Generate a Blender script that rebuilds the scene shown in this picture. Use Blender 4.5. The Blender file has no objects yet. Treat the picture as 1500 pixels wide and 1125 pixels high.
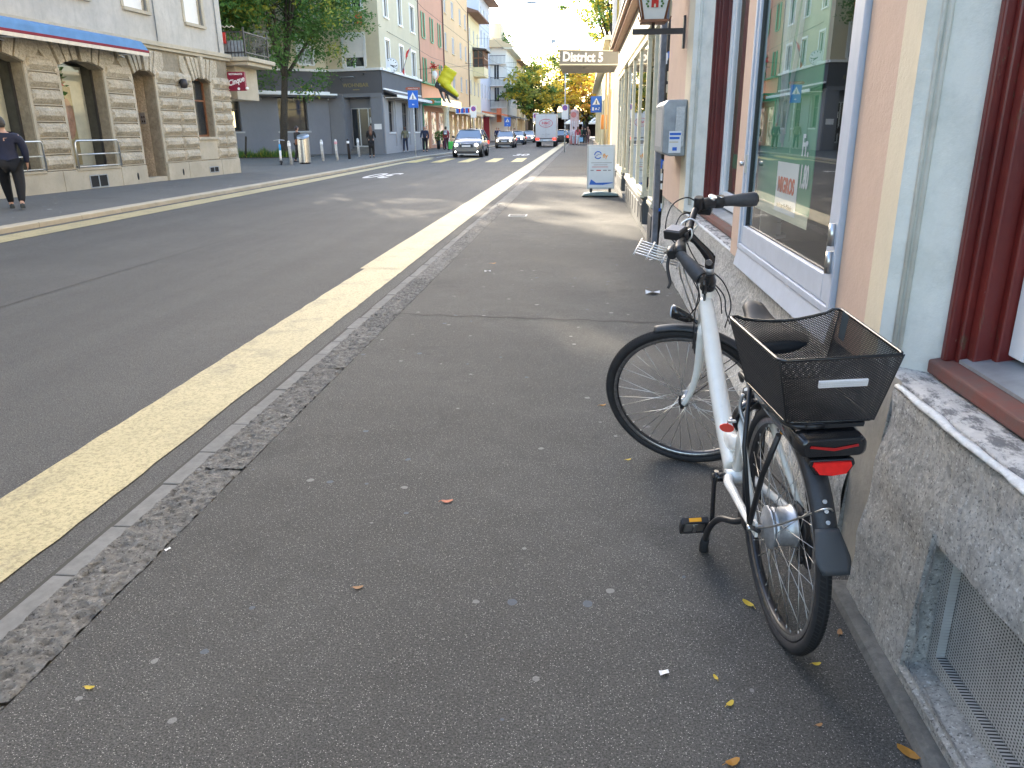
import bpy, bmesh, math, random
from mathutils import Vector, Matrix, noise
R_ = math.radians
S = bpy.context.scene
COL = S.collection
rnd = random.Random(7)

# ---------------- camera ----------------
cam = bpy.data.cameras.new('camera'); co = bpy.data.objects.new('camera', cam); COL.objects.link(co)
_F = 1127.0; _CX = 750.0; _CY = 562.5; _VP = (855.0, 190.0); _VX = 785.0
_yv = _CY + ((_VP[0]-_CX)*(_VX-_CX) + _F*_F)/(_CY-_VP[1])
_Y = Vector(((_VP[0]-_CX)/_F, (_CY-_VP[1])/_F, -1)).normalized()
_Z = -Vector(((_VX-_CX)/_F, (_CY-_yv)/_F, -1)).normalized()
_X = _Y.cross(_Z)
_m = Matrix((_X, _Y, _Z)).to_4x4(); _m.translation = Vector((0, 0, 1.44))
co.matrix_world = _m
cam.sensor_width = 36; cam.lens = 36*_F/1500; cam.clip_start = 0.05; cam.clip_end = 3000
S.camera = co
S.render.resolution_x = 1024; S.render.resolution_y = 768

# ---------------- world, sun, exposure ----------------
SUN_EL = R_(21.0); SUN_AZ = (-0.468, 0.884)          # horizontal direction towards the sun
w = bpy.data.worlds.new('World'); S.world = w; w.use_nodes = True
nt = w.node_tree; nt.nodes.clear()
sky = nt.nodes.new('ShaderNodeTexSky'); sky.sky_type = 'NISHITA'; sky.sun_disc = False
sky.sun_elevation = SUN_EL; sky.sun_rotation = math.atan2(SUN_AZ[0], SUN_AZ[1])
sky.air_density = 1.0; sky.dust_density = 2.0; sky.ozone_density = 1.0
bg = nt.nodes.new('ShaderNodeBackground'); bg.inputs[1].default_value = 0.15
wo = nt.nodes.new('ShaderNodeOutputWorld')
nt.links.new(sky.outputs[0], bg.inputs[0]); nt.links.new(bg.outputs[0], wo.inputs[0])
sun = bpy.data.lights.new('sun', 'SUN'); so = bpy.data.objects.new('sun', sun); COL.objects.link(so)
sun.energy = 3.6; sun.angle = R_(0.6); sun.color = (1.0, 0.86, 0.66)
_d = Vector((SUN_AZ[0]*math.cos(SUN_EL), SUN_AZ[1]*math.cos(SUN_EL), math.sin(SUN_EL))).normalized()
so.rotation_euler = _d.to_track_quat('Z', 'Y').to_euler()
S.view_settings.view_transform = 'Standard'; S.view_settings.look = 'None'
S.view_settings.exposure = 2.55; S.view_settings.gamma = 1.0
S.render.engine = 'CYCLES'
S.cycles.max_bounces = 6; S.cycles.transparent_max_bounces = 12

# ---------------- mesh builder ----------------
CUR = [None]      # optional transform of a facade inside its building
class MB:
    def __init__(s): s.v = []; s.f = []; s.m = []; s.sm = []
    def add(s, vs, fs, mi=0, smooth=False):
        o = len(s.v); s.v += [tuple(x) for x in vs]
        for f in fs: s.f.append([i+o for i in f]); s.m.append(mi); s.sm.append(smooth)
        return s
    def box(s, x0, x1, y0, y1, z0, z1, mi=0, M=None):
        vs = [Vector((x, y, z)) for z in (z0, z1) for y in (y0, y1) for x in (x0, x1)]
        if M is not None: vs = [M @ v for v in vs]
        fs = [(0,2,3,1),(4,5,7,6),(0,1,5,4),(2,6,7,3),(0,4,6,2),(1,3,7,5)]
        return s.add(vs, fs, mi)
    def quad(s, *p, mi=0): return s.add(p, [tuple(range(len(p)))], mi)
    def tube(s, pts, r, n=8, mi=0, caps=True, smooth=True, flat=None, closed=False):
        pts = [Vector(p) for p in pts]; k = len(pts)
        rs = r if isinstance(r, (list, tuple)) else [r]*k
        vs = []; prev = None
        for i in range(k):
            if closed: t = pts[(i+1) % k]-pts[i-1]
            else: t = (pts[min(i+1, k-1)]-pts[max(i-1, 0)])
            t.normalize()
            if prev is None:
                a = Vector((0, 0, 1)) if abs(t.z) < .9 else Vector((1, 0, 0))
                a = (a-t*a.dot(t)).normalized()
            else:
                a = (prev-t*prev.dot(t))
                a = a.normalized() if a.length > 1e-6 else t.orthogonal().normalized()
            prev = a; b = t.cross(a)
            fl = flat if flat else 1.0
            for j in range(n):
                an = 2*math.pi*j/n
                vs.append(pts[i]+(a*math.cos(an)+b*math.sin(an)*fl)*rs[i])
        fs = []
        kk = k if closed else k-1
        for i in range(kk):
            i2 = (i+1) % k
            for j in range(n):
                fs.append((i*n+j, i*n+(j+1) % n, i2*n+(j+1) % n, i2*n+j))
        s.add(vs, fs, mi, smooth)
        if caps and not closed:
            o = len(s.v)-len(vs)
            s.f.append([o+j for j in range(n)][::-1]); s.m.append(mi); s.sm.append(False)
            s.f.append([o+(k-1)*n+j for j in range(n)]); s.m.append(mi); s.sm.append(False)
        return s
    def cyl(s, a, b, r, r2=None, n=12, mi=0, smooth=True):
        return s.tube([a, b], [r, r if r2 is None else r2], n, mi, True, smooth)
    def lathe(s, prof, n=16, M=None, mi=0, smooth=True):
        vs = []; k = len(prof)
        for (r, z) in prof:
            for j in range(n):
                a = 2*math.pi*j/n; v = Vector((r*math.cos(a), r*math.sin(a), z))
                vs.append(M @ v if M is not None else v)
        fs = [(i*n+j, i*n+(j+1) % n, (i+1)*n+(j+1) % n, (i+1)*n+j) for i in range(k-1) for j in range(n)]
        return s.add(vs, fs, mi, smooth)
    def prism(s, poly, d0, d1, ax='y', mi=0, M=None):
        """poly: 2D points; extruded along ax between d0 and d1"""
        def mk(p, d):
            v = {'y': (p[0], d, p[1]), 'x': (d, p[0], p[1]), 'z': (p[0], p[1], d)}[ax]
            v = Vector(v); return M @ v if M is not None else v
        n = len(poly); vs = [mk(p, d0) for p in poly]+[mk(p, d1) for p in poly]
        fs = [tuple(range(n))[::-1], tuple(range(n, 2*n))]+[(i, (i+1) % n, n+(i+1) % n, n+i) for i in range(n)]
        return s.add(vs, fs, mi)
    def disc(s, c, nrm, r, n=16, mi=0, ry=None):
        nrm = Vector(nrm).normalized(); a = nrm.orthogonal().normalized() if abs(nrm.z) > .9 else Vector((0, 0, 1)).cross(nrm).normalized()
        b = nrm.cross(a); ry = ry or r
        return s.add([Vector(c)+a*math.cos(2*math.pi*j/n)*r+b*math.sin(2*math.pi*j/n)*ry for j in range(n)], [tuple(range(n))], mi)
    def loft(s, secs, mi=0, smooth=True, caps=True, closed=True):
        n = len(secs[0]); vs = [p for q in secs for p in q]; fs = []
        for i in range(len(secs)-1):
            for j in range(n if closed else n-1):
                fs.append((i*n+j, i*n+(j+1) % n, (i+1)*n+(j+1) % n, (i+1)*n+j))
        s.add(vs, fs, mi, smooth)
        if caps and closed:
            o = len(s.v)-len(vs)
            s.f.append([o+j for j in range(n)][::-1]); s.m.append(mi); s.sm.append(False)
            s.f.append([o+(len(secs)-1)*n+j for j in range(n)]); s.m.append(mi); s.sm.append(False)
        return s
    def build(s, name, mats, parent=None, bevel=0, recalc=True, M=None):
        M = M if M is not None else CUR[0]
        if not isinstance(mats, (list, tuple)): mats = [mats]
        me = bpy.data.meshes.new(name)
        me.from_pydata([tuple(M @ Vector(v)) for v in s.v] if M is not None else s.v, [], s.f)
        for p, mi, sm in zip(me.polygons, s.m, s.sm): p.material_index = mi; p.use_smooth = sm
        for m in mats: me.materials.append(m)
        if recalc:
            b = bmesh.new(); b.from_mesh(me); bmesh.ops.recalc_face_normals(b, faces=b.faces); b.to_mesh(me); b.free()
        me.update()
        o = bpy.data.objects.new(name, me); COL.objects.link(o)
        if parent: o.parent = parent
        if bevel:
            md = o.modifiers.new('bevel', 'BEVEL'); md.width = bevel; md.segments = 2; md.limit_method = 'ANGLE'; md.angle_limit = R_(40)
        return o

def tag(o, label=None, cat=None, group=None, kind=None):
    if label: o['label'] = label
    if cat: o['category'] = cat
    if group: o['group'] = group
    if kind: o['kind'] = kind
    return o
def thing(name, label, cat, loc=(0, 0, 0), rz=0, group=None, M=None):
    o = bpy.data.objects.new(name, None); COL.objects.link(o); o.empty_display_size = .2
    if M is not None: o.matrix_world = M
    else: o.location = loc; o.rotation_euler = (0, 0, rz)
    return tag(o, label, cat, group)
def struct(o): o['kind'] = 'structure'; return o
def copy_tree(root, parent=None):
    c = root.copy(); COL.objects.link(c)
    if parent: c.parent = parent
    for ch in [x for x in bpy.data.objects if x.parent == root]: copy_tree(ch, c)
    return c
def dup(root, loc, rz, label, group=None):
    c = copy_tree(root); c.location = loc; c.rotation_euler = (0, 0, rz); c['label'] = label
    if group: c['group'] = group
    return c
def frameM(p0, p1):
    """local x along p0->p1, local y = inward (z cross x), z up"""
    p0 = Vector(p0); x = (Vector(p1)-p0).normalized(); z = Vector((0, 0, 1)); y = z.cross(x)
    m = Matrix((x, y, z)).transposed().to_4x4(); m.translation = p0
    return m
def text_mb(mb, s, size, M, mi=0, ext=.004, align='CENTER', shear=0, sx=1.0, bold=0.0):
    cu = bpy.data.curves.new('t', 'FONT'); cu.body = s; cu.size = size; cu.align_x = align; cu.align_y = 'CENTER'
    cu.extrude = ext; cu.shear = shear; cu.offset = bold; cu.resolution_u = 3
    o = bpy.data.objects.new('t', cu); COL.objects.link(o)
    dg = bpy.context.evaluated_depsgraph_get(); me = bpy.data.meshes.new_from_object(o.evaluated_get(dg))
    mb.add([M @ Vector((v.co.x*sx, v.co.y, v.co.z)) for v in me.vertices], [tuple(p.vertices) for p in me.polygons], mi)
    bpy.data.objects.remove(o); bpy.data.curves.remove(cu); bpy.data.meshes.remove(me)
def face_M(origin, right, up):
    r = Vector(right).normalized(); u = Vector(up).normalized(); n = r.cross(u)
    m = Matrix((r, u, n)).transposed().to_4x4(); m.translation = Vector(origin); return m

# ---------------- materials ----------------
def nodes(m):
    m.use_nodes = True; t = m.node_tree; return t, t.nodes, t.links, t.nodes['Principled BSDF']
def lum(c, k): return tuple(min(1, x*k) for x in c[:3])+(1,)
def mixc(t, fac, a, b, mode='MIX'):
    n = t.nodes.new('ShaderNodeMix'); n.data_type = 'RGBA'; n.blend_type = mode
    for i, v in ((0, fac), (6, a), (7, b)):
        if hasattr(v, 'links') or isinstance(v, bpy.types.NodeSocket): t.links.new(v, n.inputs[i])
        else: n.inputs[i].default_value = v
    return n.outputs[2]
def ramp(t, fac, stops):
    n = t.nodes.new('ShaderNodeValToRGB'); t.links.new(fac, n.inputs[0]); e = n.color_ramp.elements
    while len(e) < len(stops): e.new(.5)
    for x, (p, c) in zip(e, stops):
        x.position = p; x.color = (c, c, c, 1) if isinstance(c, (int, float)) else (tuple(c)+(1,))[:4]
    return n.outputs[0]
def tex(t, kind, scale, detail=4, rough=.6, vec=None, feature=None, rand=1.0, out=None, stretch=None):
    n = t.nodes.new('ShaderNodeTexNoise' if kind == 'n' else 'ShaderNodeTexVoronoi')
    n.inputs['Scale'].default_value = scale
    if kind == 'n': n.inputs['Detail'].default_value = detail; n.inputs['Roughness'].default_value = rough
    else:
        if feature: n.feature = feature
        n.inputs['Randomness'].default_value = rand
    if vec is None:
        tc = t.nodes.new('ShaderNodeTexCoord'); vec = tc.outputs['Object']
    if stretch:
        mp = t.nodes.new('ShaderNodeMapping'); mp.inputs['Scale'].default_value = stretch; t.links.new(vec, mp.inputs[0]); vec = mp.outputs[0]
    t.links.new(vec, n.inputs['Vector'])
    return n.outputs[out or ('Fac' if kind == 'n' else 'Distance')]
def bump(t, h, strength, dist=.01, prev=None):
    n = t.nodes.new('ShaderNodeBump'); n.inputs['Strength'].default_value = strength; n.inputs['Distance'].default_value = dist
    t.links.new(h, n.inputs['Height'])
    if prev: t.links.new(prev, n.inputs['Normal'])
    return n.outputs[0]
def mat(name, col, rough=.6, metal=0, var=.12, vs=6, bs=0, bk=.3, bd=.004, spec=None, coat=0, emit=0, ecol=None, fine=0):
    m = bpy.data.materials.new(name); t, N, L, P = nodes(m); c = tuple(col)+(1,)
    P.inputs['Roughness'].default_value = rough; P.inputs['Metallic'].default_value = metal
    if spec is not None: P.inputs['Specular IOR Level'].default_value = spec
    if coat: P.inputs['Coat Weight'].default_value = coat; P.inputs['Coat Roughness'].default_value = .05
    if var:
        f = ramp(t, tex(t, 'n', vs, 5), [(.3, 0.), (.7, 1.)])
        o = mixc(t, f, lum(c, 1-var), lum(c, 1+var))
        if fine:
            f2 = tex(t, 'n', vs*12, 3); o = mixc(t, ramp(t, f2, [(.35, 0.), (.65, fine)]), o, lum(c, .6))
        L.new(o, P.inputs['Base Color'])
    else: P.inputs['Base Color'].default_value = c
    if bs: L.new(bump(t, tex(t, 'n', bs, 4), bk, bd), P.inputs['Normal'])
    if emit: P.inputs['Emission Color'].default_value = (tuple(ecol or col)+(1,)); P.inputs['Emission Strength'].default_value = emit
    return m
def plaster(name, col, stain=.25, bs=40, bk=.35, stain_col=None, streak=True, ground=None):
    m = bpy.data.materials.new(name); t, N, L, P = nodes(m); c = tuple(col)+(1,); P.inputs['Roughness'].default_value = .88
    big = ramp(t, tex(t, 'n', .7, 6, .65), [(.35, 0.), (.68, 1.)])
    o = mixc(t, big, lum(c, 1-stain*.5), lum(c, 1+stain*.25))
    mid = ramp(t, tex(t, 'n', 5, 8, .7), [(.45, 0.), (.75, .6)])
    o = mixc(t, mid, o, (tuple(stain_col)+(1,)) if stain_col else lum(c, 1-stain))
    if streak:
        st = ramp(t, tex(t, 'n', 3.5, 6, .65, stretch=(1.2, 1.2, .12)), [(.5, 0.), (.8, .55)])
        o = mixc(t, st, o, lum(c, 1-stain*1.3))
    L.new(o, P.inputs['Base Color'])
    h = tex(t, 'n', bs, 6, .7); b1 = bump(t, h, bk, .006)
    L.new(bump(t, tex(t, 'n', 3, 3), .25, .03, b1), P.inputs['Normal'])
    return m
def stone(name, c1, c2, scale=30, bk=.8, bd=.012, rough=.85, crack=True, flake=False):
    m = bpy.data.materials.new(name); t, N, L, P = nodes(m); P.inputs['Roughness'].default_value = rough
    f = ramp(t, tex(t, 'n', scale, 8, .75), [(.35, 0.), (.65, 1.)])
    o = mixc(t, f, tuple(c1)+(1,), tuple(c2)+(1,))
    g = ramp(t, tex(t, 'n', 1.5, 5, .6), [(.4, 0.), (.7, .5)])
    o = mixc(t, g, o, lum(c1, .7))
    if flake:
        o = mixc(t, ramp(t, tex(t, 'n', scale*3.6, 3, .6), [(.57, 0.), (.66, .85)]), o, lum(c1, .38))
        o = mixc(t, ramp(t, tex(t, 'n', scale*2.9, 3, .6, stretch=(1, 1, 1.3)), [(.58, 0.), (.68, .7)]), o, lum(c2, 1.25))
    L.new(o, P.inputs['Base Color'])
    b = bump(t, tex(t, 'n', scale, 8, .75), bk, bd)
    L.new(bump(t, tex(t, 'n', scale*.25, 3), bk*.6, bd*2, b), P.inputs['Normal'])
    return m
def asphalt(name, base, speck=.35, spk=.92, gum=0, patch=.25, scale=170, warm=1.0):
    m = bpy.data.materials.new(name); t, N, L, P = nodes(m)
    P.inputs['Roughness'].default_value = .82; c = (base*warm*.975, base, base*.985/warm, 1)
    o = mixc(t, ramp(t, tex(t, 'n', .6, 5, .6), [(.3, 0.), (.7, 1.)]), lum(c, 1-patch), lum(c, 1+patch))
    o = mixc(t, ramp(t, tex(t, 'n', 5, 5, .7), [(.35, 0.), (.7, .8)]), o, lum(c, 1-patch*.8))
    o = mixc(t, ramp(t, tex(t, 'n', 160, 4, .85), [(.41, 0.), (.60, 1.)]), mixc(t, 1.0, o, (.38, .38, .38, 1), 'MULTIPLY'), mixc(t, 1.0, o, (1.95, 1.92, 1.86, 1), 'MULTIPLY'))
    v = t.nodes.new('ShaderNodeTexVoronoi'); v.inputs['Scale'].default_value = scale
    tc = t.nodes.new('ShaderNodeTexCoord'); L.new(tc.outputs['Object'], v.inputs['Vector'])
    sp = t.nodes.new('ShaderNodeSeparateColor'); L.new(v.outputs['Color'], sp.inputs[0])
    sel = ramp(t, sp.outputs[0], [(spk, 0.), (min(.999, spk+.02), 1.)]); near = ramp(t, v.outputs['Distance'], [(.28, 1.), (.42, 0.)])
    o = mixc(t, mixc(t, 1.0, sel, near, 'MULTIPLY'), o, (speck, speck*.97, speck*.9, 1))
    sel2 = ramp(t, sp.outputs[1], [(.8, 0.), (.86, .8)])
    o = mixc(t, mixc(t, 1.0, sel2, near, 'MULTIPLY'), o, lum(c, .4))
    if gum:
        g = t.nodes.new('ShaderNodeTexVoronoi'); g.inputs['Scale'].default_value = gum
        wv = t.nodes.new('ShaderNodeTexNoise'); wv.inputs['Scale'].default_value = 30; L.new(tc.outputs['Object'], wv.inputs['Vector'])
        va = t.nodes.new('ShaderNodeVectorMath'); va.operation = 'MULTIPLY_ADD'; L.new(wv.outputs['Color'], va.inputs[0]); va.inputs[1].default_value = (.014, .014, 0); L.new(tc.outputs['Object'], va.inputs[2])
        fl = t.nodes.new('ShaderNodeVectorMath'); fl.operation = 'MULTIPLY'; L.new(va.outputs[0], fl.inputs[0]); fl.inputs[1].default_value = (1, 1, 0)
        L.new(fl.outputs[0], g.inputs['Vector'])
        gs = t.nodes.new('ShaderNodeSeparateColor'); L.new(g.outputs['Color'], gs.inputs[0])
        a = ramp(t, gs.outputs[0], [(.3, 0.), (.32, .8)])
        th = t.nodes.new('ShaderNodeMath'); th.operation = 'MULTIPLY_ADD'; L.new(gs.outputs[1], th.inputs[0]); th.inputs[1].default_value = .08; th.inputs[2].default_value = .055
        lt = t.nodes.new('ShaderNodeMath'); lt.operation = 'LESS_THAN'; L.new(g.outputs['Distance'], lt.inputs[0]); L.new(th.outputs[0], lt.inputs[1])
        gc = mixc(t, gs.outputs[2], (base*1.5, base*1.9, base*2.5, 1), (base*4, base*4, base*3.9, 1))
        o = mixc(t, mixc(t, 1.0, a, lt.outputs[0], 'MULTIPLY'), o, gc)
    if gum:      # irregular darkening towards the house wall, and old spills
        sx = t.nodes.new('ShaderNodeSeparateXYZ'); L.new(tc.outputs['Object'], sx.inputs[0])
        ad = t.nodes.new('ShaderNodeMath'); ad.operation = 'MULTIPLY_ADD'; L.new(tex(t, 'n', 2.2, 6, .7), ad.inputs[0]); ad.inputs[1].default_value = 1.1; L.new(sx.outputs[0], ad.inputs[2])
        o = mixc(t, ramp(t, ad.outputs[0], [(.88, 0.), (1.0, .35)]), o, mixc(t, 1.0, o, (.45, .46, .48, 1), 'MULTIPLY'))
        o = mixc(t, ramp(t, tex(t, 'n', 1.1, 7, .75), [(.56, 0.), (.62, .38)]), o, mixc(t, 1.0, o, (.55, .56, .58, 1), 'MULTIPLY'))
        o = mixc(t, ramp(t, tex(t, 'n', 14, 5, .7), [(.66, 0.), (.72, .5)]), o, mixc(t, 1.0, o, (.5, .5, .5, 1), 'MULTIPLY'))
    else:        # worn wheel tracks and oil drips along the carriageway
        o = mixc(t, ramp(t, tex(t, 'n', 1.3, 5, .6, stretch=(1.4, .04, 1)), [(.42, 0.), (.62, .45)]), o, mixc(t, 1.0, o, (.70, .70, .72, 1), 'MULTIPLY'))
        o = mixc(t, ramp(t, tex(t, 'n', 2.6, 6, .75), [(.63, 0.), (.68, .5)]), o, mixc(t, 1.0, o, (.55, .55, .57, 1), 'MULTIPLY'))
    L.new(o, P.inputs['Base Color'])
    b = bump(t, tex(t, 'v', scale), .5, .004)
    L.new(bump(t, tex(t, 'n', 110, 3, .7), .7, .006, b), P.inputs['Normal'])
    return m
def glass(name='window_glass', tint=(.8, .85, .85), ior=1.55, rough=0.0, trans=1.0):
    m = bpy.data.materials.new(name); t, N, L, P = nodes(m); N.remove(P)
    out = N['Material Output']; tr = N.new('ShaderNodeBsdfTransparent'); tr.inputs[0].default_value = tuple(x*trans for x in tint)+(1,)
    gl = N.new('ShaderNodeBsdfGlossy'); gl.inputs['Roughness'].default_value = rough; gl.inputs[0].default_value = (1, 1, 1, 1)
    g = N.new('ShaderNodeNewGeometry'); dt = N.new('ShaderNodeVectorMath'); dt.operation = 'DOT_PRODUCT'; L.new(g.outputs['Normal'], dt.inputs[0]); L.new(g.outputs['Incoming'], dt.inputs[1])
    def mth(op, a, b_=None):
        n = N.new('ShaderNodeMath'); n.operation = op
        for i, v in enumerate((a, b_)):
            if v is None: continue
            if isinstance(v, (int, float)): n.inputs[i].default_value = v
            else: L.new(v, n.inputs[i])
        return n.outputs[0]
    c_ = mth('ABSOLUTE', dt.outputs['Value']); p5 = mth('POWER', mth('SUBTRACT', 1.0, c_), 4.6); fo = mth('ADD', mth('MULTIPLY', p5, .92), .075)
    mx = N.new('ShaderNodeMixShader'); L.new(fo, mx.inputs[0]); L.new(tr.outputs[0], mx.inputs[1]); L.new(gl.outputs[0], mx.inputs[2]); L.new(mx.outputs[0], out.inputs[0])
    return m

MT = {}
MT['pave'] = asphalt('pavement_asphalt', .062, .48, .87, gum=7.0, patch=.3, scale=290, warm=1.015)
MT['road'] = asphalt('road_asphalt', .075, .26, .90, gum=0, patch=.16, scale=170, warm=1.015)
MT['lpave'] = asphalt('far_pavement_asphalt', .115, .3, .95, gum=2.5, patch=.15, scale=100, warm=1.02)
MT['kerb'] = stone('kerb_granite', (.11, .107, .10), (.33, .32, .295), 22, 1.0, .03, flake=True)
MT['gutter'] = stone('gutter_stone', (.15, .15, .145), (.22, .22, .21), 20, .3, .006)
MT['plinth'] = stone('rough_granite', (.40, .385, .355), (.86, .83, .77), 32, 1.0, .03, flake=True)
MT['ledge'] = stone('weathered_ledge', (.46, .44, .42), (.62, .60, .57), 20, .8, .012)
_m = MT['ledge']; _t = _m.node_tree; _P = _t.nodes['Principled BSDF']; _src = _P.inputs['Base Color'].links[0].from_socket
_t.links.new(mixc(_t, ramp(_t, tex(_t, 'n', 7, 8, .8, stretch=(2.2, 1, 1)), [(.47, 0.), (.56, .9)]), _src, (.11, .11, .115, 1)), _P.inputs['Base Color'])
MT['sand'] = stone('sandstone', (.40, .34, .25), (.70, .62, .48), 16, 1.0, .04)
MT['sandj'] = stone('dark_sandstone', (.22, .185, .13), (.36, .31, .23), 9, .5, .02)  # darker tone for the wall between the raised blocks
MT['sands'] = stone('smooth_sandstone', (.42, .37, .28), (.54, .48, .37), 6, .35, .01)
MT['render'] = plaster('grey_render', (.50, .475, .43), .3, 25, .4)
MT['beige'] = plaster('cream_plaster', (.64, .565, .40), .14, 40, .2)
MT['dkgrey'] = plaster('dark_grey_paint', (.118, .118, .128), .15, 40, .15, streak=False)
MT['mdgrey'] = plaster('mid_grey_paint', (.215, .225, .25), .12, 40, .15, streak=False)
MT['lilac'] = plaster('lilac_grey_paint', (.40, .38, .37), .12, 40, .15, streak=False)
MT['salmon'] = plaster('salmon_plaster', (.62, .33, .22), .12, 30, .2)
MT['ochre'] = plaster('ochre_plaster', (.70, .50, .29), .10, 30, .2)
MT['pale'] = plaster('pale_yellow_plaster', (.72, .64, .40), .08, 30, .2)
MT['blue'] = plaster('pale_blue_plaster', (.56, .60, .68), .08, 30, .2)
MT['white'] = plaster('white_plaster', (.76, .75, .72), .08, 30, .2)
MT['tan'] = plaster('tan_plaster', (.66, .52, .33), .08, 30, .2)
MT['peach'] = plaster('peach_paint', (.60, .43, .325), .14, 60, .35, streak=False)
MT['cream'] = plaster('cream_paint', (.68, .59, .43), .12, 60, .3, streak=False)
MT['nearplaster'] = plaster('old_white_plaster', (.80, .79, .71), .14, 55, .5, stain_col=(.44, .46, .40))
MT['lowplaster'] = plaster('grimy_plaster', (.36, .33, .28), .3, 55, .6, stain_col=(.15, .145, .13))
MT['wframe'] = mat('white_frame_paint', (.78, .78, .77), .45, var=.05)
MT['bframe'] = mat('pale_blue_frame_paint', (.52, .55, .61), .4, var=.06, vs=12, bs=60, bk=.1)
MT['cframe'] = mat('cream_frame_paint', (.68, .63, .49), .45, var=.12, vs=9)
MT['brown'] = mat('brown_wood', (.22, .09, .04), .5, var=.2)
MT['green'] = mat('green_paint', (.03, .25, .12), .5, var=.12)
MT['greysh'] = mat('grey_shutter', (.27, .28, .31), .6, var=.08)
MT['dark'] = mat('dark_interior', (.018, .017, .016), .9, var=0)
MT['room'] = mat('room_wall', (.10, .095, .085), .9, var=.2)
MT['pane'] = mat('dark_pane', (.025, .03, .035), .06, var=0, spec=.8)
MT['blind'] = mat('white_blind', (.78, .77, .74), .7, var=.03)
MT['zinc'] = mat('zinc_metal', (.36, .38, .40), .5, .6, var=.2, vs=8)
MT['steel'] = mat('brushed_steel', (.62, .62, .61), .3, 1, var=.1, vs=14)
MT['chrome'] = mat('chrome', (.75, .75, .76), .14, 1, var=0)
MT['alu'] = mat('dull_aluminium', (.52, .53, .55), .45, .8, var=.15, vs=60)
MT['black'] = mat('black_plastic', (.018, .018, .02), .42, var=.15, vs=30)
MT['blackg'] = mat('glossy_black', (.012, .012, .014), .2, var=0, coat=.4)
MT['rubber'] = mat('tyre_rubber', (.022, .022, .024), .8, var=.25, vs=40, bs=300, bk=.3, bd=.001)
MT['darkmetal'] = mat('dark_metal', (.05, .045, .045), .5, .3, var=.2)
MT['pipe'] = mat('brown_pipe', (.10, .05, .045), .5, .2, var=.15)
MT['roof'] = mat('roof_tiles', (.20, .12, .09), .85, var=.2, vs=3)
MT['bark'] = stone('tree_bark', (.03, .026, .02), (.075, .062, .045), 14, 1.0, .03)
MT['red'] = mat('red_paint', (.55, .03, .025), .4, var=.1)
MT['blue_sign'] = mat('blue_sign', (.02, .14, .60), .4, var=.04)
MT['sign_white'] = mat('sign_white', (.82, .82, .82), .45, var=.03)
MT['sign_red'] = mat('sign_red', (.60, .02, .03), .45, var=.03)
MT['glass'] = glass()
# ---------------- ground ----------------
def paint_mat(name, col, wear=.25, sc=60):
    m = bpy.data.materials.new(name); t, N, L, P = nodes(m); P.inputs['Roughness'].default_value = .6; c = tuple(col)+(1,)
    o = mixc(t, ramp(t, tex(t, 'n', 1.2, 6, .7, stretch=(2, .5, 1)), [(.35, 0.), (.7, 1.)]), lum(c, .86), lum(c, 1.08))
    o = mixc(t, ramp(t, tex(t, 'n', sc, 5, .8), [(.46, 0.), (.62, .9)]), o, lum(c, .48))
    o = mixc(t, ramp(t, tex(t, 'n', 2.2, 8, .75), [(.52, 0.), (.80, .8)]), o, (.12, .115, .10, 1))
    L.new(o, P.inputs['Base Color'])
    L.new(bump(t, tex(t, 'n', sc*2, 4, .8), .6, .005), P.inputs['Normal']); return m
MT['yellow'] = paint_mat('yellow_road_paint', (.52, .445, .245))
MT['yellow2'] = paint_mat('strong_yellow_road_paint', (.62, .49, .14))
MT['wpaint'] = paint_mat('white_road_paint', (.72, .72, .70))
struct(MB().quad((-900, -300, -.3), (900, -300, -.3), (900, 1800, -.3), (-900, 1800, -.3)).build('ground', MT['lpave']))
struct(MB().quad((-9.6, -45, -.08), (-1.6, -45, -.08), (-1.6, 420, -.08), (-9.6, 420, -.08)).quad((-9.6, 47.5, -.084), (-9.6, 30, -.084), (-10.2, 30, -.084), (-10.2, 47.5, -.084)).build('road', MT['road']))
# right pavement
b = MB().box(-1.50, 1.3, -45, 420, -.3, 0)
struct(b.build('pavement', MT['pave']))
# left pavement with kerb line
KL = [(-45, -9.35), (14, -9.40), (22, -9.42), (30, -9.50), (35.5, -9.62), (42, -9.80), (48, -9.72), (53, -9.35), (58, -9.15), (75, -9.05), (420, -9.05)]
b = MB()
for (y0, x0), (y1, x1) in zip(KL, KL[1:]):
    b.add([(x0-.26, y0, 0), (-70, y0, 0), (-70, y1, 0), (x1-.26, y1, 0)], [(0, 1, 2, 3)])
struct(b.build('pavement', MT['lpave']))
b = MB()
for (y0, x0), (y1, x1) in zip(KL, KL[1:]):
    L_ = y1-y0; n = max(1, int(L_/1.2)) if y1 < 80 else 1
    for i in range(n):
        a0 = i/n; a1 = (i+1)/n; ya = y0+L_*a0+.006; yb = y0+L_*a1-.006; xa = x0+(x1-x0)*a0; xb = x0+(x1-x0)*a1
        b.add([(xa, ya, -.2), (xb, yb, -.2), (xb, yb, -.004), (xa, ya, -.004), (xa-.02, ya, .012), (xb-.02, yb, .012), (xb-.26, yb, .012), (xa-.26, ya, .012), (xa-.26, ya, -.2), (xb-.26, yb, -.2)],
              [(0, 1, 2, 3), (3, 2, 5, 4), (4, 5, 6, 7), (7, 6, 9, 8), (0, 3, 4, 7, 8), (1, 9, 6, 5, 2)])
struct(b.build('kerb', MT['sands']))
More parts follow.
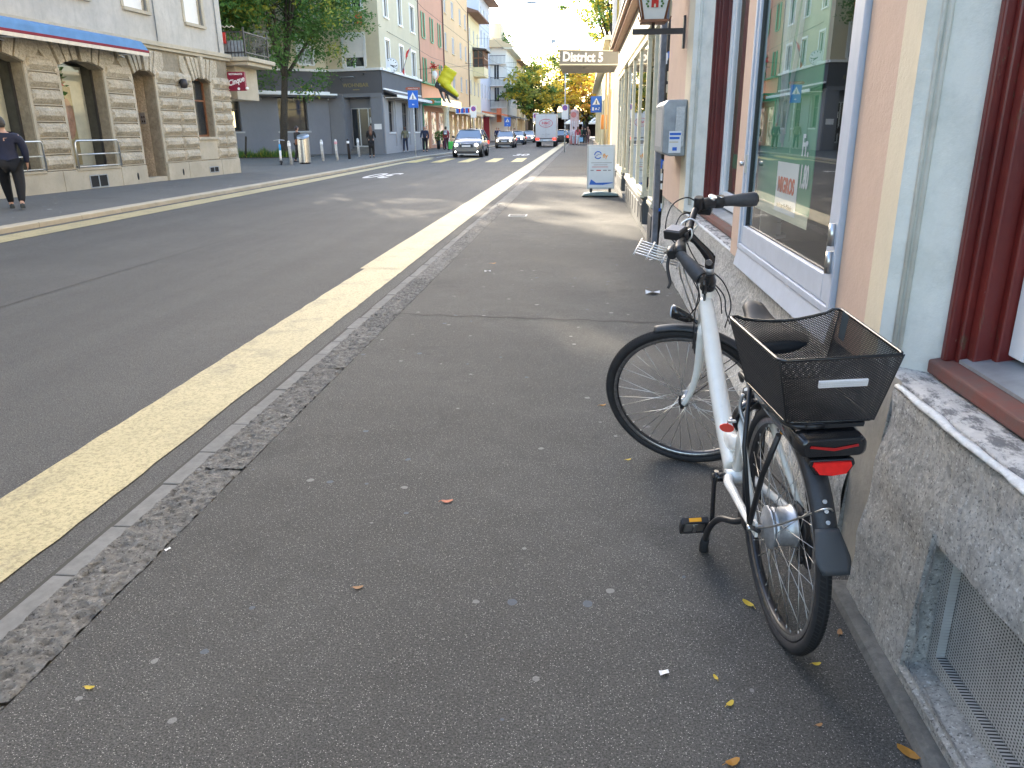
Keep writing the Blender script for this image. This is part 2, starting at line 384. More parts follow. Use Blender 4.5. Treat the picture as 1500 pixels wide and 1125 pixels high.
# right kerb: rough granite stones, really displaced near the camera
b = MB()
def kerbz(x, y):
    p = Vector((x*26, y*26, 0)); v = noise.noise(p)*.010+noise.noise(p*2.3)*.006
    d = noise.voronoi(Vector((x*30, y*22, 3)))[0][0]; v -= max(0, .42-d)*.05
    return v*min(1, (x+1.735)/.03)*1.0
yy = 0.2; bounds = [0.2, 1.55, 3.04, 4.6, 6.1, 7.7, 9.3, 10.9, 12.5, 14.2, 16]
for k in range(len(bounds)-1):
    ya, yb = bounds[k]+.006, bounds[k+1]-.006; st = .011 if yb < 8 else .03
    ny = int((yb-ya)/st); nx = int(.225/(.011 if yb < 8 else .02))
    vs = []
    for j in range(ny+1):
        for i in range(nx+1):
            x = -1.725+.225*i/nx; y = ya+(yb-ya)*j/ny
            e = -.012 if i == 0 else 0; wob = .008*noise.noise(Vector((y*6, i, 0))) if i in (0, nx) else 0
            vs.append((x+wob, y, .004+kerbz(x, y)+e))
    fs = [(j*(nx+1)+i, j*(nx+1)+i+1, (j+1)*(nx+1)+i+1, (j+1)*(nx+1)+i) for j in range(ny) for i in range(nx)]
    b.add(vs, fs, 0, True)
    b.box(-1.724, -1.502, ya+.002, yb-.002, -.2, -.03)
b.box(-1.73, -1.5, 16, 420, -.2, .004); b.box(-1.73, -1.5, -45, .2, -.2, .004)
struct(b.build('kerb', MT['kerb'], recalc=False))
# gutter stones beside the kerb at road level
b = MB(); y = -2.0
while y < 60:
    L_ = rnd.uniform(.28, .42); o = rnd.uniform(-.008, .008)
    b.box(-1.875+o, -1.738, y, y+L_-.008, -.2, -.066+rnd.uniform(-.003, .003)); y += L_
struct(b.build('gutter', MT['gutter'], bevel=.004))
struct(MB().quad((-1.9, -10, -.074), (-1.72, -10, -.074), (-1.72, 60, -.074), (-1.9, 60, -.074)).build('gutter_joint', mat('joint_mortar', (.06, .058, .052), .95)))
# painted bands
def band(name, pts, z, m, jit=.006):
    """pts: list of (y,x0,x1)"""
    b = MB(); prev = None
    for (y0, a0, b0), (y1, a1, b1) in zip(pts, pts[1:]):
        n = max(1, int((y1-y0)/.12)) if y1 < 20 else max(1, int((y1-y0)/1))
        for i in range(n):
            t = i/n; y = y0+(y1-y0)*t; p = (a0+(a1-a0)*t+rnd.uniform(-jit, jit), b0+(b1-b0)*t+rnd.uniform(-jit, jit), y)
            if prev: b.quad((prev[0], prev[2], z), (prev[1], prev[2], z), (p[1], p[2], z), (p[0], p[2], z))
            prev = p
    b.quad((prev[0], prev[2], z), (prev[1], prev[2], z), (b1 and b1, y1, z), (a1, y1, z))
    return struct(b.build(name, m))
band('yellow_lane_line', [(-40, -2.52, -2.04), (8.9, -2.52, -2.04)], -.0745, MT['yellow'])
band('yellow_lane_line', [(8.75, -2.57, -2.04), (60, -2.6, -2.05), (200, -2.6, -2.05)], -.0715, MT['yellow'])
band('yellow_lane_line', [(-40, -9.2, -8.6), (14, -9.2, -8.62), (24, -9.22, -8.66), (34, -9.3, -8.85), (40, -9.42, -9.0), (48, -9.35, -8.95)], -.0745, MT['yellow'])
band('white_lane_line', [(48, -8.9, -8.8), (58, -8.5, -8.4), (90, -8.4, -8.3), (200, -8.4, -8.3)], -.0745, MT['wpaint'])
for xa in (-9.05, -7.75, -6.35, -4.95, -3.62):
    struct(MB().quad((xa-.03, 40.3, -.0725), (xa+.55, 40.3, -.0725), (xa+.42, 45.9, -.0725), (xa-.16, 45.9, -.0725)).build('crossing_stripe', MT['yellow2']))
def road_text(s, x, y, sx, sy, flip):
    b = MB(); M = face_M((x, y, -.0735), (-1 if flip else 1, 0, 0), (0, -1 if flip else 1, 0)); M = M @ Matrix.Diagonal((sx, sy, 1, 1))
    text_mb(b, s, 1.0, M, ext=.0005, bold=.02); return struct(b.build('speed_marking', MT['wpaint']))
road_text('30', -7.25, 28.6, 1.05, 4.2, True)
road_text('30', -4.0, 52.0, 1.0, 5.0, False)
# seams in the asphalt
b = MB(); pts = [(-5.35+.03*math.sin(y*.7)+.0*y, y) for y in [k*.8 for k in range(2, 60)]]
for (x0, y0), (x1, y1) in zip(pts, pts[1:]): b.quad((x0-.006, y0, -.0765), (x0+.006, y0, -.0765), (x1+.006, y1, -.0765), (x1-.006, y1, -.0765))
b2 = MB(); prev = None
for i in range(41):
    x = -1.5+i*.06; y = 6.15-.10*(x+1.5)+.02*math.sin(i*1.3); q = (x, y, .008+.006*rnd.random())
    if prev: b2.quad((prev[0], prev[1]-prev[2], .0025), (q[0], q[1]-q[2], .0025), (q[0], q[1]+q[2], .0025), (prev[0], prev[1]+prev[2], .0025))
    prev = q
MT['seam'] = mat('seam_tar', (.028, .027, .027), .8, var=.3, vs=60)
struct(b.build('road_seam', MT['seam'])); struct(b2.build('pavement_seam', MT['seam']))
b = MB(); b.box(-1.30, -.98, 13.75, 14.05, 0, .006, 0)
for k in range(5): b.box(-1.28, -1.0, 13.78+k*.052, 13.80+k*.052, .006, .009, 1)
tag(b.build('water_cover', [MT['zinc'], MT['darkmetal']]), 'small pale metal utility cover set flat in the right pavement', 'manhole cover')
b = MB(); b.box(.28, .62, 19.0, 19.35, 0, .006, 0).box(.31, .59, 19.03, 19.32, .006, .008, 1)
tag(b.build('water_cover', [MT['darkmetal'], MT['zinc']]), 'grey square utility cover in the pavement beside the white fly board', 'manhole cover')

# ---------------- facade helpers (local frame: x along, y inward, z up) ----------------
def wall_open(b, x0, x1, z0, z1, ops, depth=.18, y=0, mi=0, mr=None):
    """front wall at y with openings (a,b,c,d[,rise]); adds reveals"""
    mr = mi if mr is None else mr
    xs = sorted({x0, x1, *[o[0] for o in ops], *[o[1] for o in ops]}); zs = sorted({z0, z1, *[o[2] for o in ops], *[o[3] for o in ops]})
    xs = [v for v in xs if x0 <= v <= x1]; zs = [v for v in zs if z0 <= v <= z1]
    for i in range(len(xs)-1):
        cx = (xs[i]+xs[i+1])/2; run = None
        for j in range(len(zs)-1):
            cz = (zs[j]+zs[j+1])/2
            if any(o[0] < cx < o[1] and o[2] < cz < o[3] for o in ops):
                if run is not None: b.quad((xs[i], y, run), (xs[i+1], y, run), (xs[i+1], y, zs[j]), (xs[i], y, zs[j]), mi=mi); run = None
            elif run is None: run = zs[j]
        if run is not None: b.quad((xs[i], y, run), (xs[i+1], y, run), (xs[i+1], y, z1), (xs[i], y, z1), mi=mi)
    for o in ops:
        a, c, d, e = o[:4]; yd = y+depth
        b.quad((a, y, d), (a, yd, d), (a, yd, e), (a, y, e), mi=mr).quad((c, y, d), (c, yd, d), (c, yd, e), (c, y, e), mi=mr)
        b.quad((a, y, d), (c, y, d), (c, yd, d), (a, yd, d), mi=mr).quad((a, y, e), (c, y, e), (c, yd, e), (a, yd, e), mi=mr)
        if len(o) > 4:
            rise = o[4]; n = 10; m_ = (a+c)/2; h = (c-a)/2
            pr = [(a+(c-a)*k/n, e-rise*((a+(c-a)*k/n-m_)/h)**2) for k in range(n+1)]
            for k in range(n):
                (xa, za), (xb, zb) = pr[k], pr[k+1]
                b.quad((xa, y, za), (xb, y, zb), (xb, y, e), (xa, y, e), mi=mi).quad((xa, y, za), (xb, y, zb), (xb, yd, zb), (xa, yd, za), mi=mr)
    return b
def window(par, a, c, d, e, y=.14, fm='wframe', gm='pane', nv=1, nh=0, fw=.05, shutter=None, shopen=False, sill=None, surround=None, blind=0, name='window'):
    b = MB(); yy = y
    b.box(a, a+fw, yy-.03, yy+.03, d, e).box(c-fw, c, yy-.03, yy+.03, d, e).box(a+fw, c-fw, yy-.03, yy+.03, d, d+fw).box(a+fw, c-fw, yy-.03, yy+.03, e-fw, e)
    for k in range(nv):
        x = a+(c-a)*(k+1)/(nv+1); b.box(x-fw*.5, x+fw*.5, yy-.028, yy+.028, d+fw, e-fw)
    for k in range(nh):
        z = d+(e-d)*(.62 if nh == 1 else (k+1)/(nh+1)); b.box(a+fw, c-fw, yy-.026, yy+.026, z-fw*.4, z+fw*.4)
    if surround:
        sw, sm = surround
        b.box(a-sw, a, -.03, .01, d, e+sw, 1).box(c, c+sw, -.03, .01, d, e+sw, 1).box(a, c, -.03, .01, e, e+sw, 1)
        w_ = b.build(name, [MT[fm], MT[sm]], par)
    else: w_ = b.build(name, MT[fm], par)
    MB().quad((a+fw*.5, yy+.012, d+fw*.5), (c-fw*.5, yy+.012, d+fw*.5), (c-fw*.5, yy+.012, e-fw*.5), (a+fw*.5, yy+.012, e-fw*.5)).build('pane', MT[gm], w_)
    if blind: MB().box(a+.01, c-.01, yy-.06, yy-.035, e-(e-d)*blind, e).build('blind', MT['blind'], w_)
    if sill: MB().box(a-.08, c+.08, -.09, y-.03, d-.09, d-.002).build('sill', MT[sill], w_)
    if shutter:
        for sx in ((a-(c-a)*.5-.02, a-.02), (c+.02, c+(c-a)*.5+.02)):
            b = MB().box(sx[0], sx[1], -.06, -.02, d, e)
            n = 14
            for k in range(n):
                z = d+.06+(e-d-.12)*k/n; b.box(sx[0]+.04, sx[1]-.04, -.075, -.06, z, z+(e-d)/n*.55)
            b.build('shutter', MT[shutter], w_)
    return w_
def body_box(par, mats, L, D, H, z0=0, roof=None, eave=.4, ridge=1.6):
    b = MB(); b.quad((0, .0, z0), (0, D, z0), (0, D, H), (0, 0, H)).quad((L, 0, z0), (L, D, z0), (L, D, H), (L, 0, H)).quad((0, D, z0), (L, D, z0), (L, D, H), (0, D, H)).quad((0, 0, H), (L, 0, H), (L, D, H), (0, D, H))
    b.build('side_wall', mats, par)
    if roof:
        r = MB(); r.prism([(-eave, H+.12), (-eave, H), (D+eave, H), (D+eave, H+.12), (D*.5, H+ridge+.12)], -.02, L+.02, ax='x', M=Matrix(((1, 0, 0, 0), (0, 1, 0, 0), (0, 0, 1, 0), (0, 0, 0, 1))))
        r.build('roof', MT[roof], par)

# ---------------- building A: rusticated sandstone on the left ----------------
FA = frameM((-13.97, 17.83, 0), (-13.22, 29.27, 0)); LA = 11.8; SA = -32.0
A = thing('stone_building', 'grey rendered corner house with rough sandstone block ground floor and arched openings', 'building', M=FA)
wopsA = [(-.95, 1.55, .53, 3.36, .2), (2.8, 4.58, .55, 3.36, .18), (5.95, 7.05, .02, 3.32, .16), (9.25, 10.4, 1.33, 3.28, .15), (-5.6, -3.2, .53, 3.36, .2)]
up = [(3.2, 4.55, 4.98, 6.9), (6.0, 7.35, 4.98, 6.9), (9.3, 10.6, 4.95, 6.9), (-.2, 1.1, 4.98, 6.9), (-3.6, -2.3, 4.98, 6.9)]
up2 = [(a, c, d+3.3, e+3.3) for a, c, d, e in up]
wall_open(MB(), SA, LA, 0, 3.98, wopsA, .36).build('ground_floor_wall', MT['sandj'], A)
MB().box(9.22, 10.44, -.03, .05, .56, 1.27).build('apron_panel', MT['sands'], A, bevel=.01)
for o in wopsA:
    for q0, q1 in ((o[0]-.10, o[0]-.004), (o[1]+.004, o[1]+.10)): MB().box(q0, q1, -.045, .3, max(o[2], .55), o[3]-.25).build('window_jamb', MT['sands'], A)
wall_open(MB(), SA, LA, 3.98, 12.2, up+up2, .14).build('upper_wall', MT['render'], A)
b = MB()
b.quad((LA, 0, 0), (LA, 13, 0), (LA, 13, 12.2), (LA, 0, 12.2)).quad((SA, 13, 0), (LA, 13, 0), (LA, 13, 12.2), (SA, 13, 12.2)).quad((SA, 0, 12.2), (LA, 0, 12.2), (LA, 13, 12.2), (SA, 13, 12.2))
b.build('side_wall', MT['render'], A)
MB().prism([(-.7, 12.2), (13.5, 12.2), (6.5, 15)], SA, LA+.3, ax='x').build('roof', MT['roof'], A)
# cornice in two steps
b = MB().box(SA, LA+.16, -.10, .05, 3.965, 4.06).box(SA, LA+.20, -.16, .05, 4.062, 4.20)
b.build('cornice', MT['sands'], A, bevel=.012)
# plinth
b = MB()
for a, c in ((SA, -1.1), (-1.1, 2.2), (2.2, 4.65), (4.65, 5.93), (7.07, 8.3), (8.3, 10.5), (10.5, LA+.08)):
    b.box(a+.008, c-.008, -.09, .03, -.1, .53)
b.box(-1.0, 1.6, -.12, .2, .50, .56).box(2.75, 4.62, -.12, .2, .50, .57).box(5.96, 7.04, -.03, .33, -.1, .14)
b.build('plinth', MT['sands'], A, bevel=.015)
# block piers (each pier one mesh with its courses)
def roughblock(b, x0, x1, z0, z1, pro):
    nx = max(3, int((x1-x0)/.09)); nz = max(3, int((z1-z0)/.09)); vs = []
    for j in range(nz+1):
        for i in range(nx+1):
            x = x0+(x1-x0)*i/nx; z = z0+(z1-z0)*j/nz
            e = i in (0, nx) or j in (0, nz); e2 = i in (1, nx-1) or j in (1, nz-1)
            d = .012 if e else pro*(.72 if e2 else 1)+.028*noise.noise(Vector((x*5+z0*9, z*6, x0)))
            vs.append((x, -d, z))
    b.add(vs, [(j*(nx+1)+i, j*(nx+1)+i+1, (j+1)*(nx+1)+i+1, (j+1)*(nx+1)+i) for j in range(nz) for i in range(nx)], 0)
for cols in (((-3.1, -1.0),), ((1.62, 2.74),), ((4.66, 5.9),), ((7.12, 8.22), (8.26, 9.2)), ((10.46, 11.1), (11.14, 11.82)), ((-7.8, -5.7),)):
    b = MB()
    for (x0, x1) in cols:
        for k in range(7):
            z = .56+k*.405; roughblock(b, x0, x1, z+.035, z+.375, .15)
            b.box(x0-.01, x1+.01, -.05, .0, z-.008, z+.018, 1)
    b.build('block_pier', [MT['sand'], MT['sands']], A, recalc=False)
# voussoirs
for (a, c, d, e, rise) in wopsA:
    b = MB(); m_ = (a+c)/2; h = (c-a)/2; n = 7
    for k in range(n):
        t0 = -1+2*k/n; t1 = -1+2*(k+1)/n
        xa, xb = m_+t0*(h+.02), m_+t1*(h+.02); za = e-rise*t0*t0+.01; zb = e-rise*t1*t1+.01
        ta, tb = m_+t0*(h+.34), m_+t1*(h+.34); g = .03; top = 3.95 if k == 3 else 3.9
        p = -.17 if k == 3 else -.11
        if k == 3: za -= .04; zb -= .04
        q = [(xa+g, za), (xb-g, zb), (tb-g, top), (ta+g, top)]
        b.prism(q, p, .01, ax='y')
    for s_ in (-1, 1):
        x0 = m_+s_*(h+.02); x1 = m_+s_*(h+.30)
        b.prism([(x0, e-rise-.30), (x0, e-rise), (m_+s_*(h+.34), 3.9), (m_+s_*(h+.62), 3.9), (m_+s_*(h+.62), 3.50), (x1, e-rise-.02)], -.05, .01, ax='y')
    b.build('arch_stones', MT['sand'], A, bevel=.01)
# windows of A
for (a, c, d, e) in up+up2:
    window(A, a+.08, c-.08, d+.04, e-.05, y=.12, fm='sands', gm='blind', nv=0, sill='sands', surround=(.12, 'sands'))
MT['showpane'] = MT['glass']
def interior(par, a, c, d, e, y0, dp, wall='room', name='room_interior'):
    b = MB(); b.quad((a, y0+dp, d), (c, y0+dp, d), (c, y0+dp, e), (a, y0+dp, e)).quad((a, y0, d), (a, y0+dp, d), (a, y0+dp, e), (a, y0, e)).quad((c, y0, d), (c, y0+dp, d), (c, y0+dp, e), (c, y0, e)).quad((a, y0, d), (c, y0, d), (c, y0+dp, d), (a, y0+dp, d)).quad((a, y0, e), (c, y0, e), (c, y0+dp, e), (a, y0+dp, e))
    return b.build(name, MT[wall], par)
MT['board'] = mat('display_board', (.62, .56, .46), .7, var=.1)
for (a, c, d, e) in ((-.95, 1.55, .56, 3.36), (2.8, 4.58, .57, 3.36), (-5.6, -3.2, .56, 3.36)):
    w_ = window(A, a, c, d, e, y=.33, fm='darkmetal', gm='glass', nv=0, fw=.035, name='shop_window')
    interior(w_, a, c, d, e, .36, 1.1)
    MB().box(a+(c-a)*(.52 if a > 0 else .2), c-.05, .62, .66, d, e-.1).build('display_board', MT['board'], w_)
# plant added behind the glass for greenery reflected in the second window
fw_ = thing('reflection_plant', 'tall leafy plant with a red flower standing in for a reflection in the middle arched shop window', 'plant', M=FA @ Matrix.Translation((3.2, .75, .6)))
MT['leaf'] = mat('leaf_green', (.08, .19, .04), .55, var=.35, vs=9)
MT['leafy'] = mat('leaf_yellow_green', (.34, .36, .06), .55, var=.35, vs=9)
MT['leafg'] = mat('leaf_gold', (.80, .58, .07), .55, var=.3, vs=9)
MT['leafo'] = mat('leaf_orange', (.55, .27, .05), .55, var=.3, vs=9)
def leaves(b, c, r, n, ls, rng, mis=(0,), flat=.5, squash=.8, droop=0):
    for _ in range(n):
        while True:
            v = Vector((rng.uniform(-1, 1), rng.uniform(-1, 1), rng.uniform(-1, 1)))
            if v.length < 1: break
        p = Vector(c)+Vector((v.x*r, v.y*r, v.z*r*squash)); a = Vector((rng.gauss(0, 1), rng.gauss(0, 1), rng.gauss(0, flat)-droop)).normalized(); q = a.orthogonal().normalized()
        q = Matrix.Rotation(rng.uniform(0, 6.28), 3, a) @ q; l = ls*rng.uniform(.6, 1.35)
        b.add([p, p+a*l*.5+q*l*.26, p+a*l, p+a*l*.5-q*l*.26], [(0, 1, 2, 3)], rng.choice(mis))
b = MB(); leaves(b, (.05, 0, 2.2), .42, 200, .2, rnd, squash=1.2); leaves(b, (0, 0, 1.5), .25, 50, .2, rnd); b.build('foliage', MT['leaf'], fw_)
MB().tube([(0, 0, .3), (.05, 0, 1.1), (0, 0, 2.1)], .02).build('stem', MT['bark'], fw_)
MB().lathe([(.0, 0), (.16, 0), (.2, .35), (.18, .36), (.0, .33)]).build('pot', MT['board'], fw_)
b = MB(); leaves(b, (.22, -.2, 2.15), .13, 60, .1, rnd); b.build('flower', MT['red'], fw_)
pt_ = thing('reflection_panel', 'large warm coloured panel standing in for a reflection in the middle arched shop window', 'poster', M=FA @ Matrix.Translation((3.55, .62, .62)))  # painted panel in place of the colourful reflection in the glass
MB().box(-.5, .42, 0, .01, 0, 2.1).build('sheet', mat('tan_reflection', (.42, .30, .14), .5, var=.3, vs=2), pt_)
b = MB(); b.disc((.15, -.004, 1.25), (0, -1, 0), .26, 20, ry=.55); b.build('reflection_shape', mat('rose_brown_reflection', (.42, .18, .11), .5, var=.35, vs=6), pt_)
b = MB(); b.disc((-.25, -.006, .85), (0, -1, 0), .2, 14, ry=.5).disc((-.05, -.009, .4), (0, -1, 0), .12, 14, ry=.4); b.build('reflection_shape', mat('gold_reflection', (.62, .44, .16), .5, var=.3, vs=6), pt_)
# arched timber window and the door recess
w_ = window(A, 9.25, 10.4, 1.33, 3.28, y=.25, fm='brown', gm='pane', nv=0, nh=1, fw=.07, sill='sands')
dr = MB().box(5.95, 7.05, .9, .95, .0, 3.3); dr.build('door', MT['brown'], A)
b = MB().quad((5.95, .36, 0), (5.95, .95, 0), (5.95, .95, 3.3), (5.95, .36, 3.3)).quad((7.05, .36, 0), (7.05, .95, 0), (7.05, .95, 3.3), (7.05, .36, 3.3)).quad((5.95, .36, 3.3), (7.05, .36, 3.3), (7.05, .95, 3.3), (5.95, .95, 3.3)).quad((5.95, .36, .1), (7.05, .36, .1), (7.05, .95, .1), (5.95, .95, .1))
b.build('door_recess', MT['sand'], A)
b = MB().box(7.03, 7.048, .45, .62, 1.75, 2.1)
for k in range(4): b.box(7.02, 7.03, .47+.07*(k % 2), .51+.07*(k % 2), 1.8+.13*(k//2), 1.86+.13*(k//2), 1)
b.build('door_bell_panel', [MT['zinc'], MT['darkmetal']], A)
# vents, small drain holes, lamp bracket, plaque
for (a, c, z0, z1) in ((3.2, 3.95, .03, .36), (9.6, 10.2, .12, .3)):
    b = MB().box(a, c, -.095, -.088, z0, z1, 0); n = 2
    for k in range(3): x = a+(c-a)*k/2; b.box(x-.02, x+.02, -.105, -.095, z0, z1, 1)
    for z in (z0, z1): b.box(a, c, -.105, -.095, z-.015, z+.015, 1)
    b.build('cellar_vent', [MT['dark'], MT['zinc']], A)
for x in (5.4, 7.9): MB().lathe([(.0, -.02), (.05, -.02), (.05, .0), (.0, .0)], 12, Matrix.Translation((x, -.092, .22)) @ Matrix.Rotation(R_(90), 4, 'X') @ Matrix.Diagonal((1, 2.2, 1, 1))).build('drain_hole', MT['dark'], A)
MB().tube([(8.45, -.02, 3.05), (8.45, -.22, 3.08), (8.45, -.22, 2.95)], .02).lathe([(0, -.15), (.1, -.13), (.13, 0), (.1, .13), (0, .15)], 12, Matrix.Translation((8.45, -.2, 3.02))).build('wall_lamp', MT['darkmetal'], A)
for (x) in (7.55, 11.35): MB().tube([(x, -.04, 4.2), (x, -.04, 12.1)], .018, 6).build('rain_pipe', MT['zinc'], A)
# railings in front of the shop windows
def rail(name, a, c, label):
    t = thing(name, label, 'railing', M=FA @ Matrix.Translation((a, -.14, .57)), group='steel window railings')
    L_ = c-a
    MB().tube([(L_, 0, 0), (L_, 0, .66), (L_-.06, 0, .72), (.06, 0, .72), (0, 0, .66), (0, 0, 0)], .024, 8).build('rail_frame', MT['steel'], t)
    MB().cyl((0, 0, .36), (L_, 0, .36), .019).cyl((0, 0, .04), (L_, 0, .04), .019).build('cross_bar', MT['steel'], t)
rail('window_railing', 2.78, 4.62, 'steel tube railing before the arched window with the plant')
rail('window_railing', -.9, 1.56, 'steel tube railing behind the man in the navy sweater')
# awning
t = thing('shop_awning', 'half open blue shop awning with a red and cream edge over the arched windows', 'awning', M=FA @ Matrix.Translation((0, 0, 0)))
MT['awb'] = mat('blue_canvas', (.12, .27, .52), .8, var=.12, vs=3); MT['awr'] = mat('dark_red_canvas', (.22, .015, .03), .8, var=.1); MT['awc'] = mat('cream_canvas', (.70, .62, .50), .8, var=.1)
x0, x1 = -7.5, 6.05
MB().quad((x0, -.17, 4.14), (x1-.25, -.17, 4.12), (x1-.25, -.60, 4.02), (x0, -.60, 4.02)).add([(x0, -.62, 3.80), (x1, -.62, 3.80), (x1-.3, -.62, 4.02), (x0, -.60, 4.02)], [(0, 1, 2, 3)]).quad((x1, -.62, 3.80), (x1-.3, -.62, 4.02), (x1-.25, -.17, 4.12), (x1, -.17, 3.8)).build('canvas', MT['awb'], t)
MB().box(x0, x1, -.64, -.61, 3.73, 3.798).build('red_edge', MT['awr'], t)
MB().box(x0, x1-.03, -.638, -.612, 3.64, 3.729).build('valance', MT['awc'], t)
MB().cyl((x0, -.58, 3.68), (x1-.05, -.58, 3.68), .035).tube([(5.6, -.1, 3.6), (5.0, -.35, 3.62), (5.6, -.58, 3.66)], .02).tube([(1.0, -.1, 3.6), (.4, -.35, 3.62), (1.0, -.58, 3.66)], .02).build('awning_arm', MT['sign_white'], t)
# terrace on the corner
t = thing('corner_terrace', 'stone slab terrace with dark iron railing at the corner of the sandstone house', 'balcony', loc=(-12.45, 30.0, 3.88))
b = MB().box(-4.5, 0, 0, 2.6, .12, .27).box(-4.5, -.12, .1, 2.5, -.02, .118); b.build('slab', MT['sands'], t, bevel=.02)
MB().box(-4.5, -.75, .35, 2.4, -1.2, -.02).build('upper_wall', MT['sands'], t)
b = MB()
for zz in (.42, 1.12): b.box(-4.4, -.2, .2, .24, zz, zz+.04).box(-.24, -.2, .2, 2.5, zz, zz+.04)
k = -4.4
while k < -.2: b.box(k, k+.018, .21, .228, .27, 1.12); k += .13
k = .2
while k < 2.5: b.box(-.23, -.212, k, k+.018, .27, 1.12); k += .13
for (x, y) in ((-.22, .22), (-2.2, .22), (-4.4, .22), (-.22, 2.45)): b.box(x-.025, x+.025, y-.025, y+.025, .27, 1.3)
b.build('railing', MT['darkmetal'], t)
MB().box(-1.15, -.3, .26, .28, .3, .85).build('wind_screen', MT['zinc'], t)
for k in range(5): pass
tag(MB().box(-13.47, -13.33, 30.14, 30.17, 4.62, 5.0).build('hanging_cloth', MT['red']), 'small red cloth hung over the terrace railing', 'cloth')
b = MB(); b.tube([(-13.75+.09*i, 30.3, 5.18+(.06 if i % 2 else 0)) for i in range(9)], .018, 5)
tag(b.build('pennant_string', MT['awc']), 'zigzag string of pale pennants above the terrace railing', 'pennant')
# restaurant sign
t = thing('restaurant_sign', 'dark red restaurant sign with white lettering on the corner of the sandstone house', 'sign', loc=(-13.2, 29.6, 2.94))
MT['maroon'] = mat('maroon_sign', (.22, .01, .035), .35, var=.06)
MB().box(0, .66, 0, .14, 0, .66).build('sign_box', MT['maroon'], t, bevel=.008)
b = MB(); text_mb(b, 'RISTORANTE', .088, face_M((.33, -.006, .575), (1, 0, 0), (0, 0, 1)), bold=.002)
M0 = face_M((.32, -.006, .33), (1, 0, .28), (-.28, 0, 1)); text_mb(b, 'Cinque', .27, M0, shear=.35, bold=.006, sx=.82)
b.disc((.40, -.008, .07), (0, -1, 0), .05, 18); b.build('lettering', MT['sign_white'], t)
t2 = MB().tube([(.0, .07, .7), (-.15, .07, .7)], .02).build('bracket', MT['darkmetal'], t)
tag(MB().lathe([(0, -.055), (.05, -.03), (.06, 0), (.05, .03), (0, .055)], 14, Matrix.Translation((-12.47, 29.58, 3.02))).build('globe_lamp', MT['sign_white']), 'small white globe lamp beside the dark red restaurant sign', 'lamp')
t = MB().box(-.25, .25, -.15, .15, 0, 1.55).build('stone_post', MT['sands'], bevel=.02); t.location = (-20.5, 45.6, 0); tag(t, 'low pale stone post at the left end of the grass bed beside the sandstone corner', 'post')
t = thing('menu_case', 'small lit menu case on the side wall just behind the sandstone corner', 'menu case', loc=(-13.66, 31.2, 0))
MB().box(-.4, -.2, -.2, -.14, 1.9, 1.95).build('bracket', MT['darkmetal'], t)
MB().box(-.24, -.07, -.22, -.14, 1.66, 2.25).build('display_case', mat('lit_menu', (.8, .7, .4), .5, emit=.35, ecol=(1, .8, .4)), t)
MT['edge'] = stone('worn_white_edge', (.70, .69, .67), (.92, .91, .89), 60, .8, .01)
# ---------------- near house on the right (world coordinates: y along the street) ----------------
RB = thing('corner_shop_house', 'house on the right with peach and cream painted wall strips over a rough granite plinth', 'building', loc=(0, 0, 0))
XW = .93; XR = 1.10
def wy(b, y0, y1, z0, z1, x=XW, mi=0): return b.quad((x, y0, z0), (x, y1, z0), (x, y1, z1), (x, y0, z1), mi=mi)
HZ = 14.0
# solid strips between the openings
strips = [('peach', 2.56, 2.86), ('cream', 2.42, 2.56), ('peach', 4.66, 4.95), ('cream', 7.35, 7.75), ('peach', 7.75, 9.35)]
for m_, a, c in strips:
    wy(MB(), a, c, .70, 3.4).build('wall_strip', MT[m_], RB)
b = MB(); wy(b, -30, 9.35, 3.4, HZ); wy(b, 9.35, 21.5, 4.4, HZ); wy(b, -30, -.6, .7, 3.4)
b.quad((XW, 9.35, 0), (14, 9.35, 0), (14, 9.35, 4.4), (XW, 9.35, 4.4)).quad((XW, 21.5, 0), (14, 21.5, 0), (14, 21.5, HZ), (XW, 21.5, HZ)).quad((14, -30, 0), (14, 21.5, 0), (14, 21.5, HZ), (14, -30, HZ)).quad((XW, -30, HZ), (14, -30, HZ), (14, 21.5, HZ), (XW, 21.5, HZ))
b.build('upper_wall', MT['cream'], RB)
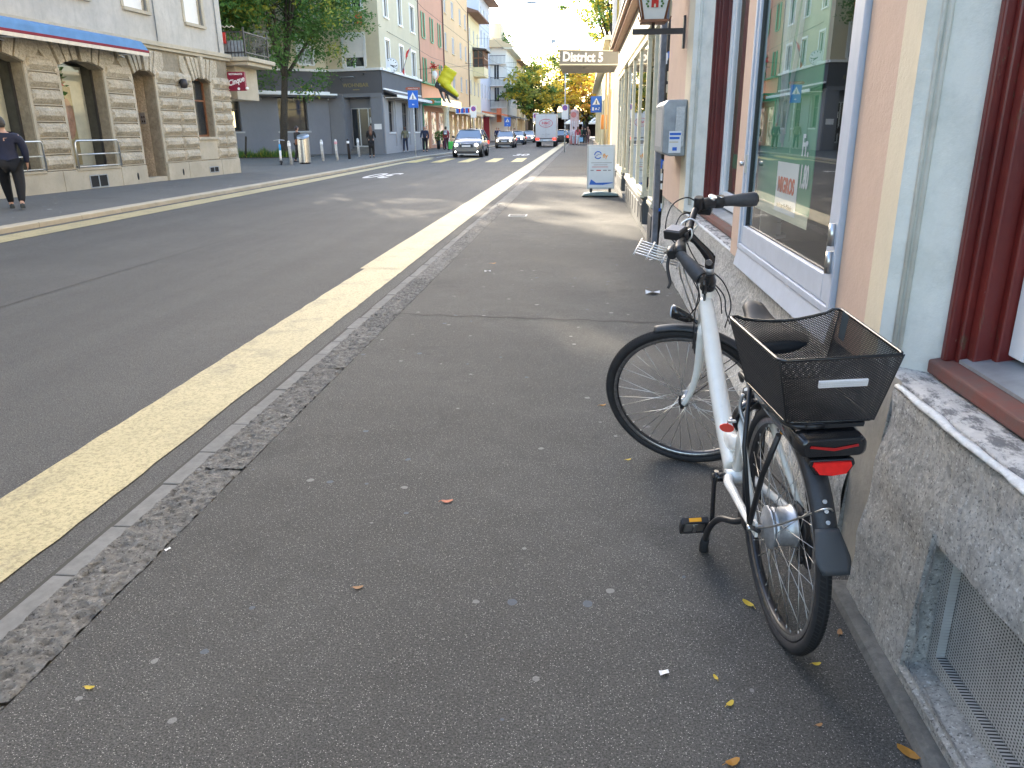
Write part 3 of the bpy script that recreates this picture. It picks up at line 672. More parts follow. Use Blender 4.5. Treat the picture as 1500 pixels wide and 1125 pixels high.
# splayed reveals of the two timber windows, white old plaster
for (yc, yi, y0) in ((2.42, 2.26, -.6), (7.35, 7.05, 4.95)):
    b = MB(); b.quad((XW, yc, .72), (XR, yi, .72), (XR, yi, 3.4), (XW, yc, 3.4))
    b.quad((XW, y0, 3.4), (XW, yc, 3.4), (XR, yi, 3.4), (XR, y0, 3.4))
    b.box(XR, XR+.1, y0, y0+.02, .72, 3.4)
    # shallow moulded rib running up the reveal
    v = Vector((XR-XW, yi-yc, 0)); nrm = Vector((-1, -.45, 0)).normalized()
    for f in (.22, .30):
        p = Vector((XW, yc, 0))+v*f+nrm*.004
        b.tube([p+Vector((0, 0, .78)), p+Vector((0, 0, 3.4))], .007, 6)
    b.build('window_reveal', MT['nearplaster'], RB)
def fract_plinth(y0, y1, x, ztop, name, m, openi=None, amp=.012):
    """rough hewn face with rounded top edge and flat ledge"""
    b = MB(); st = .035 if y1 < 6 else .09; ny = max(2, int((y1-y0)/st)); prof = []
    nz = 20
    for j in range(nz+1): prof.append((x+.05*(j/nz)**1.5-.004*math.sin(j), ztop*j/nz-.02, 1))
    prof += [(x+.06, ztop-.003, .7), (x+.085, ztop+.004, .3)]
    for k in range(1, 5): prof.append((x+.085+(XR+.04-x-.085)*k/4, ztop+.006, .15))
    vs = []; P_ = len(prof)
    for i in range(ny+1):
        y = y0+(y1-y0)*i/ny
        for (px, pz, a) in prof:
            q = Vector((y*4, pz*4, x)); d = (noise.noise(q)*.8+noise.noise(q*3.7)*.5+noise.noise(q*9)*.25)*amp*a
            vs.append((px-d, y, pz+(d*.6 if a < .9 else 0)))
    fs = []
    for i in range(ny):
        for j in range(P_-1):
            ym = y0+(y1-y0)*(i+.5)/ny; zm = (prof[j][1]+prof[j+1][1])/2
            if openi and openi(ym, zm) and j < nz: continue
            fs.append((i*P_+j, (i+1)*P_+j, (i+1)*P_+j+1, i*P_+j+1))
    b.add(vs, fs, 0, True)
    b.quad((x, y0, 0), (XR, y0, 0), (XR, y0, ztop), (x+.05, y0, ztop)).quad((x, y1, 0), (XR, y1, 0), (XR, y1, ztop), (x+.05, y1, ztop))
    return b.build(name, m, RB, recalc=False)
hole = lambda y, z: (.55 < y < 1.80) and (.10 < z < .10+(.33+.02*y))
MT['plinthfull'] = MT['plinth']
gp = fract_plinth(-2.0, 2.24, .875, .72, 'granite_plinth', MT['plinth'], hole)
fract_plinth(2.5, 9.35, .905, .69, 'granite_plinth', MT['plinth'], amp=.010)
MT['grime'] = stone('grimy_foot', (.10, .098, .09), (.22, .21, .19), 20, .7, .01)
b = MB(); wy(b, 2.20, 2.52, 0, .74, .928); b.build('plinth_gap', MT['lowplaster'], RB)
b = MB(); 
b.box(.825, .93, -2, 2.3, -.05, .03); b.build('plinth_foot', MT['grime'], RB, bevel=.025)
# ledge cover of the first window: dark lichen crust
b = MB().prism([(.945, .715), (.945, .726), (.98, .735), (XR+.04, .737), (XR+.04, .70)], -.6, 2.44, ax='y'); b.build('stone_sill', MT['ledge'], RB, bevel=.006)
b = MB().prism([(.96, .685), (.96, .696), (.99, .704), (XR+.04, .706), (XR+.04, .67)], 4.95, 7.2, ax='y'); b.build('stone_sill', MT['ledge'], RB, bevel=.006)
for (ya_, yb_, x_, z_) in ((-.6, 2.22, .925, .722), (2.55, 4.9, .955, .694), (4.9, 7.3, .955, .694)):
    b = MB(); n_ = 60; b.tube([(x_+.006*noise.noise(Vector((k*.4, 1, ya_))), ya_+(yb_-ya_)*k/n_, z_+.004*noise.noise(Vector((k*.5, 5, ya_)))) for k in range(n_+1)], [.009+.005*noise.noise(Vector((k*.7, 9, ya_))) for k in range(n_+1)], 7, flat=1.4)
    b.build('worn_edge', MT['edge'], RB)
pass
# cellar vent with perforated sheet
m = bpy.data.materials.new('perforated_sheet'); t_, N_, L_, P_ = nodes(m); MT['perf'] = m
v_ = t_.nodes.new('ShaderNodeTexVoronoi'); v_.inputs['Scale'].default_value = 95; v_.inputs['Randomness'].default_value = 0
tc_ = N_.new('ShaderNodeTexCoord'); mp_ = N_.new('ShaderNodeMapping'); L_.new(tc_.outputs['Object'], mp_.inputs[0]); mp_.inputs['Scale'].default_value = (.02, 1, 1.2); L_.new(mp_.outputs[0], v_.inputs['Vector'])
o_ = mixc(t_, ramp(t_, v_.outputs['Distance'], [(.30, 0.), (.36, 1.)]), (.015, .015, .016, 1), mixc(t_, tex(t_, 'n', 9, 5), (.26, .26, .25, 1), (.62, .62, .60, 1)))
L_.new(o_, P_.inputs['Base Color']); P_.inputs['Roughness'].default_value = .6; P_.inputs['Metallic'].default_value = .25
L_.new(bump(t_, v_.outputs['Distance'], .4, .003), P_.inputs['Normal'])
t = MB(); t.quad((.955, .5, .08), (.955, 1.84, .08), (.955, 1.84, .5), (.955, .5, .5))
vent = t.build('cellar_vent', MT['perf'], RB)
b = MB()
hz = lambda y: .10+(.33+.02*y)
b.quad((.865, 1.80, .07), (.957, 1.80, .07), (.957, 1.80, .47), (.89, 1.80, .47)).quad((.860, .55, .075), (.957, .55, .10), (.957, 1.82, .10), (.860, 1.82, .075)).quad((.872, .5, .02), (.872, .5, .09), (.872, 1.84, .09), (.872, 1.84, .02)).quad((.91, .55, hz(.55)), (.957, .55, hz(.55)), (.957, 1.8, hz(1.8)), (.91, 1.8, hz(1.8)))
b.build('vent_reveal', MT['plinth'], vent)
b = MB().box(.93, .953, 1.755, 1.798, .10, .465).box(.93, .953, .55, 1.755, .10, .14); b.build('vent_frame', MT['perf'], vent)
# timber windows: red frames
m = bpy.data.materials.new('peeling_red_paint'); t_, N_, L_, P_ = nodes(m); MT['redwood'] = m
o_ = mixc(t_, ramp(t_, tex(t_, 'n', 3, 5), [(.3, 0.), (.7, 1.)]), (.085, .006, .006, 1), (.16, .014, .010, 1))
o_ = mixc(t_, ramp(t_, tex(t_, 'n', 14, 8, .8, stretch=(1, 1, .35)), [(.60, 0.), (.63, 1.)]), o_, (.11, .05, .028, 1))
o_ = mixc(t_, ramp(t_, tex(t_, 'n', 35, 6, .8, stretch=(1, 1, .3)), [(.695, 0.), (.71, 1.)]), o_, (.5, .45, .4, 1))
L_.new(o_, P_.inputs['Base Color']); P_.inputs['Roughness'].default_value = .45; P_.inputs['Coat Weight'].default_value = .15
L_.new(bump(t_, tex(t_, 'n', 12, 8, .8, stretch=(1, 1, .4)), .35, .006), P_.inputs['Normal'])
MT['redsill'] = stone('worn_red_sill', (.12, .07, .06), (.19, .045, .03), 9, .4, .005)
def timber_window(yf, yn, zb, label=None):
    """yf far jamb, yn near end"""
    w_ = MB()
    w_.box(XR-.045, XR+.02, yf-.025, yf+.005, zb, 3.4).box(XR-.02, XR+.05, yf-.05, yf-.026, zb, 3.4).box(XR+.0, XR+.07, yf-.095, yf-.051, zb, 3.4).box(XR+.045, XR+.10, yf-.125, yf-.096, zb, 3.4)
    f = w_.build('window', MT['redwood'], RB, bevel=.006)
    MB().prism([(XR-.07, zb-.005), (XR-.07, zb-.045), (XR+.12, zb-.05), (XR+.12, zb+.03)], yn, yf+.02, ax='y').build('sill', MT['redsill'], f, bevel=.006)
    MB().prism([(XR-.02, zb+.016), (XR-.02, zb+.006), (XR+.16, zb+.03), (XR+.16, zb+.05)], yn, yf-.06, ax='y').build('metal_sill', MT['zinc'], f)
    b = MB(); fy = yf-.128
    b.box(XR+.07, XR+.13, fy-.075, fy, zb+.05, 3.4).box(XR+.07, XR+.13, yn, fy-.077, zb+.05, zb+.125)
    b.box(XR+.085, XR+.125, fy-.125, fy-.078, zb+.128, 3.4).box(XR+.085, XR+.125, yn, fy-.128, zb+.128, zb+.175)
    b.build('frame', MT['wframe'], f, bevel=.005)
    MB().quad((XR+.10, yn, zb+.17), (XR+.10, fy-.12, zb+.17), (XR+.10, fy-.12, 3.4), (XR+.10, yn, 3.4)).build('pane', MT['glass'], f)
    return f
f1 = timber_window(2.27, -.6, .79); f2 = timber_window(7.06, 4.95, .76)
b = MB(); wy(b, -.6, 2.1, .7, 3.4, XR+.55); b.build('curtain', mat('grey_curtain', (.25, .26, .27), .9, var=.3, vs=5), f1)
b = MB(); wy(b, 4.9, 7.1, .7, 3.4, XR+.5); b.build('room_interior', MT['room'], f2)
# dark red menu panels with white letters behind the second timber window
b = MB(); b.box(XR+.125, XR+.13, 4.95, 6.68, .95, 2.75); p_ = b.build('menu_panel', mat('brown_red_panel', (.20, .045, .035), .5, var=.2), f2)
b = MB(); text_mb(b, 'PIZZA', .24, face_M((XR+.121, 5.98, 2.12), (0, -1, 0), (0, 0, 1)), bold=.006, sx=1.1); text_mb(b, 'RISTO', .24, face_M((XR+.121, 5.98, 1.72), (0, -1, 0), (0, 0, 1)), bold=.006, sx=1.1); b.build('lettering', MT['sign_white'], p_)
MB().box(XR+.119, XR+.124, 5.6, 6.68, 1.13, 1.24).build('green_strip', MT['green'], p_)
# metal framed shop window
z0 = .775; ya, yb = 2.87, 4.65; zt = 3.35; xf = .93
f = MB().box(xf-.02, xf+.05, ya, ya+.035, z0, zt).box(xf-.02, xf+.05, yb-.035, yb, z0, zt).box(xf-.02, xf+.05, ya+.036, yb-.036, z0, z0+.03)
f = f.build('shop_window', MT['bframe'], RB, bevel=.004)
b = MB().box(xf-.012, xf+.035, ya+.038, ya+.135, z0+.034, zt).box(xf-.012, xf+.035, yb-.085, yb-.038, z0+.034, zt).box(xf-.012, xf+.035, ya+.137, yb-.087, z0+.034, z0+.135)
b.build('frame', MT['bframe'], f, bevel=.004)
b = MB().box(xf+.008, xf+.02, ya+.137, ya+.143, z0+.137, zt).box(xf+.0, xf+.02, yb-.10, yb-.087, z0+.137, zt).box(xf+.008, xf+.02, ya+.143, yb-.10, z0+.137, z0+.143)
b.build('gasket', MT['black'], f)
MB().quad((xf+.012, ya+.136, z0+.136), (xf+.012, yb-.086, z0+.136), (xf+.012, yb-.086, zt), (xf+.012, ya+.136, zt)).build('pane', MT['glass'], f)
b = MB()
for z in (.97, 1.07): b.cyl((xf-.028, ya+.036, z-.04), (xf-.028, ya+.036, z+.04), .013)
b.build('hinge', MT['steel'], f)
MB().cyl((xf-.03, yb-.05, 1.25), (xf-.05, yb-.05, 1.25), .012).box(xf-.02, xf-.01, yb-.065, yb-.035, 1.2, 1.3).build('lock', MT['steel'], f)
b = MB().quad((xf-.03, ya-.02, z0-.10), (xf-.03, yb+.02, z0-.10), (xf-.01, yb+.02, z0), (xf-.01, ya-.02, z0)); b.build('sill', MT['bframe'], f)
b = MB(); b.quad((xf-.012, 2.86, .68), (xf-.012, 4.66, .68), (xf-.0, 4.66, .79), (xf-.0, 2.86, .79)); b.build('wall_strip', MT['nearplaster'], RB)
# interior
b = MB(); b.quad((1.9, 2.6, .5), (1.9, 5.2, .5), (1.9, 5.2, 3.4), (1.9, 2.6, 3.4)).quad((xf+.05, 2.6, .5), (1.9, 2.6, .5), (1.9, 2.6, 3.4), (xf+.05, 2.6, 3.4)).quad((xf+.05, 5.2, .5), (1.9, 5.2, .5), (1.9, 5.2, 3.4), (xf+.05, 5.2, 3.4)).quad((xf+.05, 2.6, .74), (1.9, 2.6, .74), (1.9, 5.2, .74), (xf+.05, 5.2, .74)).quad((xf+.05, 2.6, 3.4), (1.9, 2.6, 3.4), (1.9, 5.2, 3.4), (xf+.05, 5.2, 3.4))
b.build('room_interior', mat('shop_room', (.05, .047, .042), .85, var=.3, vs=2), f)
# poster behind the glass
px = .985
pt = thing('price_poster', 'green and white grocery price poster behind the metal framed shop window', 'poster', loc=(px, 0, 0))
MT['pgreen'] = mat('poster_green', (.05, .26, .12), .6, var=.12, vs=4); MT['pyel'] = mat('poster_pale_yellow', (.72, .68, .50), .6, var=.05)
MB().box(0, .004, 3.53, 4.6, 1.065, 3.0).build('sheet', MT['pgreen'], pt)
MB().box(-.002, -.0005, 3.53, 4.6, 1.01, 1.07).build('lower_border', MT['pyel'], pt)
MB().box(-.004, -.002, 3.74, 4.14, 1.04, 1.28).build('label_panel', MT['sign_white'], pt)
def ptext(s, y, z, size, m, sx=1, name='lettering', bold=.003):
    b = MB(); text_mb(b, s, size, face_M((-.006, y, z), (0, -1, 0), (0, 0, 1)), ext=.0008, sx=sx, bold=bold); b.build(name, m, pt)
ptext('MIGROS', 3.94, 1.17, .10, mat('orange_red_ink', (.72, .13, .03), .5, var=0), .86)
ptext("macht mer für d'Schwiiz", 3.94, 1.075, .031, MT['darkmetal'], .95, bold=.0006)
ptext('Fr.', 3.66, 1.36, .13, MT['sign_white'], .8); ptext('1.80', 3.635, 1.225, .14, MT['sign_white'], .58)
# pale fruit picture as plain sweeps on the poster
b = MB()
for k in range(6):
    pts = [Vector((-.004, 4.25-.05*k-.1*math.sin(q*.5+k), 1.45+.12*q-.02*k)) for q in range(9)]
    b.tube(pts, [.004+.012*math.sin(math.pi*q/8) for q in range(9)], 6, flat=.2)
b.build('printed_picture', mat('poster_cream', (.60, .62, .52), .6), pt)
# old box on the wall (letter / telephone box) with stickers
t = thing('wall_box', 'grey metal wall box with notices fixed to the peach wall strip', 'utility box', loc=(XW, 7.9, 1.23))
MB().prism([(-.21, .0), (-.21, .42), (-.17, .46), (0, .46), (0, -.03), (-.14, -.03)], -.42, .42, ax='y').build('housing', MT['zinc'], t, bevel=.012)
MB().box(-.10, -.02, -.445, -.425, .05, .40).build('side_panel', MT['alu'], t, bevel=.004)
b = MB().box(-.155, -.045, -.449, -.446, -.0, .19, 0).box(-.15, -.05, -.451, -.4492, .155, .175, 1).box(-.15, -.06, -.451, -.4492, .12, .14, 1).box(-.15, -.07, -.451, -.4492, .09, .10, 2).box(-.12, -.08, -.451, -.4492, .02, .05, 1)
b.build('notice', [MT['sign_white'], MT['blue_sign'], MT['cream']], t)
b = MB().box(-.213, -.2105, -.3, .3, .05, .38, 0); b.build('front_cover', MT['alu'], t)
# drain pipe with torn stickers
t = thing('drain_pipe', 'dark drain pipe covered in torn stickers between shop bay and peach wall', 'pipe', loc=(XW+.04, 9.52, 0))
MB().tube([(0, 0, 0), (0, 0, 2.55), (.05, 0, 2.7)], .06, 12).build('pipe', MT['black'], t)
MB().tube([(0, 0, 2.6), (0, 0, 6)], .045, 12).build('upper_pipe', MT['cframe'], t)
b = MB(); cols = ['sign_white', 'red', 'blue_sign', 'yellow2', 'leaf', 'cream']
for k in range(34):
    z = rnd.uniform(.5, 2.45); a = rnd.uniform(-2.9, -1.2); h = rnd.uniform(.04, .11); da = rnd.uniform(.35, .75); r = .0615+.0006*k/8
    vs = []
    for q in range(5):
        an = a+da*q/4; vs += [(r*math.cos(an), r*math.sin(an), z+rnd.uniform(-.008, .008)), (r*math.cos(an), r*math.sin(an), z+h+rnd.uniform(-.008, .008))]
    b.add(vs, [(q*2, q*2+2, q*2+3, q*2+1) for q in range(4)], rnd.choice([0, 0, 0, 1, 2, 3, 4, 5]))
b.build('sticker', [MT[c] for c in cols], t)
# ---------------- shop bay with cream frames ----------------
SB = thing('glazed_shop', 'old cream framed shop with tall glass panes and grey painted base', 'shop', loc=(0, 0, 0))
xb = .90
y0, y1 = 9.8, 21.2
MT['gbase'] = mat('grey_wood_panel', (.06, .068, .076), .55, var=.2, vs=5)
MB().box(xb-.03, xb+.1, 9.74, 9.9, 0, 3.9).build('grey_post', mat('weathered_grey_post', (.20, .20, .22), .6, var=.35, vs=8), SB, bevel=.01)
# near narrow pane, recessed entrance, long display bay, far pane
def bay(ya, yb, x, posts, zb, zt, base='gbase'):
    b = MB().box(x-.035, x+.1, ya, yb, zb-.05, zb); b.box(x-.02, x+.1, ya, yb, zb+.002, zb+.05); b.build('sill_moulding', MT['cframe'], SB, bevel=.01)
    b = MB().box(x, x+.08, ya+.02, yb-.02, 0, zb-.092); k = ya+.1
    while k+.5 < yb: b.box(x-.014, x, k, min(k+.55, yb-.08), .12, zb-.16); k += .68
    b.build('base_panel', MT[base], SB, bevel=.006)
    b = MB()
    for p in posts: b.box(x-.012, x+.05, p-.028, p+.028, zb+.05, zt)
    b.box(x-.02, x+.06, ya, yb, zt, zt+.07)
    f = b.build('window_frame', MT['cframe'], SB, bevel=.006)
    for p, q in zip(posts, posts[1:]): MB().quad((x+.015, p+.02, zb+.05), (x+.015, q-.02, zb+.05), (x+.015, q-.02, zt), (x+.015, p+.02, zt)).build('pane', MT['glass'], f)
bay(9.92, 10.6, xb-.02, [9.95, 10.57], .55, 2.62)
bay(11.7, 16.6, xb-.02, [11.73, 13.3, 15.0, 16.57], .53, 2.62)
bay(18.2, 21.0, xb-.02, [18.23, 19.6, 20.97], .53, 2.62)
# entrance returns
for (ya, yb) in ((10.6, 11.7), (16.6, 18.2)):
    b = MB()
    for yy_ in (ya+.0, yb-.0):
        b.box(xb, xb+.9, yy_-.02, yy_+.02, 2.62, 2.7); b.box(xb+.86, xb+.92, yy_-.03, yy_+.03, 0, 2.62); b.box(xb, xb+.9, yy_-.02, yy_+.02, .5, .58)
    b.box(xb+.9, xb+.96, ya, ya+.08, .0, 2.62).box(xb+.9, xb+.96, yb-.08, yb, 0, 2.62).box(xb+.9, xb+.96, ya+.08, yb-.08, 2.1, 2.2)
    f = b.build('door_frame', MT['cframe'], SB)
    b = MB()
    for yy_ in (ya, yb): b.box(xb+.05, xb+.86, yy_-.003, yy_+.003, .58, 2.62)
    b.box(xb+.92, xb+.926, ya+.08, yb-.08, .3, 2.1); b.build('pane', MT['glass'], f)
    MB().box(xb+.93, xb+.96, ya+.08, yb-.08, 0, .3).box(xb, xb+.9, ya-.015, ya+.015, 0, .5).box(xb, xb+.9, yb-.015, yb+.015, 0, .5).build('door_base', MT['gbase'], f)
    MB().box(xb-.02, xb+.95, ya, yb, 0, .1).build('step', MT['gutter'], SB)
# fascia above and cornice moulding
b = MB().box(xb-.06, xb+.2, 9.8, 21.2, 2.72, 3.3); b.build('fascia', MT['cframe'], SB, bevel=.01)
b = MB().box(xb-.20, xb+.2, 9.8, 21.2, 3.302, 3.36).box(xb-.26, xb+.2, 9.8, 21.3, 3.362, 3.42); b.build('cornice', MT['brown'], SB, bevel=.01)
MB().tube([(xb-.22, 9.8, 3.47), (xb-.22, 21.4, 3.47)], .06, 10).build('gutter_pipe', MT['darkmetal'], SB)
b = MB(); wy(b, 9.4, 21.4, 3.42, 4.42, xb+.03); b.build('upper_wall', MT['white'], SB)
b = MB(); b.quad((3.2, 9.4, 0), (3.2, 21.4, 0), (3.2, 21.4, 3.2), (3.2, 9.4, 3.2)).quad((xb+.1, 9.4, 2.71), (3.2, 9.4, 2.71), (3.2, 21.4, 2.71), (xb+.1, 21.4, 2.71)).quad((xb+.1, 9.4, .3), (3.2, 9.4, .3), (3.2, 21.4, .3), (xb+.1, 21.4, .3)).quad((xb+.1, 21.35, 0), (3.2, 21.35, 0), (3.2, 21.35, 2.7), (xb+.1, 21.35, 2.7))
b.build('room_interior', mat('shop_interior', (.42, .38, .30), .9, var=.3, vs=1.5), SB)
# lantern sign on its bracket
t = thing('lantern_sign', 'four sided white inn lantern with a small red castle emblem on a wall bracket', 'lantern', loc=(.63, 8.0, 2.32))
MB().box(-.19, .31, -.018, .018, -.035, .015).cyl((.0, 0, .015), (0, 0, .07), .014).box(.28, .31, -.03, .03, -.16, .12).build('bracket', MT['darkmetal'], t)
def ring(w, z): return [(-w, -w, z), (w, -w, z), (w, w, z), (-w, w, z)]
MB().loft([ring(.095, .085), ring(.16, .42)], smooth=False).build('shade', mat('lantern_white', (.72, .74, .72), .35, var=.05), t)
b = MB().box(-.12, .12, -.12, .12, .062, .084)
for sx in (-1, 1):
    for sy in (-1, 1): b.tube([(sx*.098, sy*.098, .08), (sx*.165, sy*.165, .425)], .01, 6)
    b.tube([(sx*.11, -.11, .085), (sx*.135, -.13, .065), (sx*.15, -.15, .10)], .007, 5)
b.box(-.18, .18, -.18, .18, .425, .45).loft([ring(.18, .45), ring(.05, .6)], smooth=False)
b.build('lantern_frame', MT['brown'], t)
tilt = Matrix.Translation((0, -.125, .22)) @ Matrix.Rotation(R_(11), 4, 'X')
b = MB(); T = lambda p: tilt @ Vector((p[0], 0, p[1]))
for q in (((-.032, -.04), (.032, -.04), (.032, .035), (-.032, .035)), ((-.04, .035), (-.02, .035), (-.02, .055), (-.04, .055)), ((.02, .035), (.04, .035), (.04, .055), (.02, .055))):
    b.quad(*[T(p)+Vector((0, -.004, 0)) for p in q])
for q in (((-.008, -.04), (.008, -.04), (.008, -.01), (-.008, -.01)), ((-.014, .035), (.014, .035), (.0, .06))): b.quad(*[T(p)+Vector((0, -.006, 0)) for p in q], mi=2)
for sx in (-1, 1):
    for k in range(6): c = T((sx*(.062+.012*(k % 2)), -.03+.02*k)); b.disc(c+Vector((0, -.005, 0)), (0, -1, .2), .011, 6, mi=1)
b.build('emblem', [MT['red'], MT['leaf'], MT['cframe']], t)
b = MB(); text_mb(b, 'Brauerei', .05, tilt @ face_M((0, -.006, .135), (1, 0, 0), (0, 0, 1)), ext=.001); b.build('lettering', MT['darkmetal'], t)
# ---------------- District 5 canopy, advert board, further right side ----------------
t = thing('shop_canopy', 'flat grey metal canopy over the pavement with white District 5 letters on its front', 'canopy', loc=(-.72, 23.7, 2.93))
MT['cang'] = mat('canopy_grey', (.19, .19, .175), .5, var=.1, vs=3)
MB().prism([(0, .30), (0, .66), (1.66, .60), (1.66, .27)], 0, .10, ax='y').build('front_panel', MT['cang'], t)
b = MB().box(.0, 1.66, .102, 3.4, .26, .58)
for k in range(8): b.box(.02, 1.64, .25+.36*k, .27+.36*k, .252, .259)
b.lathe([(0, 0), (.09, 0), (.09, -.03), (0, -.05)], 14, Matrix.Translation((.75, .9, .259)))
b.build('soffit', mat('canopy_soffit', (.34, .33, .31), .6, var=.08), t)
MB().prism([(-.015, .655), (-.015, .68), (1.66, .62), (1.66, .595)], -.015, 3.2, ax='y').prism([(-.01, .295), (-.01, .262), (1.66, .235), (1.66, .268)], -.012, .0, ax='y').build('trim', MT['cframe'], t)
b = MB(); text_mb(b, 'District 5', .34, face_M((.66, -.012, .455), (1, 0, -.035), (.035, 0, 1)), ext=.01, bold=.014, sx=.88); b.build('lettering', MT['sign_white'], t)
t = thing('advert_board', 'white wheeled pavement board with blue and orange fly logo and an aircraft tail', 'sign', loc=(.40, 18.0, 0))
MB().box(-.31, .31, -.02, .02, .16, 1.12).build('panel_frame', MT['alu'], t, bevel=.006)
MB().box(-.275, .275, -.026, -.021, .20, 1.085).build('poster', mat('poster_pale', (.70, .75, .80), .4, var=.04), t)
b = MB().prism([(-.42, 0.02), (-.36, .075), (-.1, .11), (.1, .11), (.36, .075), (.42, .02)], -.18, .18, ax='y'); b.build('base', mat('base_grey_green', (.20, .26, .26), .4, var=.1), t, bevel=.02)
MB().box(-.24, -.18, -.03, .03, .09, .18).box(.18, .24, -.03, .03, .09, .18).cyl((-.40, -.1, .03), (-.36, -.1, .03), .03).cyl((.36, -.1, .03), (.40, -.1, .03), .03).build('foot', MT['black'], t)
b = MB(); arc = lambda a0, a1, r=.075: [(-.07+r*math.cos(R_(a)), -.028, .90+r*math.sin(R_(a))) for a in range(a0, a1, 12)]
b.tube(arc(25, 190), [.011+.006*(i % 1) for i in range(len(arc(25, 190)))], 6).tube(arc(205, 330), .012, 6).tube([(-.12, -.028, .875), (-.06, -.028, .915), (.02, -.028, .92)], .005, 6)
b.build('printed_logo', MT['blue_sign'], t)
b = MB(); b.add([(-.25, -.028, .27), (-.22, -.028, .37), (-.20, -.028, .37), (-.10, -.028, .30), (.27, -.028, .31), (.27, -.028, .295), (.05, -.028, .255), (-.25, -.028, .262)], [(0, 1, 2, 3, 4, 5, 6, 7)])
b.build('printed_tail', MT['blue_sign'], t)
b = MB(); text_mb(b, 'fly', .12, face_M((.09, -.028, .88), (1, 0, 0), (0, 0, 1)), ext=.001, bold=.003); b.build('lettering', mat('orange_print', (.85, .38, .08), .5), t)
b = MB()
for (xa, xc, z, mi) in ((-.22, .24, .73, 0), (-.16, .14, .685, 0), (-.2, .16, .64, 1), (-.23, -.16, .56, 0), (-.1, .0, .56, 1), (.05, .13, .56, 0), (.16, .22, .56, 0)): b.box(xa, xc, -.0285, -.027, z, z+.010+(.012 if z < .6 else 0), mi)
b.build('small_print', [MT['greysh'], MT['red']], t)
# ---------------- bicycle ----------------
yaw = .075; lean = .056
fw = Vector((-math.sin(yaw), math.cos(yaw), 0)); rt = Vector((math.cos(yaw), math.sin(yaw), 0)); up0 = Vector((0, 0, 1))
uu = up0*math.cos(lean)-rt*math.sin(lean); lf = -(fw.cross(uu))
Mb = Matrix((fw, lf, uu)).transposed().to_4x4(); Mb.translation = Vector((.603, 2.03, .004))
BK = thing('bicycle', 'white electric city bicycle with black mesh rear basket parked beside the granite plinth', 'bicycle', M=Mb)
ha = R_(72); dax = Vector((-math.cos(ha), 0, math.sin(ha))); e1 = Vector((math.sin(ha), 0, math.cos(ha))); LL = Vector((0, 1, 0)); de = R_(68)
PP = Vector((1.145, -.006, .328)); ea = math.cos(de)*e1+math.sin(de)*LL; eb = math.cos(de)*LL-math.sin(de)*e1
def SP(a, b, c): return PP+dax*c+ea*a+eb*b
Ms = Matrix((ea, eb, dax)).transposed().to_4x4(); Ms.translation = PP      # steered frame
MT['bwhite'] = mat('white_bike_paint', (.88, .86, .80), .25, var=.04, vs=20, coat=.6)
_m = MT['bwhite']; _t = _m.node_tree; _P = _t.nodes['Principled BSDF']; _src = _P.inputs['Base Color'].links[0].from_socket
_o = mixc(_t, ramp(_t, tex(_t, 'n', 7, 6, .75), [(.55, 0.), (.8, .5)]), _src, (.55, .52, .46, 1))
_t.links.new(mixc(_t, ramp(_t, tex(_t, 'n', 55, 5, .8), [(.70, 0.), (.73, .9)]), _o, (.16, .14, .12, 1)), _P.inputs['Base Color'])
MT['blackt'] = mat('tread_block', (.010, .010, .011), .85, var=.1); MT['rimalu'] = mat('black_rim', (.05, .05, .055), .3, .6, var=.2, vs=60)
MT['rimside'] = mat('worn_rim_side', (.42, .42, .43), .32, 1, var=.3, vs=80)
def smooth_path(pts, n=6):
    pts = [Vector(p) for p in pts]; P = [pts[0]*2-pts[1]]+pts+[pts[-1]*2-pts[-2]]; out = []
    for i in range(1, len(P)-2):
        for k in range(n):
            t = k/n; a, b_, c, d = P[i-1], P[i], P[i+1], P[i+2]
            out.append(.5*((2*b_)+(c-a)*t+(2*a-5*b_+4*c-d)*t*t+(3*b_-a-3*c+d)*t**3))
    return out+[pts[-1]]
def lerpl(v, n):
    out = []
    for a, b_ in zip(v, v[1:]): out += [a+(b_-a)*k/n for k in range(n)]
    return out+[v[-1]]
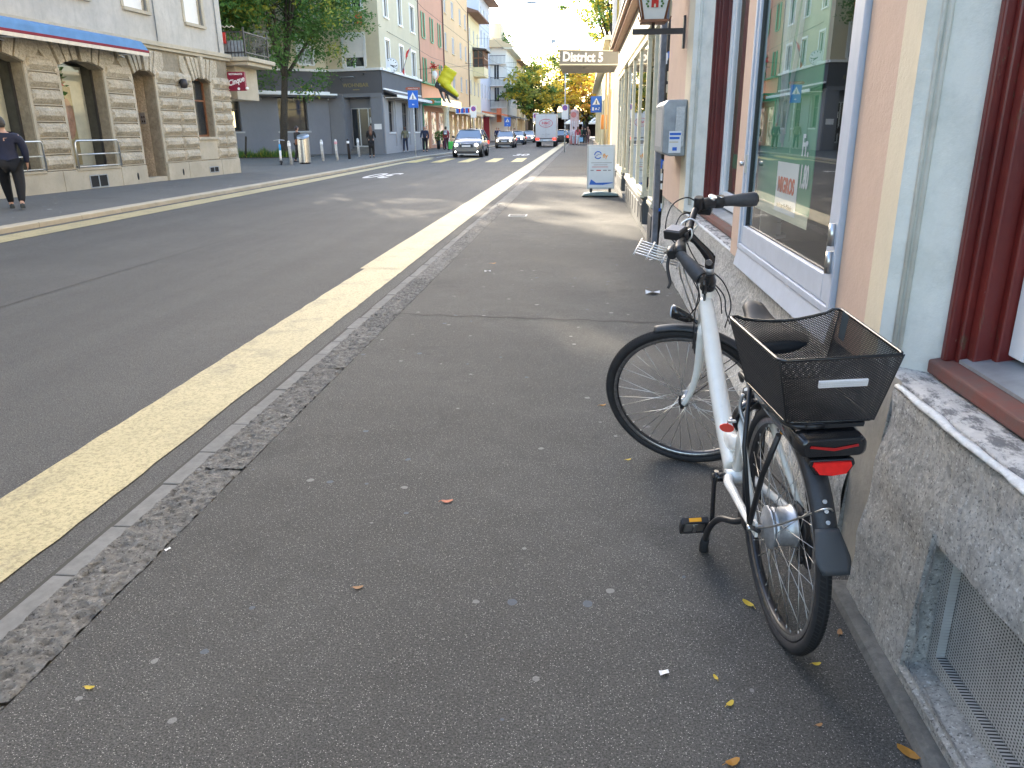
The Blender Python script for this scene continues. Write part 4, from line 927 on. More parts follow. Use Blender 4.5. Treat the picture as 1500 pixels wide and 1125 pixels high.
def wheel(M, parent, name, hub_r, hub_w, ns=36, fl=.03, motor=False):
    """M maps wheel frame (x fwd, y axle, z up, origin hub) to bike frame"""
    R = .35; b = MB(); n = 96; prof = []
    for k in range(12):
        a = 2*math.pi*k/12; prof.append((R-.019+.019*math.cos(a), .0195*math.sin(a)))
    vs = []
    for i in range(n):
        an = 2*math.pi*i/n
        for (r, y) in prof: vs.append(M @ Vector((r*math.cos(an), y, r*math.sin(an))))
    fs = [(i*12+j, i*12+(j+1) % 12, ((i+1) % n)*12+(j+1) % 12, ((i+1) % n)*12+j) for i in range(n) for j in range(12)]
    b.add(vs, fs, 0, True)
    # tread blocks in a slanted row pattern
    for i in range(150):
        for (y0, y1, sk) in ((-.0145, -.003, .5), (.003, .0145, -.5)):
            an = 2*math.pi*i/150; d = 2*math.pi/150*.36; q = []
            for (aa, y) in ((an-d, y0), (an+d, y0), (an+d, y1), (an-d, y1)):
                a2 = aa+sk*(abs(y)/.0145)*2*math.pi/150; rr = R-.019+math.sqrt(max(0, .0198**2-y*y))+.0016
                q.append(M @ Vector((rr*math.cos(a2), y, rr*math.sin(a2))))
            b.add(q, [(0, 1, 2, 3)], 1)
    ty = b.build('tyre', [MT['rubber'], MT['blackt']], None)
    wh = thing(name, None, None); wh.parent = parent; ty.parent = wh
    b = MB(); pr = [(.3165, -.0125), (.3125, -.014), (.298, -.012), (.294, 0), (.298, .012), (.3125, .014), (.3165, .0125), (.311, 0)]
    vs = []
    for i in range(n):
        an = 2*math.pi*i/n
        for (r, y) in pr: vs.append(M @ Vector((r*math.cos(an), y, r*math.sin(an))))
    m_ = len(pr)
    for i in range(n):
        for j in range(m_):
            f = (i*m_+j, i*m_+(j+1) % m_, ((i+1) % n)*m_+(j+1) % m_, ((i+1) % n)*m_+j)
            b.f.append(list(f)); b.m.append(1 if j in (1, 4) else 0); b.sm.append(True)
    b.v += [tuple(v) for v in vs]
    b.build('rim', [MT['rimalu'], MT['rimside']], wh)
    b = MB(); spk = []
    for k in range(ns):
        side = 1 if k % 2 else -1; a0 = 2*math.pi*k/ns; off = (1 if (k//2) % 2 else -1)*R_(55 if not motor else 32)
        p0 = Vector((hub_r*math.cos(a0+off), side*fl, hub_r*math.sin(a0+off))); p1 = Vector((.298*math.cos(a0), side*.002, .298*math.sin(a0)))
        b.cyl(M @ p0, M @ p1, .0011, n=4)
        b.cyl(M @ p1, M @ (p1+(p0-p1)*.045), .0020, n=5)
    b.build('spokes', MT['steel'], wh)
    return wh
Mr = Matrix.Translation((0, 0, .35)) @ Matrix.Rotation(R_(7), 4, 'Y')
rw = wheel(Mr, BK, 'rear_wheel', .058, .09, motor=True, fl=.036)
Mf = Ms @ Matrix.Translation((.05, 0, 0))
fwh = wheel(Mf, BK, 'front_wheel', .022, .06, fl=.028)
RX = Matrix.Rotation(R_(90), 4, 'X')
b = MB().lathe([(0, -.052), (.03, -.052), (.034, -.046), (.05, -.042), (.056, -.038), (.062, -.037), (.062, -.031), (.056, -.029), (.056, -.024), (.0575, -.022), (.0575, -.017), (.056, -.015), (.056, .026), (.062, .028), (.062, .035), (.050, .038), (.03, .046), (0, .048)], 40, Mr @ RX)
b.cyl(Mr @ Vector((0, .052, 0)), Mr @ Vector((0, .094, 0)), .0075).cyl(Mr @ Vector((0, -.06, 0)), Mr @ Vector((0, -.09, 0)), .0075)
b.build('hub_motor', MT['alu'], rw)
b = MB().lathe([(0, -.0), (.009, 0), (.009, .012), (.0, .012)], 6, Matrix.Translation((0, .083, .35)) @ Matrix.Rotation(R_(-90), 4, 'X')); b.build('axle_nut', MT['steel'], rw)
b = MB().lathe([(.01, -.036), (.022, -.034), (.022, -.028), (.014, -.024), (.014, .024), (.022, .028), (.022, .034), (.01, .036)], 20, Mf @ RX); b.cyl(Mf @ Vector((0, -.055, 0)), Mf @ Vector((0, .055, 0)), .006); b.build('hub', MT['alu'], fwh)
# quick release lever and the white axle caps
b = MB().tube(smooth_path([Mf @ Vector((0, .058, 0)), Mf @ Vector((.01, .066, .02)), Mf @ Vector((.012, .062, .06))]), .0055, 8).cyl(Mf @ Vector((0, .05, 0)), Mf @ Vector((0, .066, 0)), .009)
b.build('quick_release', MT['black'], fwh)
# cassette, chain and derailleur on the right side
b = MB()
for (r, y) in ((.062, -.050), (.056, -.055), (.050, -.060), (.044, -.065), (.038, -.070)): b.lathe([(.012, y), (r, y), (r, y-.002), (.012, y-.002)], 40, Matrix.Translation((0, 0, .35)) @ Matrix.Rotation(R_(-90), 4, 'X') @ Matrix.Diagonal((1, 1, 1, 1)))
b.build('sprockets', MT['darkmetal'], rw)
b = MB(); b.tube([(.0, -.062, .40), (.46, -.058, .375)], .005, 4).tube([(.02, -.066, .262), (.46, -.058, .215)], .005, 4); b.build('chain', MT['darkmetal'], BK)
b = MB().box(-.03, .03, -.085, -.07, .22, .30).cyl((0, -.075, .27), (0, -.062, .27), .022).cyl((.02, -.075, .235), (.02, -.062, .235), .022).cyl((0, -.07, .35), (-.005, -.085, .28), .012); b.build('derailleur', MT['black'], BK, bevel=.004)
# frame
b = MB()
mt = smooth_path([(.985, 0, .800), (.93, 0, .742), (.84, 0, .622), (.75, 0, .512), (.66, 0, .420), (.57, 0, .350), (.50, 0, .305)], 5)
def oval(path, w, h, n=18):
    secs = []
    for i, p in enumerate(path):
        t = (path[min(i+1, len(path)-1)]-path[max(i-1, 0)]).normalized(); s_ = Vector((0, 1, 0)); q = t.cross(s_).normalized()
        ww = w[i] if isinstance(w, list) else w; hh = h[i] if isinstance(h, list) else h
        secs.append([p+s_*math.copysign(abs(math.cos(a))**.8, math.cos(a))*ww/2+q*math.copysign(abs(math.sin(a))**.8, math.sin(a))*hh/2 for a in [2*math.pi*k/n for k in range(n)]])
    return secs
wl = lerpl([.053, .058, .062, .063, .063, .066, .070], 5); hl = lerpl([.052, .066, .076, .078, .08, .084, .088], 5)
b.loft(oval(mt, wl, hl))
b.cyl(SP(0, 0, .385), SP(0, 0, .545), .026, .025, 20)                       # head tube
b.cyl((.465, -.04, .29), (.465, .04, .29), .027, n=20)                       # bottom bracket shell
b.tube([(.475, 0, .30), (.345, 0, .645)], .0185, 16)                         # seat tube
b.loft(oval([Vector((.60, 0, .375)), Vector((.50, 0, .40)), Vector((.435, 0, .43))], [.05, .042, .03], [.085, .06, .04]))
for s_ in (1, -1):
    b.tube(smooth_path([(.455, s_*.030, .292), (.40, s_*.046, .298), (.31, s_*.052, .308), (.20, s_*.062, .322), (.08, s_*.072, .338), (.0, s_*.075, .348)]), lerpl([.018, .016, .014, .013, .012, .012], 6), 12)
    b.tube([(.0, s_*.073, .352), (.30, s_*.045, .585), (.352, s_*.012, .62)], .0095, 10)
    b.box(-.016, .022, s_*.073-.004, s_*.073+.004, .328, .372)
b.build('frame', MT['bwhite'], BK)
# fork (steered)
b = MB()
for s_ in (1, -1):
    b.tube([Ms @ v for v in smooth_path([(.0, s_*.022, .385), (.0, s_*.046, .37), (.0, s_*.050, .30), (.004, s_*.051, .18), (.022, s_*.051, .07), (.05, s_*.051, .0)])], lerpl([.017, .018, .0175, .015, .0125, .0105], 6), 14)
b.tube([Ms @ Vector((0, -.03, .385)), Ms @ Vector((0, .03, .385))], .019, 12)
fk = b.build('fork', MT['bwhite'], BK)
MB().lathe([(.027, .545), (.030, .55), (.030, .562), (.027, .565), (.031, .572), (.031, .585), (.024, .600), (.0225, .612)], 20, Ms).build('headset', MT['blackg'], BK)
MB().lathe([(.0225, .612), (.0165, .613), (.0165, .655)], 16, Ms).build('steerer_spacer', MT['black'], BK)
b = MB().tube([Ms @ Vector((0, 0, .62)), Ms @ Vector((0, 0, .685))], .0185, 16)
b.loft([[Ms @ Vector((x+c_*h*-.55, w_*math.cos(a), z+h*math.sin(a))) for a in [2*math.pi*k/16 for k in range(16)]] for (x, z, w_, h, c_) in ((-.012, .665, .019, .03, 0), (.012, .69, .020, .028, 0), (.04, .722, .018, .02, 0), (.065, .748, .018, .017, 0), (.088, .765, .022, .02, 0))])
b.cyl(Ms @ Vector((.09, -.026, .768)), Ms @ Vector((.09, .026, .768)), .0195, n=18)
b.build('stem', MT['blackg'], BK)
MB().cyl(Ms @ Vector((.0, .020, .672)), Ms @ Vector((.0, .027, .672)), .0125, n=20).build('stem_bolt', MT['chrome'], BK)
MB().tube([Ms @ Vector((0, 0, .617)), Ms @ Vector((0, 0, .64))], .0192, 16).build('spacer_ring', MT['alu'], BK)
# handlebar
hb = {1: [(.09, 0, .768), (.092, .05, .770), (.093, .10, .785), (.095, .15, .795), (.083, .190, .783), (.060, .212, .772)],
      -1: [(.09, 0, .768), (.093, -.05, .770), (.094, -.10, .785), (.092, -.15, .797), (.075, -.195, .804), (.04, -.225, .803), (.0, -.25, .800)]}
b = MB(); b.tube([Ms @ v for v in smooth_path(hb[1])], .0125, 14); b.tube([Ms @ v for v in smooth_path(hb[-1])], .0125, 14); b.build('handlebar', MT['black'], BK)
gr = {1: [(.085, .190, .783), (.060, .212, .771), (.03, .238, .758), (.005, .260, .746), (-.012, .273, .739)],
      -1: [(.010, -.243, .801), (-.025, -.262, .800), (-.065, -.280, .799), (-.10, -.297, .798), (-.115, -.304, .798)]}
MT['grip'] = mat('dark_grey_grip', (.05, .052, .058), .5, var=.15, vs=90, bs=400, bk=.3, bd=.001)
for s_ in (1, -1):
    p = [Ms @ v for v in smooth_path(gr[s_])]; rr = lerpl([.0185, .021, .0265, .0285, .0265], 6)
    b = MB().tube(p, rr, 18, flat=.80); 
    b.build('grip', MT['grip'], BK)
    b = MB().tube([p[-1], p[-1]+(p[-1]-p[-2]).normalized()*.006], [.022, .017], 16, flat=.8); b.build('grip_end', MT['blackg'], BK)
# brake levers, shifter, display, bell
def lever(pts, r=.006, nm='brake_lever'):
    MB().tube([Ms @ v for v in smooth_path(pts)], lerpl([r*1.5]+[r]*(len(pts)-1), 6), 8, flat=1.5).build(nm, MT['black'], BK)
lever([(.095, .165, .788), (.118, .170, .765), (.122, .195, .735), (.112, .222, .712), (.10, .244, .690), (.104, .255, .672)])
lever([(.05, -.205, .800), (.075, -.225, .782), (.072, -.26, .775), (.045, -.30, .772)])
b = MB().tube([Ms @ Vector((.09, .155, .794)), Ms @ Vector((.078, .195, .78))], .021, 14).loft([[Ms @ Vector((x+.017*math.cos(a), y, z+.017*math.sin(a))) for a in [2*math.pi*k/10 for k in range(10)]] for (x, y, z) in ((.105, .150, .780), (.118, .170, .770), (.110, .19, .77))]); b.build('brake_clamp', MT['black'], BK)
b = MB().tube([Ms @ Vector((.078, -.19, .804)), Ms @ Vector((.035, -.228, .803))], .023, 16).tube([Ms @ Vector((.035, -.228, .803)), Ms @ Vector((.005, -.245, .801))], .025, 16).cyl(Ms @ Vector((.085, -.165, .80)), Ms @ Vector((.085, -.165, .845)), .02, .018).box(.04, .09, -.235, -.19, .762, .79, M=Ms); b.build('gear_shifter', MT['black'], BK, bevel=.003)
MB().cyl(Ms @ Vector((.045, -.215, .815)), Ms @ Vector((.040, -.215, .832)), .016).cyl(Ms @ Vector((.012, -.24, .818)), Ms @ Vector((.012, -.24, .826)), .012).build('shifter_window', MT['chrome'], BK)
Md = Ms @ Matrix.Translation((.125, .058, .800)) @ Matrix.Rotation(R_(8), 4, 'Y') @ Matrix.Rotation(R_(-20), 4, 'Z')
dsp = MB().box(-.038, .034, -.026, .034, -.022, .014, M=Md).box(-.05, -.03, -.01, .01, -.03, .0, M=Md).build('display', MT['black'], BK, bevel=.006)
MB().box(-.030, .026, -.020, .026, .0145, .016, M=Md).build('screen', mat('display_glass', (.09, .07, .06), .15, var=0), dsp)
MB().tube(smooth_path([Ms @ Vector((.09, .03, .79)), Ms @ Vector((.075, .028, .80)), Ms @ Vector((.07, .04, .775)), Ms @ Vector((.095, .05, .75)), Ms @ Vector((.115, .04, .765)), Ms @ Vector((.105, .03, .79))]), .0035, 6).tube(smooth_path([Ms @ Vector((.075, -.01, .775)), Ms @ Vector((.06, -.02, .80)), Ms @ Vector((.09, -.035, .812)), Ms @ Vector((.12, -.02, .795)), Ms @ Vector((.118, .01, .765))]), .0035, 6).build('wire_loop', MT['steel'], BK)
# cables
def cable(pts, r=.0025, nm='cable'): MB().tube(smooth_path(pts, 8), r, 6).build(nm, MT['black'], BK)
cable([SP(.085, -.165, .82), SP(.13, -.15, .845), SP(.175, -.09, .83), SP(.18, -.03, .76), SP(.13, 0, .72), SP(.10, .0, .70)])
cable([SP(.10, -.14, .79), SP(.14, -.10, .79), SP(.15, -.05, .73), SP(.10, -.02, .68), SP(.03, -.03, .60), SP(-.04, -.05, .50), SP(-.06, -.04, .42)])
cable([SP(.08, -.19, .79), SP(.12, -.12, .76), SP(.10, -.06, .70), SP(.03, -.04, .60), SP(-.055, -.055, .50), SP(-.075, -.03, .44), SP(-.10, 0, .40)])
cable([SP(.12, .165, .77), SP(.15, .12, .74), SP(.11, .04, .69), SP(.02, -.03, .62), SP(-.05, -.06, .55), SP(-.09, -.05, .46), SP(-.08, -.02, .37)])
cable([SP(.10, .06, .78), SP(.09, .05, .68), SP(.05, .045, .60), SP(.02, .04, .52), SP(.06, .03, .43), SP(.10, .02, .41)])
cable([SP(.11, .09, .78), SP(.05, .10, .66), SP(.02, .085, .58), SP(.03, .07, .47), SP(.03, .055, .38)])
MB().tube([SP(.012, .03, .60), SP(.005, .035, .545)], .010, 8).tube([SP(.003, .036, .54), SP(.002, .03, .42)], .005, 8).build('cable_guide', MT['blackg'], BK)
# wire porteur rack tips in front of the head tube (silver front carrier grid)
b = MB(); Mg = Ms @ Matrix.Translation((.19, .02, .685)) @ Matrix.Rotation(R_(-12), 4, 'Y') @ Matrix.Scale(.85, 4)
for k in range(6): y = -.06+.024*k; b.tube([Mg @ Vector((-.10, y, 0)), Mg @ Vector((.10, y, .0))], .0028, 6)
for x in (-.10, -.03, .04, .10): b.tube([Mg @ Vector((x, -.085, 0)), Mg @ Vector((x, .085, 0))], .0032, 6)
b.tube([Mg @ Vector((-.10, -.04, 0)), SP(.10, -.03, .60), SP(.03, -.03, .42)], .0035, 6).tube([Mg @ Vector((-.10, .04, 0)), SP(.10, .03, .60), SP(.03, .03, .42)], .0035, 6)
b.build('front_carrier', MT['steel'], BK)
# headlight
b = MB().loft([[Ms @ (Vector((x, 0, z))+Vector((0, w_*math.cos(a), h*math.sin(a)))) for a in [2*math.pi*k/16 for k in range(16)]] for (x, z, w_, h) in ((.045, .40, .010, .012), (.07, .405, .019, .022), (.105, .418, .024, .028), (.128, .424, .026, .030))])
b.tube([Ms @ Vector((.0, 0, .375)), Ms @ Vector((.045, 0, .398))], .008, 8)
hl_ = b.build('headlight', MT['blackg'], BK)
b = MB().loft([[Ms @ (Vector((x, 0, .425))+Vector((0, w_*math.cos(a), w_*1.15*math.sin(a)))) for a in [2*math.pi*k/16 for k in range(16)]] for (x, w_) in ((.128, .0245), (.134, .020), (.137, .008))]); b.build('lens', mat('lamp_lens', (.55, .62, .72), .08, var=0, coat=1), hl_)
# fenders
def fender(M, a0, a1, r, w_, nm, n=40):
    b = MB(); secs = []
    for i in range(n+1):
        a = R_(a0+(a1-a0)*i/n); row = []
        for k in range(9):
            u_ = -1+k/4; rr = r-.013*u_*u_-.002; row.append(M @ Vector((rr*math.sin(a), u_*w_/2, rr*math.cos(a))))
        for k in range(9):
            u_ = 1-k/4; rr = r-.013*u_*u_-.0045; row.append(M @ Vector((rr*math.sin(a), u_*w_/2*.95, rr*math.cos(a))))
        secs.append(row)
    b.loft(secs); return b.build(nm, MT['fend'], BK)
MT['fend'] = mat('matt_fender', (.030, .033, .038), .5, var=.35, vs=16, fine=.5)
Mr0 = Matrix.Translation((0, 0, .35))
rf = fender(Mr0, -66, 46, .378, .056, 'rear_fender')
fender(Mf, -48, 24, .372, .052, 'front_fender', 24)
b = MB(); secs = []
for i in range(9):                                                     # flared mud flap
    a = R_(-62-1.9*i); r = .379+.0015*i+.0003*i*i; w_ = .056+.026*min(1, i/5)-(.02*(i-6)/2 if i > 6 else 0); row = []
    for k in range(7): u_ = -1+k/3; row.append(Mr0 @ Vector(((r-.012*u_*u_*(1-i/10))*math.sin(a), u_*w_/2, (r-.012*u_*u_*(1-i/10))*math.cos(a))))
    for k in range(7): u_ = 1-k/3; row.append(Mr0 @ Vector(((r+.003-.012*u_*u_*(1-i/10))*math.sin(a), u_*w_/2, (r+.003-.012*u_*u_*(1-i/10))*math.cos(a))))
    secs.append(row)
b.loft(secs); b.build('mud_flap', mat('flap_rubber', (.045, .05, .055), .6, var=.1), rf)
b = MB()
for a, dy in ((-52.5, 0), (-56, 0), (-60, 0), (-65, 0)):
    q = Vector((.380*math.sin(R_(a)), dy, .35+.380*math.cos(R_(a)))); nrm = Vector((math.sin(R_(a)), 0, math.cos(R_(a))))
    b.cyl(q-nrm*.004, q+nrm*.003, .0055, n=10)
b.build('rivet', MT['chrome'], rf)
pth = smooth_path([(-.005, .082, .352), (-.13, .064, .425), (-.27, .036, .528), (-.318, .0, .572), (-.27, -.034, .53), (-.10, -.07, .41)])
MB().tube(pth, .0027, 8).build('fender_stay', MT['steel'], rf)
MB().tube([(0, .082, .352), (-.05, .077, .367)], .007, 8).build('stay_cap', MT['black'], rf)
st = MB()
for s_ in (1, -1): st.tube([Mf @ Vector((0, s_*.055, .02)), Mf @ Vector((-.23, s_*.03, .285))], .0022, 6)
st.build('front_fender_stay', MT['black'], BK)
# brakes
b = MB()
for s_ in (1, -1): b.tube([Ms @ v for v in smooth_path([(.018, s_*.040, .265), (.026, s_*.048, .32), (.022, s_*.044, .37)])], .006, 8).box(.004, .034, s_*.030-.006, s_*.030+.006, .283, .297, M=Ms)
b.build('front_brake', MT['darkmetal'], BK)
b = MB()
for s_ in (1, -1): b.tube(smooth_path([(.245, s_*.040, .57), (.265, s_*.052, .62), (.262, s_*.045, .665)]), .006, 8)
b.build('rear_brake', MT['alu'], BK)
# rack, battery, light
rk = MB()
for s_ in (1, -1):
    rk.tube(smooth_path([(.33, s_*.03, .685), (.25, s_*.055, .735), (.0, s_*.06, .742), (-.18, s_*.06, .742), (-.215, s_*.02, .742)]), .0068, 10)
    rk.tube([(.005, s_*.088, .365), (.10, s_*.082, .56), (.13, s_*.062, .735)], .0068, 10)
    rk.tube([(-.0, s_*.088, .365), (-.09, s_*.085, .56), (-.155, s_*.068, .70)], .0078, 10)
rk.cyl((.13, -.06, .738), (.13, .06, .738), .005).cyl((-.10, -.06, .738), (-.10, .06, .738), .005).cyl((-.215, -.022, .742), (-.215, .022, .742), .0068)
rk = rk.build('rear_rack', MT['black'], BK)
yo = -.030
def rrect(x, w_, z0, z1, n=5, r=.02):
    pts = []
    for (cy, cz, a0) in ((w_-r, z1-r, 0), (-w_+r, z1-r, 90), (-w_+r, z0+r, 180), (w_-r, z0+r, 270)):
        for k in range(n): a = R_(a0+90*k/(n-1)); pts.append(Vector((x, yo+cy+r*math.cos(a), cz+r*math.sin(a))))
    return pts
bt = MB().loft([rrect(-.262, .070, .682, .722, r=.015), rrect(-.255, .080, .678, .728, r=.018), rrect(-.20, .082, .676, .733), rrect(.16, .07, .676, .733)]).build('battery', MT['blackg'], BK)
MT['redlens'] = mat('red_lens', (.90, .015, .012), .12, var=.1, vs=60, coat=1)
b = MB().add([(-.2645, yo+y, z) for (y, z) in ((.056, .712), (.0, .704), (-.056, .712), (-.058, .706), (.0, .696), (.058, .706))], [(0, 1, 2, 3, 4, 5)]); b.build('reflector_strip', mat('dark_red_strip', (.42, .01, .01), .2, var=0, coat=.6), bt)
tl = MB().loft([[Vector((x, yo+.004+y*s_, z)) for (y, z) in ((.052, .676), (-.052, .676), (-.056, .662), (-.040, .636), (.0, .631), (.040, .636), (.056, .662))] for (x, s_) in ((-.21, .9), (-.268, 1))], smooth=False).build('tail_light', MT['blackg'], BK, bevel=.003)
MB().loft([[Vector((x, yo+.004+y*s_, z)) for (y, z) in ((.045, .671), (-.045, .671), (-.048, .660), (-.034, .641), (.0, .637), (.034, .641), (.048, .660))] for (x, s_) in ((-.266, 1), (-.276, .93))], smooth=False).build('lens', MT['redlens'], tl)
# basket: woven diamond wire on five faces plus rims
bs_ = MB()
tf = [(.055, .145), (.055, -.150), (-.315, -.150), (-.310, .125)]; bf = [(.125, .075), (.125, -.140), (-.215, -.140), (-.205, .068)]
zt_, zb_ = .945, .752
T4 = [Vector((x, y, zt_+(.022 if i == 1 else (.018 if i == 0 else 0)))) for i, (x, y) in enumerate(tf)]; B4 = [Vector((x, y, zb_)) for (x, y) in bf]
def diamonds(b, A, B_, C_, D, nu, nv, r=.00105, sag=0):
    """A-B bottom, D-C top (bilinear), wires in both diagonal directions"""
    def pt(u, v):
        p = A*(1-u)*(1-v)+B_*u*(1-v)+C_*u*v+D*(1-u)*v
        if sag: p = p-Vector((0, 0, sag*math.sin(math.pi*u)*v))
        return p
    nrm = (B_-A).cross(D-A).normalized(); k = nv/nu
    for s_ in (1, -1):
        for i in range(-nv, nu+1):
            u0 = i/nu; u1 = u0+nv/nu
            # line u = u0 + v*nv/nu (s=1) or mirrored
            v0 = max(0, -u0/(nv/nu)); v1 = min(1, (1-u0)/(nv/nu))
            if v1-v0 < .02: continue
            nseg = 3
            P_ = []
            for q in range(nseg+1):
                v = v0+(v1-v0)*q/nseg; u = u0+v*nv/nu; u = u if s_ == 1 else 1-u
                P_.append(pt(u, v))
            for a_, c_ in zip(P_, P_[1:]):
                t_ = (c_-a_).normalized(); w_ = t_.cross(nrm)*r; h_ = nrm*r*.6
                b.add([a_-w_-h_, a_+w_-h_, a_+w_+h_, a_-w_+h_, c_-w_-h_, c_+w_-h_, c_+w_+h_, c_-w_+h_], [(0, 1, 5, 4), (1, 2, 6, 5), (2, 3, 7, 6), (3, 0, 4, 7)], 0)
cell = .0096
for i in range(4):
    j = (i+1) % 4; L1 = (T4[i]-T4[j]).length; nu = int(L1/cell); nv = int((T4[i]-B4[i]).length/(cell*.8))
    sg = .022 if i == 0 else 0
    diamonds(bs_, B4[i], B4[j], T4[j], T4[i], nu, nv, sag=sg)
diamonds(bs_, B4[0], B4[1], B4[2], B4[3], 24, 38)
bk_ = bs_.build('basket', MT['black'], BK, recalc=False)
def rimloop(P4, r, nm, rad=.02, front_sag=0):
    pts = []
    for i in range(4):
        p, a, c = P4[i], P4[i-1], P4[(i+1) % 4]; d1 = (a-p).normalized(); d2 = (c-p).normalized()
        for k in range(5): t = k/4; pts.append(p+d1*rad*(1-t)**2+d2*rad*t*t)
        if i == 0 and front_sag:
            for k in range(1, 8): t = k/8; pts.append(p.lerp(c, t)-Vector((0, 0, front_sag*math.sin(math.pi*t))))
    MB().tube(pts, r, 8, closed=True, caps=False).build(nm, MT['blackg'], bk_)
rimloop(T4, .0042, 'rim_wire', front_sag=.022); rimloop(B4, .0035, 'base_wire')
b = MB()
for i in range(4): b.tube([B4[i], T4[i]], .0016, 6)
b.build('corner_wire', MT['black'], bk_)
rc = (T4[2]+T4[3])/2; rb = (B4[2]+B4[3])/2; c0 = rb.lerp(rc, .64); hy = (T4[2]-T4[3]).normalized(); hz = (rc-rb).normalized(); hn = hy.cross(hz).normalized(); 
if hn.x > 0: hn = -hn
c0 = c0+hy*.012
MR = Matrix((hy, hz, hn)).transposed().to_4x4(); MR.translation = c0+hn*.004
ref = MB().box(-.056, .056, -.0105, .0105, -.002, .004, M=MR).build('reflector', mat('reflector_silver', (.88, .87, .90), .35, 0, var=.06, vs=300), bk_, bevel=.001)
b = MB()
for k in range(27):
    for s_ in (-1, 1): b.add([MR @ Vector(p) for p in ((-.053+k*.004, s_*.0035-.003, .0043), (-.051+k*.004, s_*.0035, .0052), (-.053+k*.004, s_*.0035+.003, .0043), (-.055+k*.004, s_*.0035, .0043))], [(0, 1, 2, 3)])
b.build('prisms', MT['sign_white'], ref)
b = MB().quad(T4[1]+Vector((-.03, .004, .003)), T4[1]+Vector((-.07, .004, -.005)), T4[1]+Vector((-.065, .012, -.075)), T4[1]+Vector((-.028, .012, -.07))); b.build('plastic_tab', mat('teal_plastic', (.04, .06, .07), .3, var=0), bk_)
MB().cyl((-.205, yo-.09, .744), (-.205, yo+.06, .744), .008).box(-.22, -.12, yo-.085, yo+.055, .738, .748).build('basket_adapter', MT['black'], BK)
# saddle
sec = [(.372, .012, .912, .008), (.365, .028, .924, .020), (.335, .036, .928, .027), (.285, .038, .908, .025), (.24, .055, .890, .026), (.19, .080, .880, .028), (.15, .096, .880, .032), (.11, .100, .880, .032), (.085, .085, .876, .026), (.072, .05, .868, .014)]
b = MB(); ss = []
for (x, w_, z, h) in sec: ss.append([Vector((x, w_*math.cos(a)*(1 if math.sin(a) > -.3 else .9), z-.012+(h*math.sin(a) if math.sin(a) > 0 else h*.9*math.sin(a)))) for a in [2*math.pi*k/20 for k in range(20)]])
b.loft(ss); sd = b.build('saddle', mat('saddle_vinyl', (.018, .020, .024), .5, var=.1, vs=14, spec=.3), BK)
md = sd.modifiers.new('s', 'SUBSURF'); md.levels = 1; md.render_levels = 1
MB().tube([(.34, 0, .66), (.275, 0, .85)], .0135, 14).build('seat_post', MT['alu'], BK)
b = MB()
for s_ in (1, -1): b.tube([(.35, s_*.012, .862), (.29, s_*.022, .842), (.20, s_*.022, .842), (.12, s_*.04, .865)], .0035, 6)
b.build('saddle_rail', MT['steel'], sd)
MB().tube([(.355, 0, .615), (.345, 0, .645)], .0225, 14).build('seat_clamp', MT['black'], BK)
# ring lock with key
b = MB(); pts = [Vector((.285+.0*math.cos(a), .060*math.cos(a), .575+.052*math.sin(a))) for a in [R_(k) for k in range(-50, 231, 14)]]
b.tube(pts, .012, 8, flat=1.6); lk = b.build('ring_lock', MT['blackg'], BK)
b = MB().cyl((.27, .078, .585), (.245, .082, .585), .005).box(.235, .25, .07, .094, .582, .588); b.build('key', MT['alu'], lk)
kt = Vector((.29, .085, .545))
Mk = Mb.inverted() @ Matrix.Translation(Mb @ kt)
b = MB(); 
for y0_, y1_ in ((-.003, .001),): b.prism([(.022*math.cos(a)*(1.05), .014*math.sin(a)) for a in [2*math.pi*k/16 for k in range(16)]], y0_, y1_, ax='y', M=Mk @ Matrix.Rotation(R_(12), 4, 'Y'))
b.cyl((.285, .078, .57), (.29, .085, .556), .0018); b.build('key_tag', mat('red_tag', (.85, .08, .05), .4, var=.1), lk)
# crank, pedals, chainguard, kickstand
b = MB().loft([[Vector((x+hx*math.cos(a), y+.008*math.sin(a), z)) for a in [2*math.pi*k/12 for k in range(12)]] for (x, y, z, hx) in ((.462, .072, .315, .012), (.462, .076, .30, .018), (.461, .080, .27, .017), (.455, .084, .20, .012), (.448, .088, .14, .011), (.446, .090, .12, .015), (.446, .090, .110, .010))])
b.cyl((.465, .035, .29), (.465, .088, .29), .016, n=16)
b.build('crank', MT['blackg'], BK)
b = MB().loft([[Vector((x+.012*math.cos(a), -y+.008*math.sin(a), z)) for a in [2*math.pi*k/12 for k in range(12)]] for (x, y, z) in ((.466, .074, .29), (.472, .084, .38), (.482, .090, .46))]); b.build('crank', MT['blackg'], BK)
b = MB().lathe([(.02, -.056), (.085, -.058), (.088, -.066), (.083, -.068), (.02, -.066)], 36, Matrix.Translation((.465, 0, .29)) @ Matrix.Rotation(R_(-90), 4, 'X')); b.build('chain_ring', MT['black'], BK)
def pedal(M):
    p_ = MB().box(-.046, -.034, -.006, .086, -.012, .012, M=M).box(.034, .046, -.006, .086, -.012, .012, M=M).box(-.034, .034, .076, .088, -.012, .012, M=M).box(-.034, .034, -.006, .004, -.012, .012, M=M).build('pedal', MT['black'], BK, bevel=.003)
    MB().cyl(M @ Vector((0, -.02, 0)), M @ Vector((0, .08, 0)), .009, .007).box(-.034, .034, .03, .042, -.0125, .0125, M=M).box(-.03, .03, .006, .028, -.010, .010, M=M).box(-.03, .03, .045, .074, -.010, .010, M=M).build('cage', MT['steel'], p_, bevel=.002)
    for x in (-.047, .047): MB().box(x-.0015, x+.0015, .02, .062, -.007, .007, M=M).build('pedal_reflector', mat('amber_reflector', (.85, .38, .03), .25, var=0), p_)
    return p_
pedal(Matrix.Translation((.446, .112, .118)) @ Matrix.Rotation(R_(52), 4, 'Y'))
